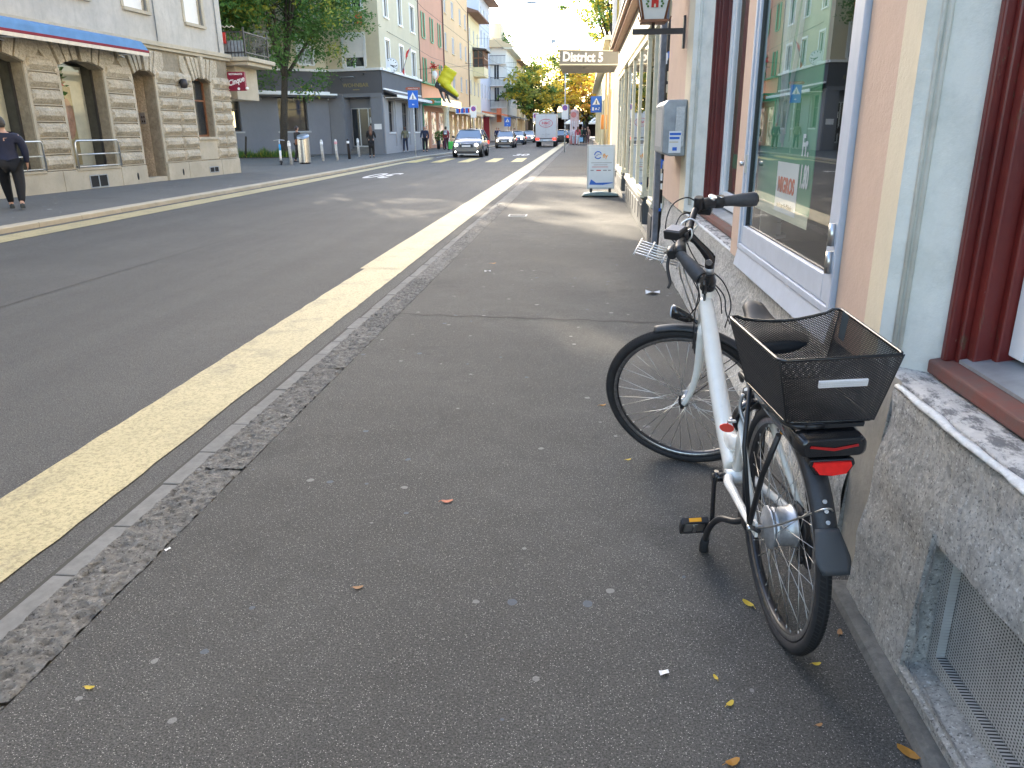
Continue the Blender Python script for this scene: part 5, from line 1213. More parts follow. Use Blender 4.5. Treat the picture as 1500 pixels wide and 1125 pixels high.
pedal(Matrix.Translation((.482, -.112, .465)) @ Matrix.Rotation(R_(180), 4, 'Z') @ Matrix.Rotation(R_(10), 4, 'Y'))
foot = Mb.inverted() @ Vector((.455, 2.475, .012))
kp = smooth_path([(.17, .052, .285), (.20, .075, .262), (.27, .105, .235), (.33, .125, .17), tuple(foot+Vector((0, 0, .02)))])
ks = MB().tube(kp, .0105, 10).box(.13, .21, .045, .065, .27, .315).build('kickstand', MT['black'], BK)
MB().tube([kp[-3], kp[-1], foot-Vector((0, 0, .004))], [.014, .016, .018], 10).build('kickstand_foot', MT['rubber'], ks)
# ---------------- grey and cream corner building ----------------
def fm2(a, b_): return frameM((a[0], a[1], 0), (b_[0], b_[1], 0))
GB = thing('corner_building', 'cream corner building with dark grey painted ground floor and chamfered doorway', 'building', loc=(-13.43, 53.83, 0))
inv = Matrix.Translation((13.43, -53.83, 0))
HB = 12.4
def storeys(par, L0, L1, ops0, z_rows, zt, mw, kw, zb=5.45, depth=.16):
    """upper wall with window rows: ops0 list of (a,c), z_rows list of (d,e)"""
    ops = [(a, c, d, e) for a, c in ops0 for d, e in z_rows]
    wall_open(MB(), L0, L1, zb, zt, ops, depth).build('upper_wall', MT[mw], par)
    for o in ops: window(par, o[0]+.01, o[1]-.01, o[2]+.01, o[3]-.01, **kw)
def cut_shop_window(par, a, c, d, e, y=.2, fm='darkmetal', nv=0, nh=1): return window(par, a+.02, c-.02, d+.02, e-.02, y=y, fm=fm, gm='pane', nv=nv, nh=nh, fw=.06, name='shop_window')
# F0 side facade
CUR[0] = inv @ fm2((-22.7, 50.4), (-17.46, 54.85)); L0 = 6.87
ops = [(-1.6, .8, 1.55, 3.75), (3.3, 5.3, 1.55, 3.75)]
wall_open(MB(), -10, L0, 0, 3.92, ops, .35).build('ground_floor_wall', MT['mdgrey'], GB)
for o in ops: cut_shop_window(GB, *o, y=.3); 
MB().box(-1.75, .95, -.06, .1, 1.44, 1.54).box(3.15, 5.45, -.06, .1, 1.44, 1.54).build('sill', MT['zinc'], GB)
wall_open(MB(), -10, L0, 3.92, 5.32, [], .1, y=-.02).build('sign_band', MT['dkgrey'], GB)
storeys(GB, -10, L0, [(-.6, .6), (2.2, 3.4), (5.0, 6.0)], [(5.75, 7.5), (9.0, 10.8)], HB, 'beige', dict(fm='wframe', nv=1, sill='wframe', surround=(.14, 'wframe'), blind=.5))
MB().box(-10, L0+.04, -.14, .02, 5.321, 5.47).build('cornice', MT['wframe'], GB)
MB().box(-10, 7.1, -.16, .02, 3.93, 4.06).box(-3, 7.1, -1.05, -.1, 3.80, 3.90).build('awning_box', MT['alu'], GB)
MB().box(-3, 7.1, -.95, -.12, 3.66, 3.795).build('folded_awning', MT['black'], GB)
b = MB()
for x in (.1, 2.0, 4.2, 5.4, 6.6): b.lathe([(0, -.06), (.06, -.03), (.06, .03), (0, .06)], 8, Matrix.Translation((x, -.6, 3.55)))
b.build('awning_lamp', MT['alu'], GB)
# F1 chamfer with the door
CUR[0] = inv @ fm2((-17.46, 54.85), (-13.43, 53.83)); L1 = 4.157
wall_open(MB(), 0, L1, 0, 3.92, [(1.2, 3.2, .0, 3.68)], .95).build('ground_floor_wall', MT['mdgrey'], GB)
MB().box(.02, 1.16, -.10, -.01, 3.655, 3.85).box(.05, 1.1, -.05, 0, .0, 3.65).build('pilaster', MT['mdgrey'], GB); MB().box(3.24, 4.13, -.10, -.01, 3.655, 3.85).box(3.3, 4.1, -.05, 0, 0, 3.65).build('pilaster', MT['mdgrey'], GB)
wall_open(MB(), 0, L1, 3.92, 5.32, [], .1, y=-.03).build('sign_band', MT['dkgrey'], GB)
storeys(GB, 0, L1, [(1.5, 2.95)], [(5.55, 7.5), (8.98, 10.9)], HB, 'beige', dict(fm='wframe', nv=1, sill='wframe', surround=(.2, 'wframe'), y=.1))
MB().box(1.55, 2.9, -.01, .05, 6.15, 7.48).build('roller_blind', MT['blind'], GB)
MB().box(0, L1+.04, -.15, .02, 5.321, 5.47).build('cornice', MT['wframe'], GB)
d_ = MB().box(1.22, 1.28, .8, .88, .45, 3.0).box(3.12, 3.18, .8, .88, .45, 3.0).box(1.28, 3.12, .8, .88, 2.94, 3.0).box(1.82, 1.9, .8, .88, .45, 2.94).box(2.52, 2.6, .8, .88, .45, 2.94).box(1.28, 3.12, .8, .88, .45, .53).build('door', MT['alu'], GB)
MB().box(1.25, 3.15, .83, .85, .45, 2.95).build('pane', MT['pane'], d_)
MB().box(2.68, 2.95, .77, .79, 2.0, 2.4).build('door_notice', MT['sign_white'], d_)
MB().box(1.2, 3.2, .8, .95, 3.0, 3.68).build('door_lintel', MT['mdgrey'], GB); MB().box(1.2, 3.2, .2, .95, 0, .15).box(1.2, 3.2, .5, .95, .15, .3).box(1.2, 3.2, .75, .95, .3, .45).build('door_steps', MT['gutter'], GB)
b = MB(); MT['gold'] = mat('gold_letters', (.32, .26, .12), .4, .4, var=.1)
text_mb(b, 'WOHNBAR', .36, face_M((2.2, -.045, 4.42), (1, 0, 0), (0, 0, 1)), ext=.01, sx=1.05); b.box(1.98, 2.48, -.05, -.035, 4.12, 4.17); b.build('gold_lettering', MT['gold'], GB)
MB().tube([(1.2, -.05, 4.75), (1.2, -.3, 4.95), (2.2, -.3, 4.95), (2.2, -.03, 4.88)], .025, 6).build('sign_lamp', MT['alu'], GB)
MB().lathe([(0, 0), (.06, 0), (.06, .1), (0, .1)], 8, Matrix.Translation((2.9, -.1, 5.05))).build('camera_dome', MT['black'], GB)
MB().box(3.45, 4.0, -.065, -.055, 1.6, 1.95).build('name_plate', MT['sign_white'], GB)
# F2 street facade
CUR[0] = inv @ fm2((-13.43, 53.83), (-13.43, 66.95)); L2 = 13.12
ops = [(1.5, 3.0, 1.42, 3.5), (5.7, 7.7, 1.42, 3.5), (9.8, 11.6, 1.42, 3.5)]
wall_open(MB(), 0, L2, 0, 3.8, ops, .3).build('ground_floor_wall', MT['lilac'], GB)
for o in ops: cut_shop_window(GB, *o, nv=1)
b = MB()
for o in ops: b.box(o[0]-.1, o[1]+.1, -.08, .2, 1.31, 1.41)
b.build('sill', MT['wframe'], GB)
b = MB()
for x in (.05, 3.3, 8.0, 12.0): b.box(x, x+.9, -.07, 0, .3, 3.6)
b.box(0, L2, -.09, 0, 0, .45).build('pilaster', MT['lilac'], GB)
wall_open(MB(), 0, L2, 3.8, 5.32, [], .1, y=-.02).build('sign_band', MT['dkgrey'], GB)
storeys(GB, 0, L2, [(1.6, 2.8), (5.8, 7.1), (9.9, 11.5)], [(5.55, 7.35), (8.75, 10.6)], HB, 'beige', dict(fm='wframe', nv=1, sill='wframe', surround=(.14, 'wframe'), y=.1))
MB().box(0, L2, -.15, .02, 5.321, 5.47).build('cornice', MT['wframe'], GB)
MB().prism([(-.05, 4.12), (-.05, 4.0), (-.9, 3.72), (-.95, 3.80)], .2, 12.6, ax='x').build('folded_awning', MT['black'], GB)
b = MB().box(.2, 12.6, -1.0, -.95, 3.62, 3.80).box(.2, 12.6, -.12, -.02, 4.12, 4.22)
for x in (.6, 3.4, 6.4, 9.5, 12.2): b.box(x, x+.12, -.95, -.05, 3.60, 3.66)
b.build('awning_arm', MT['sign_white'], GB)
CUR[0] = inv
MB().quad((-28, 46, HB), (-17.46, 54.85, HB), (-13.43, 53.83, HB), (-13.43, 66.95, HB), (-34, 66.95, HB)).quad((-13.43, 66.95, 0), (-34, 66.95, 0), (-34, 66.95, HB), (-13.43, 66.95, HB)).quad((-34, 66.95, 0), (-28, 46, 0), (-28, 46, HB), (-34, 66.95, HB)).build('roof', MT['roof'], GB)
MB().box(-13.43+.02, -13.36, 66.85, 66.97, 0, HB).build('rain_pipe', MT['pipe'], GB)
CUR[0] = None
# clock, flag, banner on the corner building
t = thing('wall_clock', 'round white station style clock on the corner of the cream building', 'clock', loc=(-13.3, 56.3, 5.78))
Mc = face_M((0, 0, 0), (1, .25, 0), (0, 0, 1))
MB().lathe([(0, -.08), (.46, -.08), (.48, -.05), (.48, .03), (.44, .04)], 32, Mc).box(-.3, .0, .0, .1, -.1, .1).build('case', MT['alu'], t)
b = MB(); b.add([Mc @ Vector((.44*math.cos(a), .44*math.sin(a), .042)) for a in [2*math.pi*k/32 for k in range(32)]], [tuple(range(32))]); dl = b.build('dial', MT['sign_white'], t)
b = MB()
for k in range(12):
    a = 2*math.pi*k/12; R2 = Mc @ Matrix.Rotation(a, 4, 'Z'); b.box(-.022, .022, .32, .41, .044, .048, M=R2)
for ang, l, w_ in ((-100, .36, .022), (-125, .26, .03)): R2 = Mc @ Matrix.Rotation(R_(ang), 4, 'Z'); b.box(-w_, w_, -.06, l, .05, .054, M=R2)
b.build('clock_hand', MT['black'], dl)
t = thing('wall_flag', 'red flag on a slanting pole on the cream building facade', 'flag', loc=(-13.4, 60.0, 5.6))
MB().tube([(0, 0, 0), (.75, 0, 1.7)], .025, 6).build('pole', MT['alu'], t)
b = MB(); n = 8
for i in range(n):
    f0, f1 = i/n, (i+1)/n; g = lambda f: (Vector((.75*f+.02, .05*math.sin(f*9), 1.7*f-.02)), Vector((.75*f*.55+.15*(1-f), .12*math.sin(f*12+1), 1.7*f*.82-.45*(f < .5)*(.5-f))))
    (a, b0), (c, d0) = g(f0), g(f1); b.quad(a, c, d0, b0)
b.build('cloth', MT['red'], t)
t = MB(); CURN = inv; F1M = fm2((-17.46, 54.85), (-13.43, 53.83))
b = MB()
for i in range(8):
    x0 = 1.75+.16*i; x1 = x0+.16; w0 = .05*math.sin(i*1.3); w1 = .05*math.sin((i+1)*1.3); m_ = 0 if i < 5 else 1
    b.quad((x0, -.12-w0, 8.88), (x1, -.12-w1, 8.9-.01*i), (x1, -.16-w1, 8.2-.02*i), (x0, -.16-w0, 8.25-.02*i), mi=m_)
b.box(2.0, 2.08, -.2, -.18, 8.4, 8.75, 2).box(2.2, 2.45, -.21, -.19, 8.5, 8.62, 2)
tag(b.build('window_banner', [MT['sign_white'], mat('orange_cloth', (.70, .16, .06), .7), mat('navy_cloth', (.03, .05, .16), .7)], M=F1M), 'white cloth banner with dark letters and orange corner hanging under an upper window', 'banner')

# ---------------- facade row further up on the left ----------------
def row_house(name, label, y0, y1, x, H, wm, ops, rows, kw, D=12, roof='roof', shopm='dark', eave=.5, gf=True, zb=4.3, gfm=None, shops=None):
    t = thing(name, label, 'building', loc=(x, y0, 0), rz=R_(90)); L = y1-y0
    storeys(t, 0, L, ops, rows, H, wm, kw, zb=zb)
    b = MB(); b.quad((L, 0, 0), (L, D, 0), (L, D, H), (L, 0, H)).quad((0, 0, 0), (0, D, 0), (0, D, H), (0, 0, H)).quad((0, D, 0), (L, D, 0), (L, D, H), (0, D, H)).quad((0, 0, H), (L, 0, H), (L, D, H), (0, D, H)); b.build('side_wall', MT[wm], t)
    if roof: MB().prism([(-eave, H-.05), (-eave, H+.1), (D*.5, H+2.3), (D+.4, H+.1), (D+.4, H-.05)], 0, L, ax='x').build('roof', MT[roof], t)
    if gf:
        n = max(2, int(L/3.2)) if shops is None else shops; ops2 = []
        for k in range(n): a = L*k/n+.35; c = L*(k+1)/n-.35; ops2.append((a, c, .25 if k % 3 else .02, 3.1))
        wall_open(MB(), 0, L, 0, zb, ops2, .25).build('ground_floor_wall', MT[gfm or wm], t)
        for o in ops2: window(t, o[0]+.01, o[1]-.01, o[2]+.01, o[3], y=.2, fm='cframe', gm=shopm, nv=1, nh=1, fw=.06, name='shop_window')
    return t
m = bpy.data.materials.new('lit_shop_glass'); t_, N_, L_, P_ = nodes(m); MT['litshop'] = m
c_ = t_.nodes.new('ShaderNodeTexVoronoi'); c_.inputs['Scale'].default_value = 3.2; tc_ = N_.new('ShaderNodeTexCoord'); L_.new(tc_.outputs['Object'], c_.inputs['Vector'])
hsv = N_.new('ShaderNodeHueSaturation'); hsv.inputs['Saturation'].default_value = .45; hsv.inputs['Value'].default_value = .8; L_.new(c_.outputs['Color'], hsv.inputs['Color'])
o_ = mixc(t_, ramp(t_, tex(t_, 'n', 1.6, 3), [(.4, 0.), (.6, 1.)]), mixc(t_, .55, hsv.outputs[0], (.55, .4, .22, 1)), (.10, .07, .05, 1))
L_.new(o_, P_.inputs['Base Color']); L_.new(o_, P_.inputs['Emission Color']); P_.inputs['Emission Strength'].default_value = .30; P_.inputs['Roughness'].default_value = .12
kwg = dict(fm='green', nv=0, sill='green', shutter='green', y=.12)
S1 = row_house('salmon_house', 'salmon pink house with open green shutters above a bakery shop', 66.97, 78.6, -13.45, 14.2, 'salmon', [(1.6, 2.4), (5.4, 6.2), (9.2, 10.0)], [(5.45, 7.3), (8.85, 10.8)], kwg, shopm='litshop')
MB().box(.4, 11.2, -.25, 0, 5.25, 5.36).build('ledge', MT['green'], S1)
MB().box(0, .25, -.12, 0, 0, 4.1).build('green_pilaster', MT['green'], S1)
MB().box(11.5, 11.62, -.12, -.02, 0, 14.1).build('rain_pipe', MT['pipe'], S1)
kwo = dict(fm='wframe', nv=0, sill='cream', y=.06, gm='greysh')
S2 = row_house('ochre_house', 'warm ochre house with closed grey shutters', 78.6, 95.5, -13.45, 16.0, 'ochre', [(1.0, 2.1), (5.3, 6.8), (10.5, 11.8), (14.4, 15.6)], [(5.5, 7.05), (8.9, 10.5), (12.2, 13.8)], kwo, shopm='litshop')
MB().box(16.75, 16.88, -.12, -.02, 0, 14.4).build('rain_pipe', MT['pipe'], S2)
S3 = row_house('pale_yellow_house', 'narrow pale yellow house with wide eaves and a glazed timber bay', 95.5, 106.2, -13.45, 14.3, 'pale', [(1.2, 2.2), (4.6, 5.6), (8.0, 9.0)], [(5.6, 7.2), (8.6, 10.2), (11.4, 12.9)], kwo, eave=1.3, shopm='litshop')
b = MB().box(4.0, 8.2, -1.35, 0, 7.7, 8.75).build('bay_base', MT['pale'], S3)
b = MB()
for x in (4.0, 4.85, 5.7, 6.55, 7.4, 8.1): b.box(x, x+.12, -1.35, -1.25, 8.75, 10.6)
for y in (-1.3, -.7, -.1): b.box(4.0, 4.12, y, y+.1, 8.75, 10.6)
b.box(4.0, 8.2, -1.36, -1.26, 9.7, 9.8).box(3.99, 4.1, -1.3, 0, 9.7, 9.8).box(4.0, 8.2, -1.36, -1.24, 8.75, 8.9); f_ = b.build('bay_window', MT['brown'], S3)
MB().box(4.06, 8.1, -1.3, -.02, 8.75, 10.6).build('pane', MT['pane'], f_)
MB().prism([(-1.7, 10.62), (-1.7, 10.75), (0, 10.95), (0, 10.62)], 3.7, 8.5, ax='x').build('bay_roof', MT['darkmetal'], S3)
S4 = row_house('blue_house', 'tall pale blue house with projecting eaves behind the timber bay', 106.2, 118, -13.45, 17.8, 'blue', [(1.2, 2.3), (4.6, 5.7), (8.2, 9.3)], [(5.6, 7.3), (8.8, 10.6), (12.0, 13.8), (15.0, 16.6)], dict(fm='wframe', nv=1, sill='wframe', y=.1), eave=1.4, shopm='litshop')
# white corner house projecting further into the street, with balconies facing the camera
S5 = thing('white_balcony_house', 'white house projecting into the street with iron balconies on its end wall', 'building', loc=(-11.1, 118, 0))
CUR[0] = frameM((-2.4, 0, 0), (0, 0, 0)); 
storeys(S5, 0, 2.4, [(.5, 1.3)], [(5.4, 7.4), (8.4, 10.4)], 12.7, 'white', dict(fm='wframe', nv=1, y=.1), zb=0)
for z in (4.6, 7.6, 10.5):
    MB().box(-.3, 2.3, -1.0, 0, z-.12, z).build('balcony_slab', MT['white'], S5)
    b = MB()
    for k in range(14): b.box(-.3+.19*k, -.27+.19*k, -1.0, -.97, z, z+1.0)
    b.box(-.3, 2.3, -1.02, -.95, z+.96, z+1.03); b.build('balcony_railing', MT['darkmetal'], S5)
CUR[0] = frameM((0, 0, 0), (0, 17, 0))
storeys(S5, 0, 17, [(1.5, 2.6), (4.6, 5.7), (7.8, 8.9), (11, 12.1), (14.2, 15.3)], [(4.8, 6.6), (7.6, 9.4), (10.2, 11.9)], 12.7, 'white', dict(fm='wframe', nv=0, gm='greysh', y=.06), zb=4)
ops2 = [(.5, 3.5, .1, 3.2), (4.3, 7.5, .1, 3.2), (8.4, 11.8, .1, 3.2), (12.6, 16, .1, 3.2)]
wall_open(MB(), 0, 17, 0, 4, ops2, .2).build('ground_floor_wall', MT['white'], S5)
for o in ops2: window(S5, *o, y=.15, fm='darkmetal', gm='litshop', nv=1, name='shop_window')
CUR[0] = None
MB().prism([(.9, 12.6), (.9, 12.8), (-1.0, 13.6), (-11, 13.6), (-11, 12.6)], -1.0, 17, ax='y').build('roof', MT['tan'], S5)
MB().box(-.4, 0.9, -.9, 17, 12.35, 12.6).build('eaves', MT['cframe'], S5)
MB().box(-3.0, -.9, 1.0, 6.4, 13.3, 15.9).box(-3.0, -1.0, 8, 16, 13.3, 14.9).build('dormer', MT['cream'], S5)
for q_ in ((-.6, 3, 14.2), (-.5, 9, 13.8)): b = MB(); leaves(b, q_, .9, 120, .4, rnd); b.build('roof_plant', MT['leaf'], S5)
S6 = row_house('tan_house', 'tan house at the far end of the left row in front of the trees', 135.2, 154, -11.1, 12.2, 'tan', [(1.5, 2.6), (5.5, 6.6), (10, 11.1), (14.5, 15.6)], [(4.8, 6.5), (7.8, 9.5)], dict(fm='wframe', nv=0, gm='greysh', y=.06), eave=.9, shopm='litshop', zb=3.9)
b = MB()
for z in (4.4, 7.4): b.box(12, 16, -1.1, 0, z-.15, z); b.box(12, 16, -1.12, -1.06, z+.8, z+.9)
b.build('balcony_slab', MT['brown'], S6)
# canopies and shop signs along the row
def sign_board(name, label, loc, size, m, txt=None, tm='sign_white', ts=.3, cat='sign', facecam=True, group=None):
    t = thing(name, label, cat, loc=loc, group=group); sx, sz = size
    MB().box(-sx/2, sx/2, -.04, .04, 0, sz).build('board', MT[m], t)
    if txt: b = MB(); text_mb(b, txt, ts, face_M((0, -.05, sz/2), (1, 0, 0), (0, 0, 1)), ext=.004, bold=.004); b.build('lettering', MT[tm], t)
    return t
t = thing('bakery_canopy', 'bright shop canopy with green end sign below the big yellow boot', 'canopy', loc=(-13.45, 67.5, 3.4))
MT['litpanel'] = mat('lit_fascia', (.85, .72, .40), .5, var=.1, emit=.55, ecol=(1, .80, .42))
MB().box(.0, 1.6, 0, 10.6, .1, .16).build('slab', MT['cframe'], t)
MB().box(.02, 1.62, -.06, -.0, .08, .68).build('end_sign', MT['green'], t)
MB().box(1.56, 1.64, .0, 10.6, .10, .66).build('fascia', MT['litpanel'], t)
b = MB(); text_mb(b, 'Grüner', .26, face_M((.38, -.07, .38), (1, 0, 0), (0, 0, 1)), sx=.8); text_mb(b, 'Himmel', .26, face_M((1.28, -.07, .38), (1, 0, 0), (0, 0, 1)), sx=.8); b.build('lettering', MT['sign_white'], t)
b = MB()
for k in range(6): a = k*math.pi/3; b.disc((.83+.11*math.cos(a), -.075, .38+.11*math.sin(a)), (0, -1, 0), .085, 10)
b.build('flower_emblem', mat('orange_flower', (.65, .22, .04), .5), t)
t = thing('canopy_column', 'cream pillar carrying the bright canopy beside the shop windows', 'column', loc=(-11.95, 70.2, 0))
MB().lathe([(.34, 0), (.34, .25), (.26, .3), (.24, 3.1), (.30, 3.2), (.36, 3.45)], 16).build('shaft', MT['cframe'], t)
# the giant boot
t = thing('giant_boot', 'giant yellow winter boot mounted on top of the bright canopy', 'boot', loc=(-11.55, 67.9, 4.1))
MT['boot'] = mat('yellow_quilted_boot', (.66, .56, .02), .55, var=.15, vs=2.5, bs=5, bk=.5, bd=.05)
Mt = Matrix.Rotation(R_(32), 4, 'Y')
def esec(c, a, w_, h, n=20): # ellipse perpendicular to direction a (in xz plane)
    a = Vector(a).normalized(); q = Vector((0, 1, 0)); p = a.cross(q).normalized()
    return [Mt @ (Vector(c)+q*w_*math.cos(t)+p*h*math.sin(t)) for t in [2*math.pi*k/n for k in range(n)]]
b = MB()
# shaft (upwards) with quilting bulges
sh = []
for i, z in enumerate([.25, .5, .72, .8, 1.0, 1.2, 1.28, 1.45, 1.62, 1.75]): sh.append(esec((-.45, 0, z), (0, 0, 1), (.46 if i not in (3, 6) else .41), (.60 if i not in (3, 6) else .55)))
b.loft(sh)
ft = [esec((-.55, 0, .40), (1, 0, 0), .42, .36), esec((-.1, 0, .38), (1, 0, 0), .42, .34), esec((.25, 0, .32), (1, 0, -.1), .41, .30), esec((.6, 0, .27), (1, 0, -.1), .40, .25), esec((.95, 0, .22), (1, 0, -.05), .36, .20), esec((1.15, 0, .19), (1, 0, 0), .22, .13)]
b.loft(ft)
b.build('boot_upper', MT['boot'], t, M=Matrix.Translation((0, 0, .55)) @ Matrix.Scale(.98, 4))
b = MB(); b.prism([(-.98, -.02), (-.98, .42), (-.7, .16), (1.2, .10), (1.28, .0), (1.15, -.1), (.2, -.08), (-.2, -.14), (-.9, -.16)], -.44, .44, ax='y', M=Mt); b.build('boot_sole', MT['black'], t, M=Matrix.Translation((0, 0, .5)) @ Matrix.Scale(.98, 4), bevel=.03)
b = MB(); b.prism([(-.55, -.16), (-.3, -.16), (.5, -.75), (.25, -.75)], -.3, .3, ax='y', M=Mt).prism([(.1, -.12), (.3, -.12), (.9, -.60), (.7, -.60)], -.3, .3, ax='y', M=Mt); b.build('boot_mount', MT['darkmetal'], t, M=Matrix.Translation((0, 0, .5)))
t = thing('hanging_ornament', 'colourful rooster shaped ornament hanging on the salmon facade', 'ornament', loc=(-12.9, 70.5, 5.7))
MB().lathe([(0, 0), (.2, .15), (.26, .4), (.15, .65), (0, .7)], 12).build('body', MT['sign_white'], t); b = MB(); leaves(b, (0, 0, 1.0), .3, 40, .25, rnd); b.build('crest', MT['red'], t); b = MB(); leaves(b, (.2, 0, .8), .25, 30, .22, rnd); b.build('feathers', MT['leafg'], t)
MB().box(-.5, 0, -.02, .02, .5, .54).build('bracket', MT['darkmetal'], t)
# colour blocks sign, awnings down the row
t = thing('coloured_sign', 'white sign box with blue and red blocks over the pavement', 'sign', loc=(-12.0, 80.5, 3.05))
MB().box(-.75, .75, -.08, .08, 0, .62).build('board', MT['sign_white'], t)
b = MB()
for k in range(3): b.box(-.66+.46*k, -.36+.46*k, -.09, -.082, .08, .54, 0).box(-.40+.46*k, -.26+.46*k, -.094, -.0905, .12, .5, 1)
b.build('printed_blocks', [MT['blue_sign'], MT['red']], t)
for (ya, yb, z, px_, m_, lb) in ((80.5, 94.5, 3.15, 1.7, 'tan', 'long flat tan canopy over the shops of the ochre house'), (96, 106, 3.3, 1.8, 'cframe', 'flat cream canopy over the shops of the pale yellow house'), (107, 117, 3.5, 2.6, 'redawn', 'orange awning over the shops of the blue house'), (120, 134, 3.2, 1.8, 'greysh', 'grey awning over the shops of the white balcony house'), (137, 152, 3.1, 2.4, 'tan', 'tan awning over the shops of the tan house')):
    if m_ == 'redawn' and m_ not in MT: MT['redawn'] = mat('orange_awning', (.62, .20, .10), .7, var=.1)
    xx = -13.45 if ya < 119 else -11.1
    t = thing('shop_awning', lb, 'awning', loc=(xx, ya, z), group='awnings along the left shops')
    MB().quad((0, 0, .45), (px_, 0, .05), (px_, yb-ya, .05), (0, yb-ya, .45)).quad((0, 0, .45), (px_, 0, .05), (px_, 0, -.12), (0, 0, .2)).build('canvas', MT[m_], t); MB().box(px_-.03, px_+.02, 0, yb-ya, -.16, .08).build('valance', MT[m_], t)
sign_board('shop_sign', 'tall narrow pale orange sign panel standing out from the blue house', (-12.2, 117, 2.6), (.7, 1.9), 'redawn')
tag(MB().box(-13.5, -12.7, 109, 109.2, .1, 3.2).build('shop_door_panel', MT['maroon']), 'dark red shop entrance panel under the orange awning', 'panel')
# far end: viaduct across the street with stalls under it
t = thing('viaduct', 'long low dark railway viaduct closing the far end of the street', 'bridge', loc=(-4, 172, 0))
MB().box(-40, 45, 0, 9, 3.9, 5.1).build('deck', mat('viaduct_metal', (.16, .19, .17), .6, var=.2, vs=1), t)
for k in range(-9, 11): MB().box(4.2*k, 4.2*k+.7, 1, 8, 0, 3.9).build('pier', MT['darkmetal'], t)
MB().box(-40, 45, 8.8, 9, 0, 3.9).build('back_wall', mat('viaduct_dark', (.05, .035, .03), .8), t)
for i, (x, y, w_, h) in enumerate(((-8.2, 160, 3.6, 3.6), (-1.9, 158, 3.4, 3.5), (2.2, 150, 3.0, 3.4))):
    t = thing('market_tent', ['white market tent at the far left under the trees', 'white market tent in the middle under the viaduct', 'white market tent on the right pavement far away'][i], 'tent', loc=(x, y, 0), group='white market tents')
    MB().loft([[(-w_/2, -w_/2, h-1), (w_/2, -w_/2, h-1), (w_/2, w_/2, h-1), (-w_/2, w_/2, h-1)], [(-w_/2, -w_/2, h-.7), (w_/2, -w_/2, h-.7), (w_/2, w_/2, h-.7), (-w_/2, w_/2, h-.7)], [(-.05, -.05, h+.3), (.05, -.05, h+.3), (.05, .05, h+.3), (-.05, .05, h+.3)]], smooth=False).build('roof', MT['sign_white'], t)
    b = MB()
    for sx in (-1, 1):
        for sy in (-1, 1): b.cyl((sx*w_/2, sy*w_/2, 0), (sx*w_/2, sy*w_/2, h-.9), .04, n=6)
    b.build('pole', MT['alu'], t)
# ---------------- right side further up ----------------
R2 = thing('low_shop_building', 'low bright cream shop building on the right beyond the grey canopy', 'building', loc=(1.02, 29.5, 0))
ops = [(1.5, 4.5, .6, 2.9), (6.2, 9.5, .1, 2.9), (11.5, 15, .6, 2.9), (17, 21, .1, 2.9), (23, 27, .6, 2.9), (29, 33, .1, 2.9), (35, 39, .6, 2.9)]
CUR[0] = frameM((0, 42, 0), (0, 0, 0)); opm = [(42-c, 42-a, d, e) for a, c, d, e in ops]
wall_open(MB(), 0, 42, 0, 4.5, opm, .2).build('front_wall', MT['pale'], R2)
for o in opm: window(R2, *o, y=.15, fm='cframe', gm='litshop', nv=1, name='shop_window')
MB().box(0, 42, -.12, 0, 0, .5).build('base_band', MT['tan'], R2)
MB().box(0, 42.2, -.35, 0, 4.4, 4.55).build('eaves', MT['cframe'], R2)
CUR[0] = None
MB().quad((0, 0, 0), (10, 0, 0), (10, 0, 4.5), (0, 0, 4.5)).quad((0, 42, 0), (10, 42, 0), (10, 42, 4.5), (0, 42, 4.5)).quad((0, 0, 4.5), (10, 0, 4.5), (10, 42, 4.5), (0, 42, 4.5)).build('side_wall', MT['white'], R2)
b = MB().tube([(-.12, .4, 0), (-.12, .4, 4.4)], .05, 8).tube([(-.12, 5.2, 0), (-.12, 5.2, 4.4)], .05, 8); b.build('rain_pipe', MT['tan'], R2)
R3 = thing('white_house', 'tall white facade on the right with reddish balconies far up the street', 'building', loc=(2.6, 78, 0))
CUR[0] = frameM((0, 60, 0), (0, 0, 0)); storeys(R3, 0, 60, [(4+6*k, 5.4+6*k) for k in range(9)], [(4.6, 6.4), (7.8, 9.6)], 11, 'white', dict(fm='wframe', nv=1, y=.1), zb=0); CUR[0] = None
MB().quad((0, 0, 0), (10, 0, 0), (10, 0, 11), (0, 0, 11)).quad((0, 0, 11), (10, 0, 11), (10, 60, 11), (0, 60, 11)).build('side_wall', MT['white'], R3)
b = MB()
for z in (4.2, 7.2): b.box(-1.3, 0, 3, 8, z, z+.9); b.box(-1.3, 0, 20, 26, z, z+.9)
b.build('balcony', mat('red_brown_balcony', (.40, .15, .09), .7), R3)
# vertical letter sign on the shop house
t = thing('vertical_sign', 'upright white banner sign with blue, red and yellow marks above the shop front', 'sign', loc=(.78, 21.6, 3.55))
MB().box(-.10, .14, -.03, .03, 0, 2.6).build('board', MT['sign_white'], t)
b = MB()
for k, z in enumerate((2.4, 2.1, 1.8, 1.5)): b.box(-.07, -.03, -.04, -.031, z-.1, z+.08, 0); b.box(.0, .09, -.04, -.031, z-.1, z+.06, 1)
b.box(.0, .05, -.04, -.031, .1, 1.0, 2).box(.01, .09, -.041, -.0405, 1.05, 1.35, 1)
b.build('printed_marks', [MT['blue_sign'], mat('orange_red_mark', (.75, .16, .04), .5), MT['yellow2']], t)
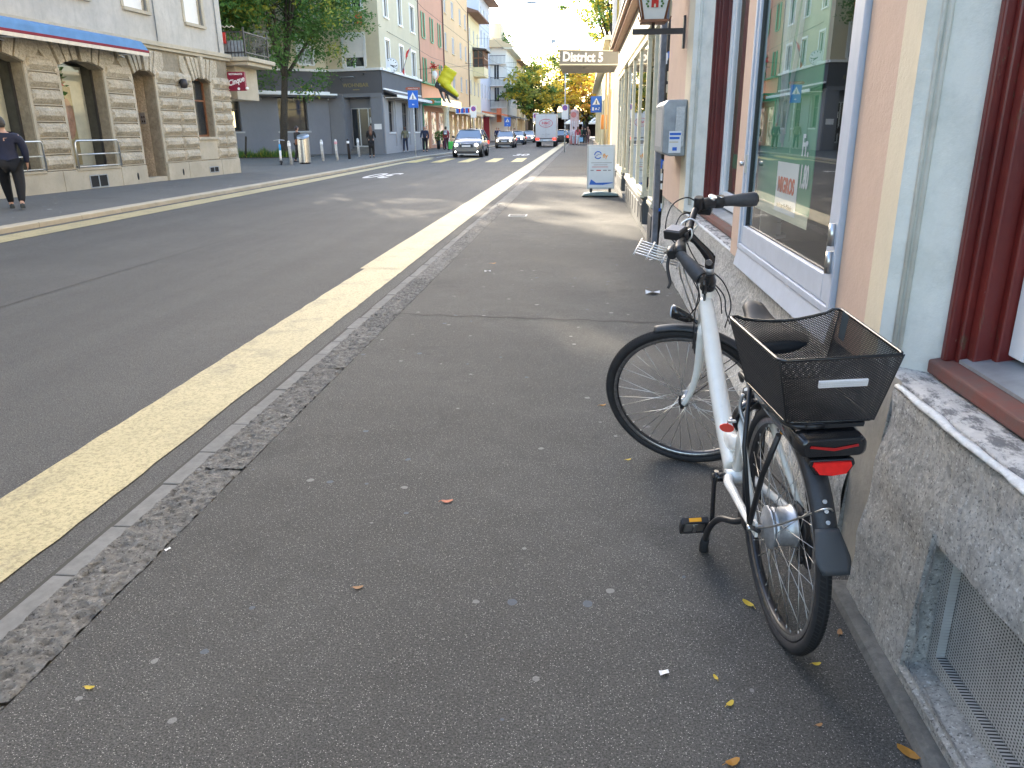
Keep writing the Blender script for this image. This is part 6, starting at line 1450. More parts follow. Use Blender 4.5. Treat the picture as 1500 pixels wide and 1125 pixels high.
# ---------------- trees ----------------
def tree(name, label, x, y, h, r, zc, seed, mats, trunk_r=.2, lean=(0, 0), nc=110, nl=55, ls=.2, squash=.8, limbs=7, branch0=.45, cat='tree', group=None, bias=(0, 0)):
    rg = random.Random(seed); t = thing(name, label, cat, loc=(x, y, 0), group=group)
    top = Vector((lean[0], lean[1], zc)); fork = Vector((lean[0]*.55, lean[1]*.55, zc*branch0))
    b = MB(); b.tube(smooth_path([(0, 0, -.1), (lean[0]*.2, lean[1]*.2, zc*branch0*.4), fork]), lerpl([trunk_r*1.25, trunk_r, trunk_r*.85], 6), 10)
    tips = []
    for i in range(limbs):
        a = 2*math.pi*i/limbs+rg.uniform(-.4, .4); e = rg.uniform(-.25, 1.0) if i else 1.3; rr = r*rg.uniform(.55, .85)
        end = top+Vector((math.cos(a)*math.cos(e)*rr+bias[0], math.sin(a)*math.cos(e)*rr+bias[1], math.sin(e)*rr*squash)); mid = fork.lerp(end, .5)+Vector((rg.uniform(-.3, .3), rg.uniform(-.3, .3), r*.12))
        P_ = smooth_path([fork, mid, end], 5); b.tube(P_, lerpl([trunk_r*.55, trunk_r*.32, trunk_r*.08], 5), 7, caps=False); tips.append(end)
        for k in range(4):
            s0 = P_[rg.randint(4, 9)]; e2 = s0+Vector((rg.uniform(-1, 1), rg.uniform(-1, 1), rg.uniform(-.4, .9))).normalized()*r*rg.uniform(.3, .55)
            b.tube([s0, s0.lerp(e2, .5)+Vector((0, 0, .1*r*.3)), e2], [trunk_r*.2, trunk_r*.12, trunk_r*.04], 5, caps=False); tips.append(e2)
    b.build('trunk', MT['bark'], t)
    cr = MB()
    for _ in range(nc):
        if rg.random() < .45: c = Vector(rg.choice(tips))+Vector((rg.gauss(0, .3), rg.gauss(0, .3), rg.gauss(0, .25)))*r*.3
        else:
            v = Vector((rg.gauss(0, 1), rg.gauss(0, 1), rg.gauss(0, 1))).normalized()*rg.uniform(.45, 1.05)
            c = top+Vector((v.x*r+bias[0], v.y*r+bias[1], v.z*r*squash))
            if noise.noise(c*.55+Vector((seed, 0, 0))) < -.12: continue
        cl = r*rg.uniform(.09, .2); mi = rg.choice(mats[1])
        leaves(cr, c, cl, nl, ls, rg, mis=(mi, mi, rg.choice(mats[1])), squash=.7, droop=.35)
    cr.build('crown', [MT[m] for m in mats[0]], t, recalc=False)
    return t
MT['leafm'] = mat('leaf_mid', (.10, .20, .045), .55, var=.35, vs=6)
for k_ in ('leaf', 'leafy', 'leafg', 'leafo', 'leafm'):      # thin leaves let light through
    m = MT[k_]; N_ = m.node_tree.nodes; L_ = m.node_tree.links; P_ = N_['Principled BSDF']; tr = N_.new('ShaderNodeBsdfTranslucent'); mx = N_.new('ShaderNodeMixShader'); mx.inputs[0].default_value = .42
    src = P_.inputs['Base Color'].links[0].from_socket; L_.new(src, tr.inputs[0]); L_.new(P_.outputs[0], mx.inputs[1]); L_.new(tr.outputs[0], mx.inputs[2]); L_.new(mx.outputs[0], N_['Material Output'].inputs[0])
T1 = tree('locust_tree', 'leaning green locust tree in front of the grey corner building', -18.5, 48.3, 14, 4.9, 9.1, 3, (['leaf', 'leafm', 'leafy', 'leafg'], [0, 0, 0, 1, 1, 1, 1, 1, 1, 2]), trunk_r=.22, lean=(.9, .2), nc=620, nl=62, ls=.2, limbs=10, branch0=.5, squash=1.1)
# second tree thickened and third tree added to filter the sun into dapples
tree('locust_tree', 'second green tree behind the terrace, its crown enlarged to filter the sun', -22.6, 45.5, 17, 6.2, 11.0, 5, (['leaf', 'leafm', 'leafy'], [0, 0, 1, 1, 2]), trunk_r=.3, lean=(.2, 0), nc=520, nl=62, ls=.33, limbs=8, branch0=.55, squash=.9)
tree('locust_tree', 'third green tree added behind the sandstone house to filter the sun', -17.6, 37, 17, 5.2, 13.6, 8, (['leaf', 'leafm', 'leafy'], [0, 0, 1, 1, 2]), trunk_r=.25, lean=(.2, 0), nc=460, nl=62, ls=.33, limbs=8, branch0=.6, squash=.9)
FT = [(-7.6, 118, 4.2, 6.6, ['leafy', 'leafm', 'leafg'], [0, 0, 1, 2], 'olive green street tree at the far left beyond the cars'),
      (-4.6, 132, 6.0, 9.4, ['leafy', 'leafg', 'leafm'], [0, 0, 1, 2], 'yellow green tree in the middle of the far street end'),
      (-2.0, 140, 5.4, 8.2, ['leafg', 'leafy'], [0, 0, 0, 1], 'golden yellow tree beside the tallest far tree'),
      (.6, 128, 5.2, 6.6, ['leafo', 'leafg', 'leafm'], [0, 1, 1, 2], 'orange autumn tree on the right at the far end'),
      (-10, 150, 5, 7.0, ['leafm', 'leafy'], [0, 0, 1], 'dark tree behind the olive green street tree'),
      (4.5, 118, 5, 6.5, ['leafg', 'leafo'], [0, 1], 'yellow and orange tree partly hidden by the bright right wall')]
for i, (x, y, r, zc, ms, ix, lb) in enumerate(FT): tree('street_tree', lb, x, y, 12, r, zc, 20+i, (ms, ix), trunk_r=.28, lean=(rnd.uniform(-.6, .6), 0), nc=150, nl=34, ls=.5, limbs=7, branch0=.45, group='autumn trees at the far street end')
tree('overhanging_tree', 'bright yellow green tree rising above the grey canopy on the right', 3.4, 77, 17, 4.2, 12.6, 41, (['leafy', 'leafm', 'leafg'], [0, 0, 1, 2]), trunk_r=.25, lean=(-1.6, 0), nc=170, nl=36, ls=.34, limbs=7, branch0=.6)
# grass bed at the foot of the locust tree
g = MB(); rg = random.Random(9)
for _ in range(3600):
    x = rg.uniform(-22.2, -17.4); f = (x+22.2)/4.8; y = 47.4+rg.random()*1.5; hgt = rg.uniform(.12, .7)*(.55+.9*max(-.4, noise.noise(Vector((x*1.7, y*2, 0))))); a = rg.uniform(0, 6.28); w_ = rg.uniform(.02, .05)
    d = Vector((math.cos(a), math.sin(a), 0)); p = Vector((x, y, .0)); q = p+Vector((rg.uniform(-.15, .15), rg.uniform(-.15, .15), hgt))
    g.add([p-d*w_, p+d*w_, q], [(0, 1, 2)], rg.choice([0, 0, 1, 2]))
tag(g.build('grass', [MT['leaf'], MT['leafm'], MT['leafy']], recalc=False), 'tall green grass and weeds around the locust tree', 'grass', kind='stuff')
struct(MB().box(-22.6, -16.9, 47.1, 49.4, 0, .03).build('planting_bed', mat('soil', (.07, .055, .035), .95)))
for i, x in enumerate((-21.9, -20.6)):
    tag(MB().tube([(x, 47.5, 0), (x+.12, 47.6, 1.25)], .06, 7).build('wooden_stake', MT['bark']), ['short wooden stake at the left end of the grass bed', 'short wooden stake in the middle of the grass bed'][i], 'stake', 'stakes in the grass bed')
# ---------------- street furniture left ----------------
t = thing('litter_bin', 'round steel litter bin with slanted blue grey lid on the left pavement', 'bin', loc=(-13.42, 37.75, 0))
n = 28; rad = .285; vs = []
for k in range(n): a = 2*math.pi*k/n; vs += [(rad*math.cos(a), rad*math.sin(a), .07), (rad*math.cos(a), rad*math.sin(a), 1.24+.13*math.sin(a))]
MB().add(vs, [(2*k, 2*((k+1) % n), 2*((k+1) % n)+1, 2*k+1) for k in range(n)], 0, True).build('body', MT['steel'], t)
vs = [(rad*1.02*math.cos(2*math.pi*k/n), rad*1.02*math.sin(2*math.pi*k/n), 1.262+.0*k) for k in range(n)]
MB().lathe([(0, .03), (.29, .03), (.295, .0), (.28, -.02)], n, Matrix.Translation((0, 0, 1.255)) @ Matrix.Rotation(R_(24), 4, 'X')).build('lid', mat('lid_blue_grey', (.42, .48, .56), .3, .5, var=.05), t)
MB().lathe([(0, 0), (.25, 0), (.25, .07), (0, .07)], 20).build('foot', MT['darkmetal'], t)
lb = ['white post beside the electric scooter', 'white post to the right of the litter bin', 'white post with a pink sticker', 'dark grey post between two white posts', 'white post in front of the corner doorway']
bp = [(-13.83, 37.0, 0), (-13.65, 41.2, 0), (-13.2, 42.2, 1), (-13.12, 44.2, 2), (-13.52, 47.6, 0)]
MT['postw'] = mat('scuffed_white_post', (.62, .63, .62), .6, var=.3, vs=9)
for i, (x, y, kind) in enumerate(bp):
    t = thing('bollard', lb[i], 'bollard', loc=(x, y, 0), group='slim posts on the left pavement')
    MB().lathe([(0, 0), (.075, 0), (.07, .95), (.075, 1.0), (.05, 1.07), (0, 1.09)], 12, Matrix.Rotation(R_(-2), 4, 'Y')).build('post', MT['darkmetal' if kind == 2 else 'postw'], t)
    MB().lathe([(.078, 0), (.078, .13), (.07, .13)], 12, Matrix.Translation((-.03, 0, .84))).build('sleeve', MT[{0: 'sign_white', 1: 'maroon', 2: 'sign_white'}[kind]] if kind != 1 else mat('pink_sticker', (.70, .35, .36), .6), t)
# road signs
def tri(b, cx, cz, s, y, mi): b.add([(cx-s*.58, y, cz-s*.45), (cx+s*.58, y, cz-s*.45), (cx, y, cz+s*.55)], [(0, 1, 2)], mi)
def ped_sign(name, label, x, y, ztop, w_=.62, h=.98, pole=True, direction=False, extra=0, xp=None):
    t = thing(name, label, 'road sign', loc=(x, y, 0))
    if pole: MB().cyl((xp or 0, .05, 0), (xp or 0, .05, ztop-.1), .032, n=10).build('pole', MT['postw'], t)
    bd = MB().box(-w_/2, w_/2, -.015, .015, ztop-h, ztop).build('sign_plate', MT['blue_sign'], t, bevel=.01)
    b = MB(); tri(b, 0, ztop-h*.33, h*.42, -.018, 0)
    b.add([(-.035, -.02, ztop-h*.46), (.035, -.02, ztop-h*.46), (.02, -.02, ztop-h*.30), (-.02, -.02, ztop-h*.30)], [(0, 1, 2, 3)], 1).disc((0, -.02, ztop-h*.265), (0, -1, 0), .022, 8, mi=1).add([(-.09, -.0205, ztop-h*.47), (.09, -.0205, ztop-h*.47), (.07, -.0205, ztop-h*.49), (-.07, -.0205, ztop-h*.49)], [(0, 1, 2, 3)], 1)
    b.box(-.06, .0, -.02, -.018, ztop-h*.84, ztop-h*.77, 0).box(.02, .06, -.02, -.018, ztop-h*.84, ztop-h*.78, 0)
    if extra:
        b.box(-.22, -.12, -.02, -.018, ztop-h*.88, ztop-h*.68, 0).box(-.04, .04, -.0205, -.0185, ztop-h*.8, ztop-h*.72, 0).box(.1, .16, -.0205, -.0185, ztop-h*.85, ztop-h*.8, 0).box(.12, .2, -.02, -.018, ztop-h*.75, ztop-h*.7, 0)
    b.build('pictogram', [MT['sign_white'], MT['black']], bd)
    if direction:
        b = MB().prism([(-.45, ztop+.10), (-.36, ztop+.19), (.44, ztop+.17), (.44, ztop+.05), (-.36, ztop+.03)], -.015, .015, ax='y').build('street_name_plate', mat('brown_sign', (.32, .08, .05), .5), t)
        c = MB(); text_mb(c, 'Museum Altstadt', .085, face_M((.03, -.02, ztop+.11), (1, 0, 0), (0, 0, 1)), ext=.001); c.build('lettering', MT['sign_white'], t)
    return t
ped_sign('crossing_sign', 'blue pedestrian crossing sign with brown direction plate on a pole beside the left kerb', -10.3, 48.8, 3.78, direction=True)
t = ped_sign('crossing_sign', 'blue pedestrian crossing sign with extra symbols on the right side wall', .66, 45, 3.17, w_=.60, h=.84, pole=False, extra=1)
MB().cyl((0, .03, 2.9), (.4, .03, 2.9), .02, n=8).build('bracket', MT['alu'], t)
ped_sign('crossing_sign', 'small blue crossing sign on the left pavement behind the dark cars', -9.4, 100, 2.97, w_=.8, h=1.05)
def nopark(name, label, x, y, z, w_=.42, h=.9, pole_h=0, scale=1, noplate=False):
    t = thing(name, label, 'road sign', loc=(x, y, 0))
    MB().cyl((0, .06, 0), (0, .06, max(pole_h, z+h)), .035*scale, n=10).build('pole', MT['postw'], t)
    bd = MB().box(-w_/2, w_/2, -.02, .02, z, z+h).build('sign_plate', MT['sign_white'], t)
    r_ = w_*.40; cz = z+h-r_*1.25; b = MB()
    b.disc((0, -.024, cz), (0, -1, 0), r_, 22, mi=1).disc((0, -.027, cz), (0, -1, 0), r_*.76, 22, mi=0)
    for s_ in (1, -1): b.add([Vector((0, -.03, cz))+Vector((s_*.9*r_*math.cos(q)*k1+dx*.06*r_, 0, r_*.9*math.sin(q)*k1+dz*.06*r_)) for (q, k1, dx, dz) in ((R_(45), 1, 1*s_, -1), (R_(45), 1, -1*s_, 1), (R_(225), 1, -1*s_, 1), (R_(225), 1, 1*s_, -1))], [(0, 1, 2, 3)], 1)
    b.build('roundel', [MT['blue_sign'], MT['sign_red']], bd); return t
t = nopark('no_parking_sign', 'no stopping roundel on a white plate on the tall right hand pole beside the kerb', -1.27, 54.6, 2.12, w_=.42, h=.93, pole_h=6.5)
b = MB()
for k in range(16): z = .9+k*.07; b.box(-.04, .04, -.0, .02, z, z+rnd.uniform(.03, .06), k % 3)
b.build('sticker', [MT['black'], MT['sign_white'], MT['zinc']], t)
MB().box(.0, .30, .02, .05, 2.1, 3.0).build('back_plate', MT['greysh'], t)
nopark('no_parking_sign', 'no stopping sign above a white plate outside the ochre house', -10.2, 75, 2.6, w_=.55, h=1.05)
nopark('no_parking_sign', 'white plate with faded red roundel near the far tents on the left', -6.6, 112, 2.6, w_=.8, h=1.1)
t = thing('advert_column', 'pale red and white advertising column on the far right pavement', 'column', loc=(-.95, 84, 0))
MB().lathe([(0, 0), (.5, 0), (.5, .5), (.45, .55), (.45, 3.2), (.5, 3.3), (0, 3.5)], 20).build('body', mat('faded_poster', (.66, .50, .50), .6, var=.2, vs=2), t)
b = MB()
for k in range(5): b.box(-.46+.2*k, -.40+.2*k, -.5, -.44, .5, 2.3, 0)
b.box(-.4, .4, -.52, -.46, .05, .9, 1).disc((-.1, -.52, 2.9), (0, -1, 0), .28, 16, mi=1); b.build('printed_poster', [MT['sign_white'], mat('faded_red', (.62, .22, .20), .6)], t)
t = thing('utility_cabinet', 'orange box mounted on the bright wall beneath the crossing sign', 'box', loc=(.9, 35.6, 1.45)); MB().box(-.15, .12, -.25, .25, 0, .6).build('housing', mat('orange_box', (.75, .28, .05), .5), t, bevel=.02); MB().box(-.155, -.15, -.2, .2, .1, .5).build('door', mat('orange_door', (.65, .22, .04), .5), t)
# lamp posts and overhead wires
def wire(label, pts, r=.012): tag(MB().tube(pts, r, 5).build('overhead_wire', MT['darkmetal']), label, 'wire', 'overhead tram wires')
wire('span wire crossing high in front of the pale yellow house towards the canopy', [(-13.4, 66.2, 6.2), (-6, 70, 6.9), (3, 76, 8)])
wire('wire running along the cream facade from its first upper floor', [(-13.4, 56, 7.9), (-13.2, 62, 7.7), (-13.0, 70, 7.4), (-10, 100, 7.2)])
wire('steep wire from the upper edge over the cream building', [(-12.2, 40, 11.6), (-11.2, 58, 9.5), (-9.5, 80, 8.2), (-6.5, 150, 7.6)])
wire('second steep wire above the street toward the far trees', [(-11, 44, 13.2), (-9.6, 66, 10.5), (-8, 90, 9.2), (-6, 150, 8.2)])
wire('thin wire across the street far away under the lamp', [(-13.3, 92, 8.6), (-4, 96, 8.0), (2.5, 99, 8.8)], .02)
t = thing('hanging_street_lamp', 'small grey street lamp hanging on a span wire in the white sky', 'street lamp', loc=(-4.5, 70, 11.4))
MB().lathe([(0, -.05), (.28, -.02), (.22, .08), (.06, .14), (0, .15)], 16, Matrix.Diagonal((2.2, 1, 1, 1))).build('lamp_head', MT['zinc'], t); MB().tube([(-9, 0, .6), (0, 0, .16), (7.5, 0, .6)], .008, 5).build('span_wire', MT['darkmetal'], t)
t = thing('traffic_lantern', 'dark triangular lamp hanging in the far sky above the trees', 'street lamp', loc=(-3.6, 100, 11.5)); MB().prism([(-.5, .25), (.45, .05), (-.45, -.3)], -.1, .1, ax='y').build('lamp_head', MT['zinc'], t); MB().tube([(-9.5, 0, .5), (0, 0, .2), (6, 0, .6)], .01, 5).build('span_wire', MT['darkmetal'], t)
# ---------------- vehicles ----------------
MT['tint'] = mat('sky_toned_car_window', (.09, .15, .23), .04, var=0, spec=1.0, coat=1)  # sky reflection put into the bluish base colour of the glass
MT['lampon'] = mat('lit_headlamp', (1, .95, .8), .2, var=0, emit=5.0, ecol=(1, .9, .68)); MT['tail_on'] = mat('tail_lamp', (.6, .02, .02), .2, var=0, emit=.5, ecol=(1, .06, .03)); MT['fog'] = mat('fog_lamp', (1, .95, .9), .2, var=0, emit=1.6, ecol=(1, .95, .85))
def paint(name, c, r=.25, me=.5): return mat(name, c, r, me, var=0, coat=.8)
def car(name, label, x, y, face, pm, L=4.3, W=1.8, H=1.5, hood=.98, rise=.28, suv=False, lights=True, group='cars on the road'):
    """face -1: front looks towards the camera (-y)"""
    t = thing(name, label, 'car', loc=(x, y, -.08), rz=0 if face < 0 else math.pi, group=group)
    g = .22 if suv else .17; w2 = W/2; bl = H*.60
    # body profile stations along y (front = 0 .. L) : (y, half width, z low, z shoulder)
    st = [(0.0, .72, .36, .62), (.06, .84, .27, .72), (.25, .94, g, hood*.80), (.55, .99, g, hood*.90), (1.05, 1.0, g, hood), (1.9, 1.0, g, bl), (3.1, 1.0, g, bl+.03), (L-.35, .98, g, bl+.02), (L-.08, .92, g+.06, bl-.02), (L, .80, .36, bl-.12)]
    b = MB(); secs = []
    for (yy_, k, zl, zs) in st:
        w_ = w2*k; secs.append([(-w_*.90, yy_, zl), (-w_, yy_, zl+(zs-zl)*.35), (-w_*1.0, yy_, zl+(zs-zl)*.62), (-w_*.95, yy_, zs-.03), (-w_*.80, yy_, zs+.015), (0, yy_, zs+.045), (w_*.80, yy_, zs+.015), (w_*.95, yy_, zs-.03), (w_*1.0, yy_, zl+(zs-zl)*.62), (w_, yy_, zl+(zs-zl)*.35), (w_*.90, yy_, zl)])
    b.loft(secs); b.build('body', MT[pm], t)
    # greenhouse
    def cab(yy_, k, z): return [(-w2*k, yy_, z), (w2*k, yy_, z)]
    y0_, y1_, y2_, y3_ = 1.10, 1.85, L-1.25, L-.45; zt = H-.03; zb = hood-.02
    A_ = [(-w2*.90, y0_, zb), (w2*.90, y0_, zb), (w2*.92, y3_+.25, bl), (-w2*.92, y3_+.25, bl)]
    T_ = [(-w2*.68, y1_, zt), (w2*.68, y1_, zt), (w2*.67, y2_+.3, zt-.02), (-w2*.67, y2_+.3, zt-.02)]
    gl = MB(); gl.add(A_+T_, [(0, 1, 5, 4), (1, 2, 6, 5), (2, 3, 7, 6), (3, 0, 4, 7)]); gl.build('windows', MT['tint'], t)
    rf_ = MB(); rf_.loft([[(-w2*.70, y1_-.04, zt-.01), (0, y1_-.08, zt+.03), (w2*.70, y1_-.04, zt-.01), (w2*.70, y1_-.04, zt-.04), (-w2*.70, y1_-.04, zt-.04)], [(-w2*.71, (y1_+y2_)/2, zt+.01), (0, (y1_+y2_)/2, zt+.06), (w2*.71, (y1_+y2_)/2, zt+.01), (w2*.71, (y1_+y2_)/2, zt-.04), (-w2*.71, (y1_+y2_)/2, zt-.04)], [(-w2*.69, y2_+.34, zt-.03), (0, y2_+.4, zt), (w2*.69, y2_+.34, zt-.03), (w2*.69, y2_+.34, zt-.07), (-w2*.69, y2_+.34, zt-.07)]])
    for s_ in (-1, 1):
        rf_.tube([(s_*w2*.91, y0_-.02, zb), (s_*w2*.69, y1_-.03, zt-.02)], .035, 6); rf_.tube([(s_*w2*.93, y3_+.25, bl), (s_*w2*.69, y2_+.32, zt-.04)], .05, 6); rf_.tube([(s_*w2*.945, (y1_+y2_)/2+.1, bl), (s_*w2*.70, (y1_+y2_)/2+.1, zt-.01)], .03, 6)
    rf_.build('roof', MT[pm], t)
    for s_ in (-1, 1):
        MB().loft([[(s_*(w2+.02), 1.28, hood+.03), (s_*(w2+.17), 1.30, hood+.05), (s_*(w2+.17), 1.30, hood+.17), (s_*(w2+.02), 1.28, hood+.15)], [(s_*(w2-.02), 1.40, hood+.03), (s_*(w2+.14), 1.40, hood+.05), (s_*(w2+.14), 1.40, hood+.15), (s_*(w2-.02), 1.40, hood+.13)]], smooth=False).build('side_mirror', MT['black'], t, bevel=.02)
    # wheels
    for yy_ in (.82, L-.85):
        for s_ in (-1, 1):
            wr = .34 if suv else .31; MW = Matrix.Translation((s_*(w2-.11), yy_, wr)) @ Matrix.Rotation(R_(90), 4, 'Y')
            wp = MB().lathe([(wr*.62, -.11), (wr*.93, -.11), (wr, -.07), (wr, .07), (wr*.93, .11), (wr*.62, .11)], 22, MW).build('wheel', MT['rubber'], t)
            MB().lathe([(0, -.105*-s_), (wr*.62, -.09*-s_), (wr*.63, 0)], 14, MW).build('rim', MT['alu'], wp)
            MB().lathe([(wr*1.0, .0), (wr*1.18, .0), (wr*1.18, .02), (wr*1.0, .02)], 22, Matrix.Translation((s_*(w2-.012), yy_, wr)) @ Matrix.Rotation(R_(90*s_), 4, 'Y')).build('wheel_arch', MT['black'], t)
    # front face
    fz = hood*.66
    for s_ in (-1, 1):
        MB().loft([[(s_*w2*.50, .0, fz-.06), (s_*w2*.80, .05, fz-.05), (s_*w2*.83, .06, fz+.08), (s_*w2*.50, .02, fz+.06)], [(s_*w2*.50, .2, fz-.06), (s_*w2*.90, .24, fz-.05), (s_*w2*.92, .24, fz+.10), (s_*w2*.50, .2, fz+.08)]], smooth=False).build('headlight', MT['glassy'], t)
        MB().disc((s_*w2*.68, .0, fz+.01), (0, -1, 0), .085, 14).build('headlight_beam', MT['lampon' if lights else 'chrome'], t)
        if suv: MB().disc((s_*w2*.72, .02, .34), (0, -1, 0), .06, 10).build('fog_lamp', MT['fog'], t)
        MB().box(s_*w2*.86-.1, s_*w2*.86+.1, L-.03, L+.01, bl-.26, bl-.06).build('tail_light', MT['tail_on'], t)
    MB().loft([[(-w2*.46, -.015, fz-.13), (w2*.46, -.015, fz-.13), (w2*.42, -.01, fz+.05), (-w2*.42, -.01, fz+.05)], [(-w2*.46, .1, fz-.13), (w2*.46, .1, fz-.13), (w2*.42, .1, fz+.05), (-w2*.42, .1, fz+.05)]], smooth=False).build('grille', MT['black'], t)
    MB().box(-w2*.70, w2*.70, -.01, .12, .22, .36).build('lower_grille', MT['darkmetal'], t, bevel=.02)
    MB().box(-w2*.60, w2*.60, -.03, .1, .17, .215).build('bumper_strip', MT['alu'], t)
    MB().box(-.26, .26, -.03, -.018, fz-.10, fz-.0).build('number_plate', MT['sign_white'], t)
    MB().tube([(-w2*.4, -.02, fz+.07), (0, -.035, fz+.09), (w2*.4, -.02, fz+.07)], .012, 5).build('badge_strip', MT['chrome'], t)
    MB().tube([(-w2*.55, 1.12, hood+.03), (.05, 1.16, hood+.055)], .010, 5).tube([(.05, 1.12, hood+.05), (w2*.6, 1.16, hood+.03)], .010, 5).build('wiper', MT['black'], t)
    return t
MT['glassy'] = mat('headlamp_housing', (.35, .36, .38), .1, .3, var=0, coat=1)
MT['car_grey'] = paint('graphite_car_paint', (.20, .195, .20)); MT['car_dark'] = paint('dark_bronze_car_paint', (.22, .18, .16)); MT['car_blue'] = paint('steel_blue_car_paint', (.10, .14, .20)); MT['car_silver'] = paint('silver_car_paint', (.45, .46, .48)); MT['car_black'] = paint('black_car_paint', (.03, .03, .035))
car('suv', 'grey compact sport utility car with lit headlights nearest to the crossing', -6.98, 47.7, -1, 'car_grey', L=4.35, W=1.80, H=1.62, hood=1.08, suv=True)
car('hatchback', 'dark bronze hatchback with lit headlights behind the grey sport utility car', -7.15, 72.5, -1, 'car_dark', L=4.0, W=1.72, H=1.48)
car('hatchback', 'steel blue car third in the oncoming queue', -7.35, 88.0, -1, 'car_blue', L=4.2, W=1.76, H=1.46)
car('hatchback', 'silver car fourth in the oncoming queue partly hidden by the blue car', -7.15, 103, -1, 'car_silver', L=4.2, W=1.76, H=1.46)
car('hatchback', 'pale blue car furthest back beside the white box truck', -6.4, 124, -1, 'car_blue', L=4.2, W=1.76, H=1.46)
car('hatchback', 'dark car driving away ahead of the white box truck near the right kerb', -2.6, 98, 1, 'car_black', L=4.3, W=1.78, H=1.55)
car('hatchback', 'grey blue car far ahead by the right kerb', -1.9, 125, 1, 'car_blue', L=4.3, W=1.78, H=1.5)
# box truck seen from behind
t = thing('box_truck', 'white box truck with a red oval logo on its rear doors driving away', 'truck', loc=(-3.55, 76.5, -.08))
MT['trw'] = mat('truck_white', (.66, .63, .61), .4, var=.05)
MB().box(-.98, .98, 0, 4.2, .78, 2.92).build('cargo_box', MT['trw'], t, bevel=.02)
MB().box(-.94, -.012, -.03, -.002, .84, 2.86).build('rear_door', MT['trw'], t, bevel=.01); MB().box(.012, .94, -.03, -.002, .84, 2.86).build('rear_door', MT['trw'], t, bevel=.01)
b = MB().box(-1.0, 1.0, -.02, .1, 2.92, 2.97).box(-1.0, -.96, -.025, .1, .78, 2.92).box(.96, 1.0, -.025, .1, .78, 2.92).box(-.010, .010, -.04, -.001, .84, 2.86)
b.build('door_frame', mat('beige_trim', (.50, .42, .33), .5), t)
b = MB(); n = 40; ring_ = [(.62*math.cos(2*math.pi*k/n), -.036, 2.13+.36*math.sin(2*math.pi*k/n)) for k in range(n)]
b.tube(ring_, .022, 6, closed=True, caps=False); text_mb(b, 'H&C', .34, face_M((0, -.036, 2.14), (1, 0, 0), (0, 0, 1)), ext=.002, bold=.012, sx=1.15); text_mb(b, 'TRANSPORTE', .10, face_M((0, -.036, 1.90), (1, 0, 0), (0, 0, 1)), ext=.002)
b.build('printed_logo', mat('truck_red', (.62, .10, .12), .5), t)
MB().box(-.97, .97, -.06, .1, .50, .70).build('rear_bumper', MT['alu'], t, bevel=.02); MB().box(-.9, .9, 0, 4.1, .55, .78).build('chassis', MT['darkmetal'], t)
for s_ in (-1, 1):
    MB().box(s_*.80-.16, s_*.80+.16, -.08, -.04, .60, .80).build('tail_light', MT['tail_on'], t); MB().cyl((s_*.18, -.05, 1.12), (s_*.38, -.05, 1.15), .02).build('door_handle', MT['alu'], t)
    for yy_ in (.9, 4.9):
        wp = MB().lathe([(.2, -.13), (.34, -.13), (.36, -.08), (.36, .08), (.34, .13), (.2, .13)], 22, Matrix.Translation((s_*.82, yy_, .36)) @ Matrix.Rotation(R_(90), 4, 'Y')).build('wheel', MT['rubber'], t)
        MB().lathe([(0, .1*s_), (.2, .08*s_)], 14, Matrix.Translation((s_*.82, yy_, .36)) @ Matrix.Rotation(R_(90), 4, 'Y')).build('rim', MT['alu'], wp)
MB().loft([[(-.9, 4.25, .5), (.9, 4.25, .5), (.9, 4.25, 2.2), (-.9, 4.25, 2.2)], [(-.9, 5.3, .5), (.9, 5.3, .5), (.88, 5.2, 2.2), (-.88, 5.2, 2.2)], [(-.88, 6.0, .5), (.88, 6.0, .5), (.86, 5.9, 1.2), (-.86, 5.9, 1.2)]], smooth=False).build('cab', MT['trw'], t)
MB().box(-.25, .25, -.07, -.062, .55, .66).build('number_plate', MT['sign_white'], t)
# scooter
t = thing('electric_scooter', 'parked electric kick scooter with blue stem beside the tree', 'scooter', loc=(-14.35, 37.1, 0), rz=R_(200))
MB().box(-.09, .09, -.1, .75, .12, .17).build('deck', MT['black'], t, bevel=.02)
for yy_ in (-.18, .85): MB().lathe([(.05, -.03), (.10, -.03), (.115, 0), (.10, .03), (.05, .03)], 18, Matrix.Translation((0, yy_, .115)) @ Matrix.Rotation(R_(90), 4, 'Y')).build('wheel', MT['rubber'], t)
MB().tube([(0, .8, .2), (0, .66, .65)], .05, 10).build('stem', MT['sign_white'], t); MB().tube([(0, .66, .65), (0, .58, .92)], .045, 10).build('stem_cover', mat('bright_blue', (.03, .35, .75), .4), t)
MB().tube([(0, .58, .92), (0, .52, 1.12)], .03, 8).tube([(-.24, .50, 1.10), (0, .52, 1.13), (.24, .50, 1.10)], .02, 8).build('handlebar', MT['alu'], t)
# plants by the bakery, suitcase
for i, (x, y) in enumerate(((-12.3, 67.9), (-11.6, 66.9))):
    t = thing('potted_plant', ['tall slim potted plant at the bakery door', 'potted plant in a dark cone pot next to the tall slim one'][i], 'plant', loc=(x, y, 0), group='potted plants outside the bakery')
    MB().lathe([(0, 0), (.14, 0), (.2, .7), (.16, .7), (0, .62)], 14).build('pot', MT['black'], t); b = MB(); leaves(b, (0, 0, 1.1), .32, 160, .22, rnd, squash=1.3); b.build('foliage', MT['leafm'], t)
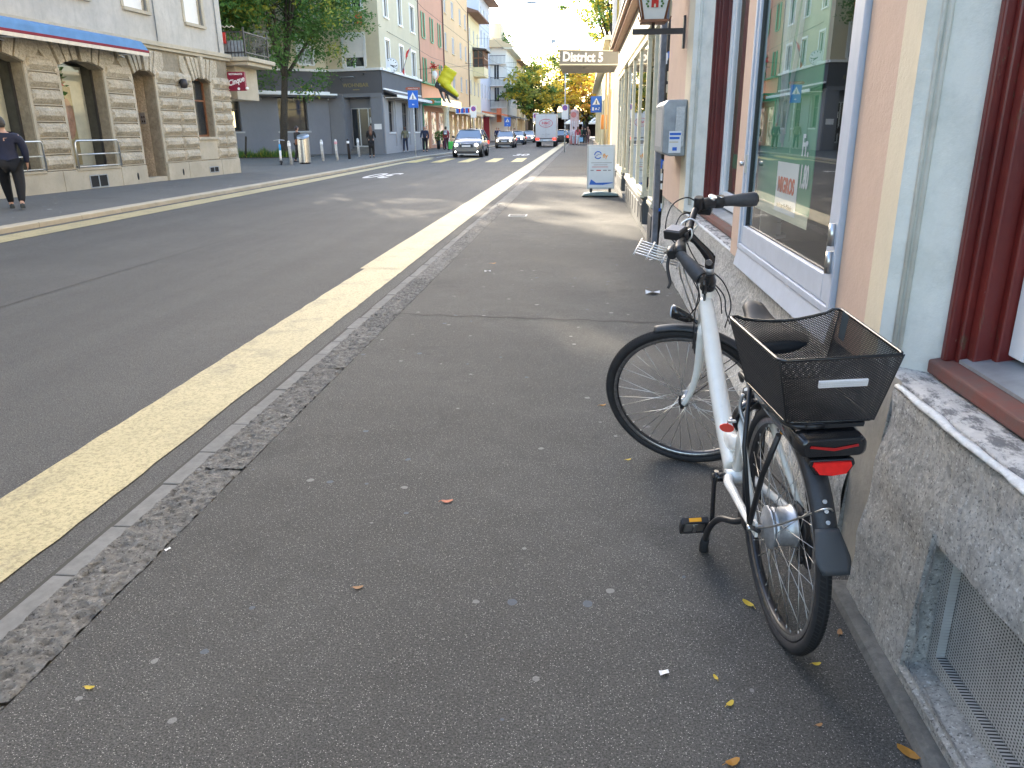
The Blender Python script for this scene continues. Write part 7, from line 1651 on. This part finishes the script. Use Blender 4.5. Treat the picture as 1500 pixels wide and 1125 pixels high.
# ---------------- people ----------------
def skin_mesh(verts, edges, radii, root=0, sub=1):
    me = bpy.data.meshes.new('s'); me.from_pydata([tuple(v) for v in verts], edges, []); o = bpy.data.objects.new('s', me); COL.objects.link(o)
    md = o.modifiers.new('k', 'SKIN'); md.use_smooth_shade = True
    if not me.skin_vertices: me.attributes
    sv = me.skin_vertices[0].data
    for i, r_ in enumerate(radii): sv[i].radius = (r_ if isinstance(r_, tuple) else (r_, r_))
    sv[root].use_root = True
    s2 = o.modifiers.new('u', 'SUBSURF'); s2.levels = sub; s2.render_levels = sub
    dg = bpy.context.evaluated_depsgraph_get(); r = bpy.data.meshes.new_from_object(o.evaluated_get(dg)); bpy.data.objects.remove(o); bpy.data.meshes.remove(me)
    return r
def link_mesh(name, me, m, parent):
    me.materials.clear(); me.materials.append(m); o = bpy.data.objects.new(name, me); COL.objects.link(o); o.parent = parent
    for p in me.polygons: p.use_smooth = True
    return o
_cm = {}
def cm(col, r=.8):
    k = tuple(col)
    if k not in _cm: _cm[k] = mat('cloth', col, r, var=.18, vs=9, bs=30, bk=.4, bd=.01)
    return _cm[k]
SKIN_ = mat('skin', (.52, .30, .21), .5, var=.08); SKIND = mat('dark_skin', (.12, .065, .045), .5, var=.08)
def person(label, x, y, rz, h=1.78, top=(.05, .05, .06), legs=(.03, .03, .04), hair=(.05, .03, .02), shoe=(.05, .05, .05), stride=.0, arm=(0, 0), build_=1.0, coat=False, longhair=False, skin=None, group=None, hem=None, fingers=True, z=0, cap=False, elbow=(.15, .15), phase=1):
    """local: faces +y; x to its right; stride in metres between feet"""
    t = thing('person', label, 'person', loc=(x, y, z), rz=rz, group=group); k = h/1.78; sk = skin or SKIN_
    s_ = stride/2*phase; V = []; E = []; Rr = []
    def add(p, r_, par=None):
        V.append(Vector(p)*k); Rr.append(tuple(q*k for q in r_) if isinstance(r_, tuple) else r_*k)
        if par is not None: E.append((par, len(V)-1))
        return len(V)-1
    B_ = build_
    pel = add((0, 0, .95), (.135*B_, .10*B_)); wa = add((0, .0, 1.10), (.125*B_, .095*B_), pel); ch = add((0, .0, 1.32), (.15*B_, .105*B_), wa); nk0 = add((0, -.01, 1.46), (.085, .07), ch); nk = add((0, .0, 1.53), .05, nk0)
    hd0 = add((0, .01, 1.60), (.066, .075), nk); hd1 = add((0, .012, 1.68), (.074, .092), hd0); hd2 = add((0, .0, 1.755), (.05, .06), hd1)
    add((0, .115, 1.655), .012, hd1)                                              # nose
    add((.082, .0, 1.66), .012, hd1); add((-.082, .0, 1.66), .012, hd1)            # ears
    J = {}
    for sd, ff in ((1, s_), (-1, -s_)):
        hp = add((sd*.09*B_, 0, .88), (.085*B_, .09*B_), pel); lift = .04 if ff < 0 and stride > .3 else 0
        kn = add((sd*.095*B_, ff*.55+(.05 if ff < 0 else .03), .48), .058*B_, hp); an = add((sd*.10, ff, .09+lift), .038, kn); to = add((sd*.115, ff+.13, .035+lift*.3), (.038, .03), an)
        hl = add((sd*.10, ff-.05, .05+lift), .035, an)
        J['hip%d' % sd] = hp; J['kn%d' % sd] = kn; J['an%d' % sd] = an; J['to%d' % sd] = to
        sh = add((sd*.185*B_, 0, 1.42), .055*B_, ch); aa = arm[0] if sd > 0 else arm[1]; ee = elbow[0] if sd > 0 else elbow[1]
        el = add((sd*.235*B_, math.sin(aa)*.29, 1.42-math.cos(aa)*.29), .042*B_, sh); fa = aa+ee; wr = add((sd*.235*B_, V[el].y/k+math.sin(fa)*.25, V[el].z/k-math.cos(fa)*.25), .026, el)
        hn = add((sd*.235*B_-sd*.005, V[wr].y/k+math.sin(fa)*.07, V[wr].z/k-math.cos(fa)*.07), (.030, .018), wr)
        J['sh%d' % sd] = sh; J['el%d' % sd] = el; J['wr%d' % sd] = wr
        if fingers:
            c = V[hn]/k; dn = Vector((0, math.sin(fa), -math.cos(fa))); sw = Vector((0, math.cos(fa), math.sin(fa)))
            for q, ln in enumerate((.062, .07, .066, .052)):
                b0 = c+sw*(.024-.016*q)+dn*.02; f1 = add(b0, .009, hn); f2 = add(b0+dn*ln*.55-Vector((sd*.006, 0, 0)), .008, f1); add(b0+dn*ln-Vector((sd*.02, 0, 0)), .006, f2)
            th = add(c+sw*.034-dn*.015, .010, hn); add(c+sw*.050+dn*.03, .008, th)
    link_mesh('body', skin_mesh(V, E, Rr, 0, 1), sk, t)
    def sub(names, rad, rs):
        idx = {}; vs = []; es = []; rr = []
        for i, (n_, r_) in enumerate(zip(names, rs)): vs.append(V[n_] if isinstance(n_, int) else Vector(n_)*k); rr.append(tuple(q*k for q in r_) if isinstance(r_, tuple) else r_*k)
        return vs, rr
    # trousers
    ids = [pel, J['hip1'], J['kn1'], J['an1'], J['hip-1'], J['kn-1'], J['an-1']]; vs, rr = sub(ids, 0, [(.150*B_, .118*B_), .105*B_, .078*B_, .062, .105*B_, .078*B_, .062])
    link_mesh('trousers', skin_mesh(vs, [(0, 1), (1, 2), (2, 3), (0, 4), (4, 5), (5, 6)], rr, 0, 1), cm(legs), t)
    # top
    ids = [wa, ch, nk0, J['sh1'], J['el1'], J['wr1'], J['sh-1'], J['el-1'], J['wr-1'], pel]; vs, rr = sub(ids, 0, [(.148*B_, .118*B_), (.172*B_, .128*B_), (.085, .07), .072*B_, .058*B_, .042, .072*B_, .058*B_, .042, (.158*B_, .125*B_)])
    es = [(0, 1), (1, 2), (1, 3), (3, 4), (4, 5), (1, 6), (6, 7), (7, 8), (0, 9)]
    if coat: vs += [Vector((0, 0, .74))*k, Vector((0, 0, .52))*k]; rr += [(.19*k, .15*k), (.205*k, .16*k)]; es += [(9, 10), (10, 11)]
    link_mesh('coat' if coat else 'sweater', skin_mesh(vs, es, rr, 0, 1), cm(top), t)
    if hem: link_mesh('shirt_hem', skin_mesh([Vector((0, 0, .95))*k, Vector((0, 0, .80))*k], [(0, 1)], [(.190*B_*k, .152*B_*k), (.188*B_*k, .15*B_*k)], 0, 1), cm(hem), t)
    for sd in (1, -1):
        a = V[J['an%d' % sd]]; q = V[J['to%d' % sd]]
        b = MB(); M = Matrix.Translation((a.x, 0, 0)); secs = []
        for (dy, w_, zt) in ((-.10, .028, .07), (-.06, .042, .10), (.0, .044, .11), (.08, .048, .075), (.15, .046, .055), (.19, .024, .04)):
            z0_ = a.z/k-.09; secs.append([(a.x-w_*k, a.y+dy*k, (z0_+.0)*k), (a.x+w_*k, a.y+dy*k, z0_*k), (a.x+w_*.9*k, a.y+dy*k, (z0_+zt*.7)*k), (a.x, a.y+dy*k, (z0_+zt)*k), (a.x-w_*.9*k, a.y+dy*k, (z0_+zt*.7)*k)])
        b.loft(secs); b.build('shoe', cm(shoe), t)
    # hair cap
    b = MB(); secs = []
    for i in range(7):
        a = math.pi*.5*i/6; z_ = 1.66+.125*math.sin(a); r_ = math.cos(a); secs.append([Vector((.086*r_*math.cos(q), -.012+(.102*r_*math.sin(q) if math.sin(q) < 0 else .088*r_*math.sin(q)), z_+(.02 if math.sin(q) > 0 and i < 2 else 0)))*k for q in [2*math.pi*j/14 for j in range(14)]])
    b.loft(secs, caps=False)
    if longhair: b.loft([[Vector((.088*w_*math.cos(q), -.06+d_+.045*math.sin(q), z_))*k for q in [2*math.pi*j/12 for j in range(12)]] for z_, w_, d_ in ((1.74, .7, .02), (1.66, 1.1, 0), (1.50, 1.2, -.03), (1.36, 1.1, -.05), (1.24, .7, -.06))])
    else: b.loft([[Vector((.083*w_*math.cos(q), -.045+.05*math.sin(q), z_))*k for q in [2*math.pi*j/12 for j in range(12)]] for z_, w_ in ((1.70, 1.0), (1.63, .98), (1.58, .7))])
    b.build('hair', cm(hair, .6), t)
    return t
PI = math.pi
person('man in navy sweater and black trousers walking away past the sandstone house', -11.60, 15.25, .62, h=1.80, top=(.014, .017, .040), legs=(.006, .006, .008), hair=(.05, .045, .04), shoe=(.04, .045, .045), stride=.62, arm=(.05, -.1), elbow=(.2, .15), build_=1.36, hem=(.10, .36, .24), phase=-1)
t = person('woman with long brown hair in a black coat standing by the last post', -12.35, 46.2, .2, h=1.80, top=(.012, .012, .014), legs=(.012, .012, .014), hair=(.14, .07, .045), stride=.12, coat=True, longhair=True, arm=(.3, .3), elbow=(1.2, 1.2))
person('man in an olive jacket walking towards the camera along the cream building', -13.15, 58.9, PI, h=1.82, top=(.20, .19, .12), legs=(.03, .04, .07), hair=(.02, .018, .015), shoe=(.5, .5, .48), skin=SKIND, stride=.3, arm=(.1, .1), elbow=(.7, .7))
person('man in a dark navy jacket standing at the green shop pilaster', -11.6, 58.5, PI, h=1.82, top=(.025, .03, .06), legs=(.012, .012, .015), hair=(.35, .33, .30), stride=.22, arm=(.25, .0), elbow=(.6, .3), build_=1.1)
person('person in a red jacket with a grey backpack pulling a green suitcase', -10.85, 63.3, -.1, h=1.80, top=(.36, .04, .05), legs=(.12, .03, .05), hair=(.03, .025, .02), stride=.42, arm=(-.2, .15), elbow=(.2, .1))
t = thing('backpack', 'small grey and white backpack on the back of the person in red', 'bag', loc=(-10.86, 63.12, 1.16)); MB().loft([[(w_*math.cos(a)*.15, -.02+.07*math.sin(a)*w_, z_) for a in [2*PI*j/12 for j in range(12)]] for z_, w_ in ((0, .7), (.08, 1), (.25, 1), (.34, .6))]).build('bag', MT['greysh'], t); MB().box(-.09, .09, -.1, -.085, .06, .16).build('pocket', MT['sign_white'], t)
t = thing('suitcase', 'bright green wheeled suitcase pulled by the person in red', 'suitcase', loc=(-10.42, 63.0, 0)); MB().box(-.2, .2, -.12, .12, .08, .66).build('shell', mat('bright_green', (.10, .62, .10), .4, var=.05), t, bevel=.04); MB().tube([(-.1, 0, .66), (-.1, .1, .98), (.1, .1, .98), (.1, 0, .66)], .012, 6).build('handle', MT['alu'], t); MB().cyl((-.15, -.08, .04), (-.15, -.05, .04), .04).cyl((.12, -.08, .04), (.15, -.08, .04), .04).build('wheel', MT['black'], t)
person('woman in dark clothes with a brown bag walking beside the tree and the scooter', -14.15, 39.0, -.6, h=1.76, top=(.02, .02, .025), legs=(.02, .02, .022), hair=(.03, .02, .02), stride=.35, coat=True, arm=(.5, .1), elbow=(.9, .3))
tag(MB().loft([[(-14.05+w_*.16*math.cos(a), 38.75+.06*math.sin(a)*w_, z_) for a in [2*PI*j/12 for j in range(12)]] for z_, w_ in ((.86, .8), (.92, 1), (1.08, 1), (1.13, .8))]).build('handbag', MT['brown']), 'brown handbag carried by the woman near the tree', 'bag')
far = [(-.55, 78.3, 0, (.62, .10, .12), (.75, .75, .74), (.2, .08, .04), 'person in white trousers and a red top on the far right pavement', True),
       (-1.0, 80.5, .3, (.70, .62, .64), (.6, .6, .62), (.1, .06, .04), 'person in pale clothes next to the advertising column', False),
       (-.15, 83, PI, (.04, .13, .07), (.03, .03, .04), (.03, .02, .02), 'person in a dark green jacket far up the right pavement', False),
       (.15, 80.6, 0, (.02, .02, .02), (.03, .03, .03), (.02, .02, .02), 'person in black far up the right pavement by the wall', False),
       (.42, 84, PI, (.50, .30, .22), (.35, .2, .2), (.08, .04, .02), 'person in a peach top nearest to the far right wall', True),
       (-1.25, 91, 0, (.03, .03, .04), (.02, .02, .02), (.02, .02, .02), 'dark figure between the sign pole and the advertising column', False),
       (-9.9, 92, PI, (.02, .03, .09), (.02, .02, .03), (.02, .02, .02), 'man in dark blue under the canopy of the ochre house', False),
       (-10.3, 98, PI, (.05, .08, .30), (.03, .03, .03), (.02, .02, .02), 'person in a bright blue jacket beside the man in dark blue', False),
       (-9.6, 112, 0, (.5, .4, .35), (.05, .05, .06), (.04, .03, .02), 'person in a beige top on the far left pavement', False),
       (-10.6, 80, 0, (.30, .20, .14), (.05, .04, .04), (.1, .06, .04), 'person in brown behind the grey sport utility car', True)]
for (x, y, rz, tp, lg, hr, lb, lh) in far: person(lb, x, y, rz, h=1.76, top=tp, legs=lg, hair=hr, stride=.4, arm=(.2, -.2), longhair=lh, fingers=False, group='people on the far pavements')
t = thing('shopping_bag', 'pale blue shopping bag carried on the far right pavement', 'bag', loc=(-.22, 78.3, .35)); MB().box(-.17, .17, -.07, .07, 0, .38).build('bag', mat('pale_blue', (.35, .6, .8), .6), t); MB().tube([(-.08, 0, .38), (0, 0, .55), (.08, 0, .38)], .008, 5).build('handle', MT['sign_white'], t)
# ---------------- litter on the pavement ----------------
def leaf(name, label, x, y, s, m, rz, cat='leaf', curl=.25):
    b = MB(); pts = []; n = 10
    for i in range(n): a = 2*PI*i/n; pts.append(Vector((s*math.cos(a)*(1 if math.cos(a) < 0 else 1.25), s*.55*math.sin(a)*(1+.12*math.sin(3*a)), .004+curl*s*abs(math.cos(a))**2)))
    b.add(pts+[Vector((0, 0, .004))], [(i, (i+1) % n, n) for i in range(n)]); b.tube([(-s*.9, 0, .006+curl*s*.8), (-s*1.5, .1*s, .004)], s*.04, 4)
    o = b.build(name, MT[m]); o.location = (x, y, 0); o.rotation_euler = (0, 0, rz); return tag(o, label, cat, 'fallen leaves on the pavement')
MT['leafr'] = mat('leaf_red_brown', (.45, .12, .05), .6, var=.2); MT['leafb'] = mat('leaf_brown', (.28, .14, .05), .6, var=.2)
for (x, y, s, m_, rz, lb) in ((.55, 2.16, .020, 'leafg', 2.2, 'yellow oval leaf to the left of the rear bicycle wheel'), (.68, 1.88, .012, 'leafg', .2, 'small yellow leaf just in front of the rear bicycle wheel'),
    (.41, 1.70, .013, 'leafg', .8, 'crumpled yellow leaf below the rear bicycle wheel'), (.39, 1.80, .010, 'leafg', 1.9, 'tiny yellow leaf beside the white paper scrap'),
    (-.72, 2.16, .016, 'leafb', .3, 'brown yellow leaf alone in the middle of the pavement'), (-.53, 2.80, .022, 'leafr', .2, 'reddish leaf alone in the middle of the pavement'),
    (-1.32, 1.63, .013, 'leafg', 0, 'small bright yellow leaf near the granite kerb'), (.38, 1.50, .018, 'leafo', .5, 'orange leaf at the bottom edge of the photo'), (.81, 1.56, .026, 'leafo', 2.3, 'curled dry orange leaf at the foot of the granite plinth'),
    (.79, 2.03, .014, 'leafb', 1.2, 'small brown leaf between the rear wheel and the plinth'), (.13, 4.0, .018, 'leafo', .4, 'small orange leaf left of the front bicycle wheel'), (.62, 1.64, .009, 'leafb', .4, 'tiny brown leaf near the bottom right of the pavement'), (.23, 3.27, .013, 'leafg', .4, 'tiny yellow leaf under the left side of the front wheel'),
    (-1.0, 8.7, .03, 'leafo', .4, 'orange leaf further up by the kerb next to the white paper scrap')):
    leaf('fallen_leaf', lb, x, y, s, m_, rz)
def scrap(x, y, s, lb, rz=0):
    b = MB(); p = [Vector((s*a, s*c, .004+s*h)) for a, c, h in ((-1, -.5, 0), (-.2, -.7, .35), (.9, -.4, .05), (1, .3, .3), (.1, .6, 0), (-.9, .4, .4))]; b.add(p+[Vector((0, 0, .004+s*.15))], [(i, (i+1) % 6, 6) for i in range(6)])
    o = b.build('paper_scrap', MT['sign_white']); o.location = (x, y, 0); o.rotation_euler = (0, 0, rz); tag(o, lb, 'litter', 'paper scraps on the pavement')
scrap(.25, 1.81, .015, 'small crumpled white paper scrap below the bicycle pedal', .4); scrap(-1.48, 2.35, .012, 'tiny white scrap at the edge of the granite kerb', 1.1); scrap(-1.0, 8.17, .035, 'white paper scrap on the pavement near the kerb further up', .3); scrap(.66, 7.08, .07, 'flattened white paper beside the front carrier of the bicycle', .1); scrap(.8, 9.0, .03, 'small pale scrap near the grey shop base', .8)
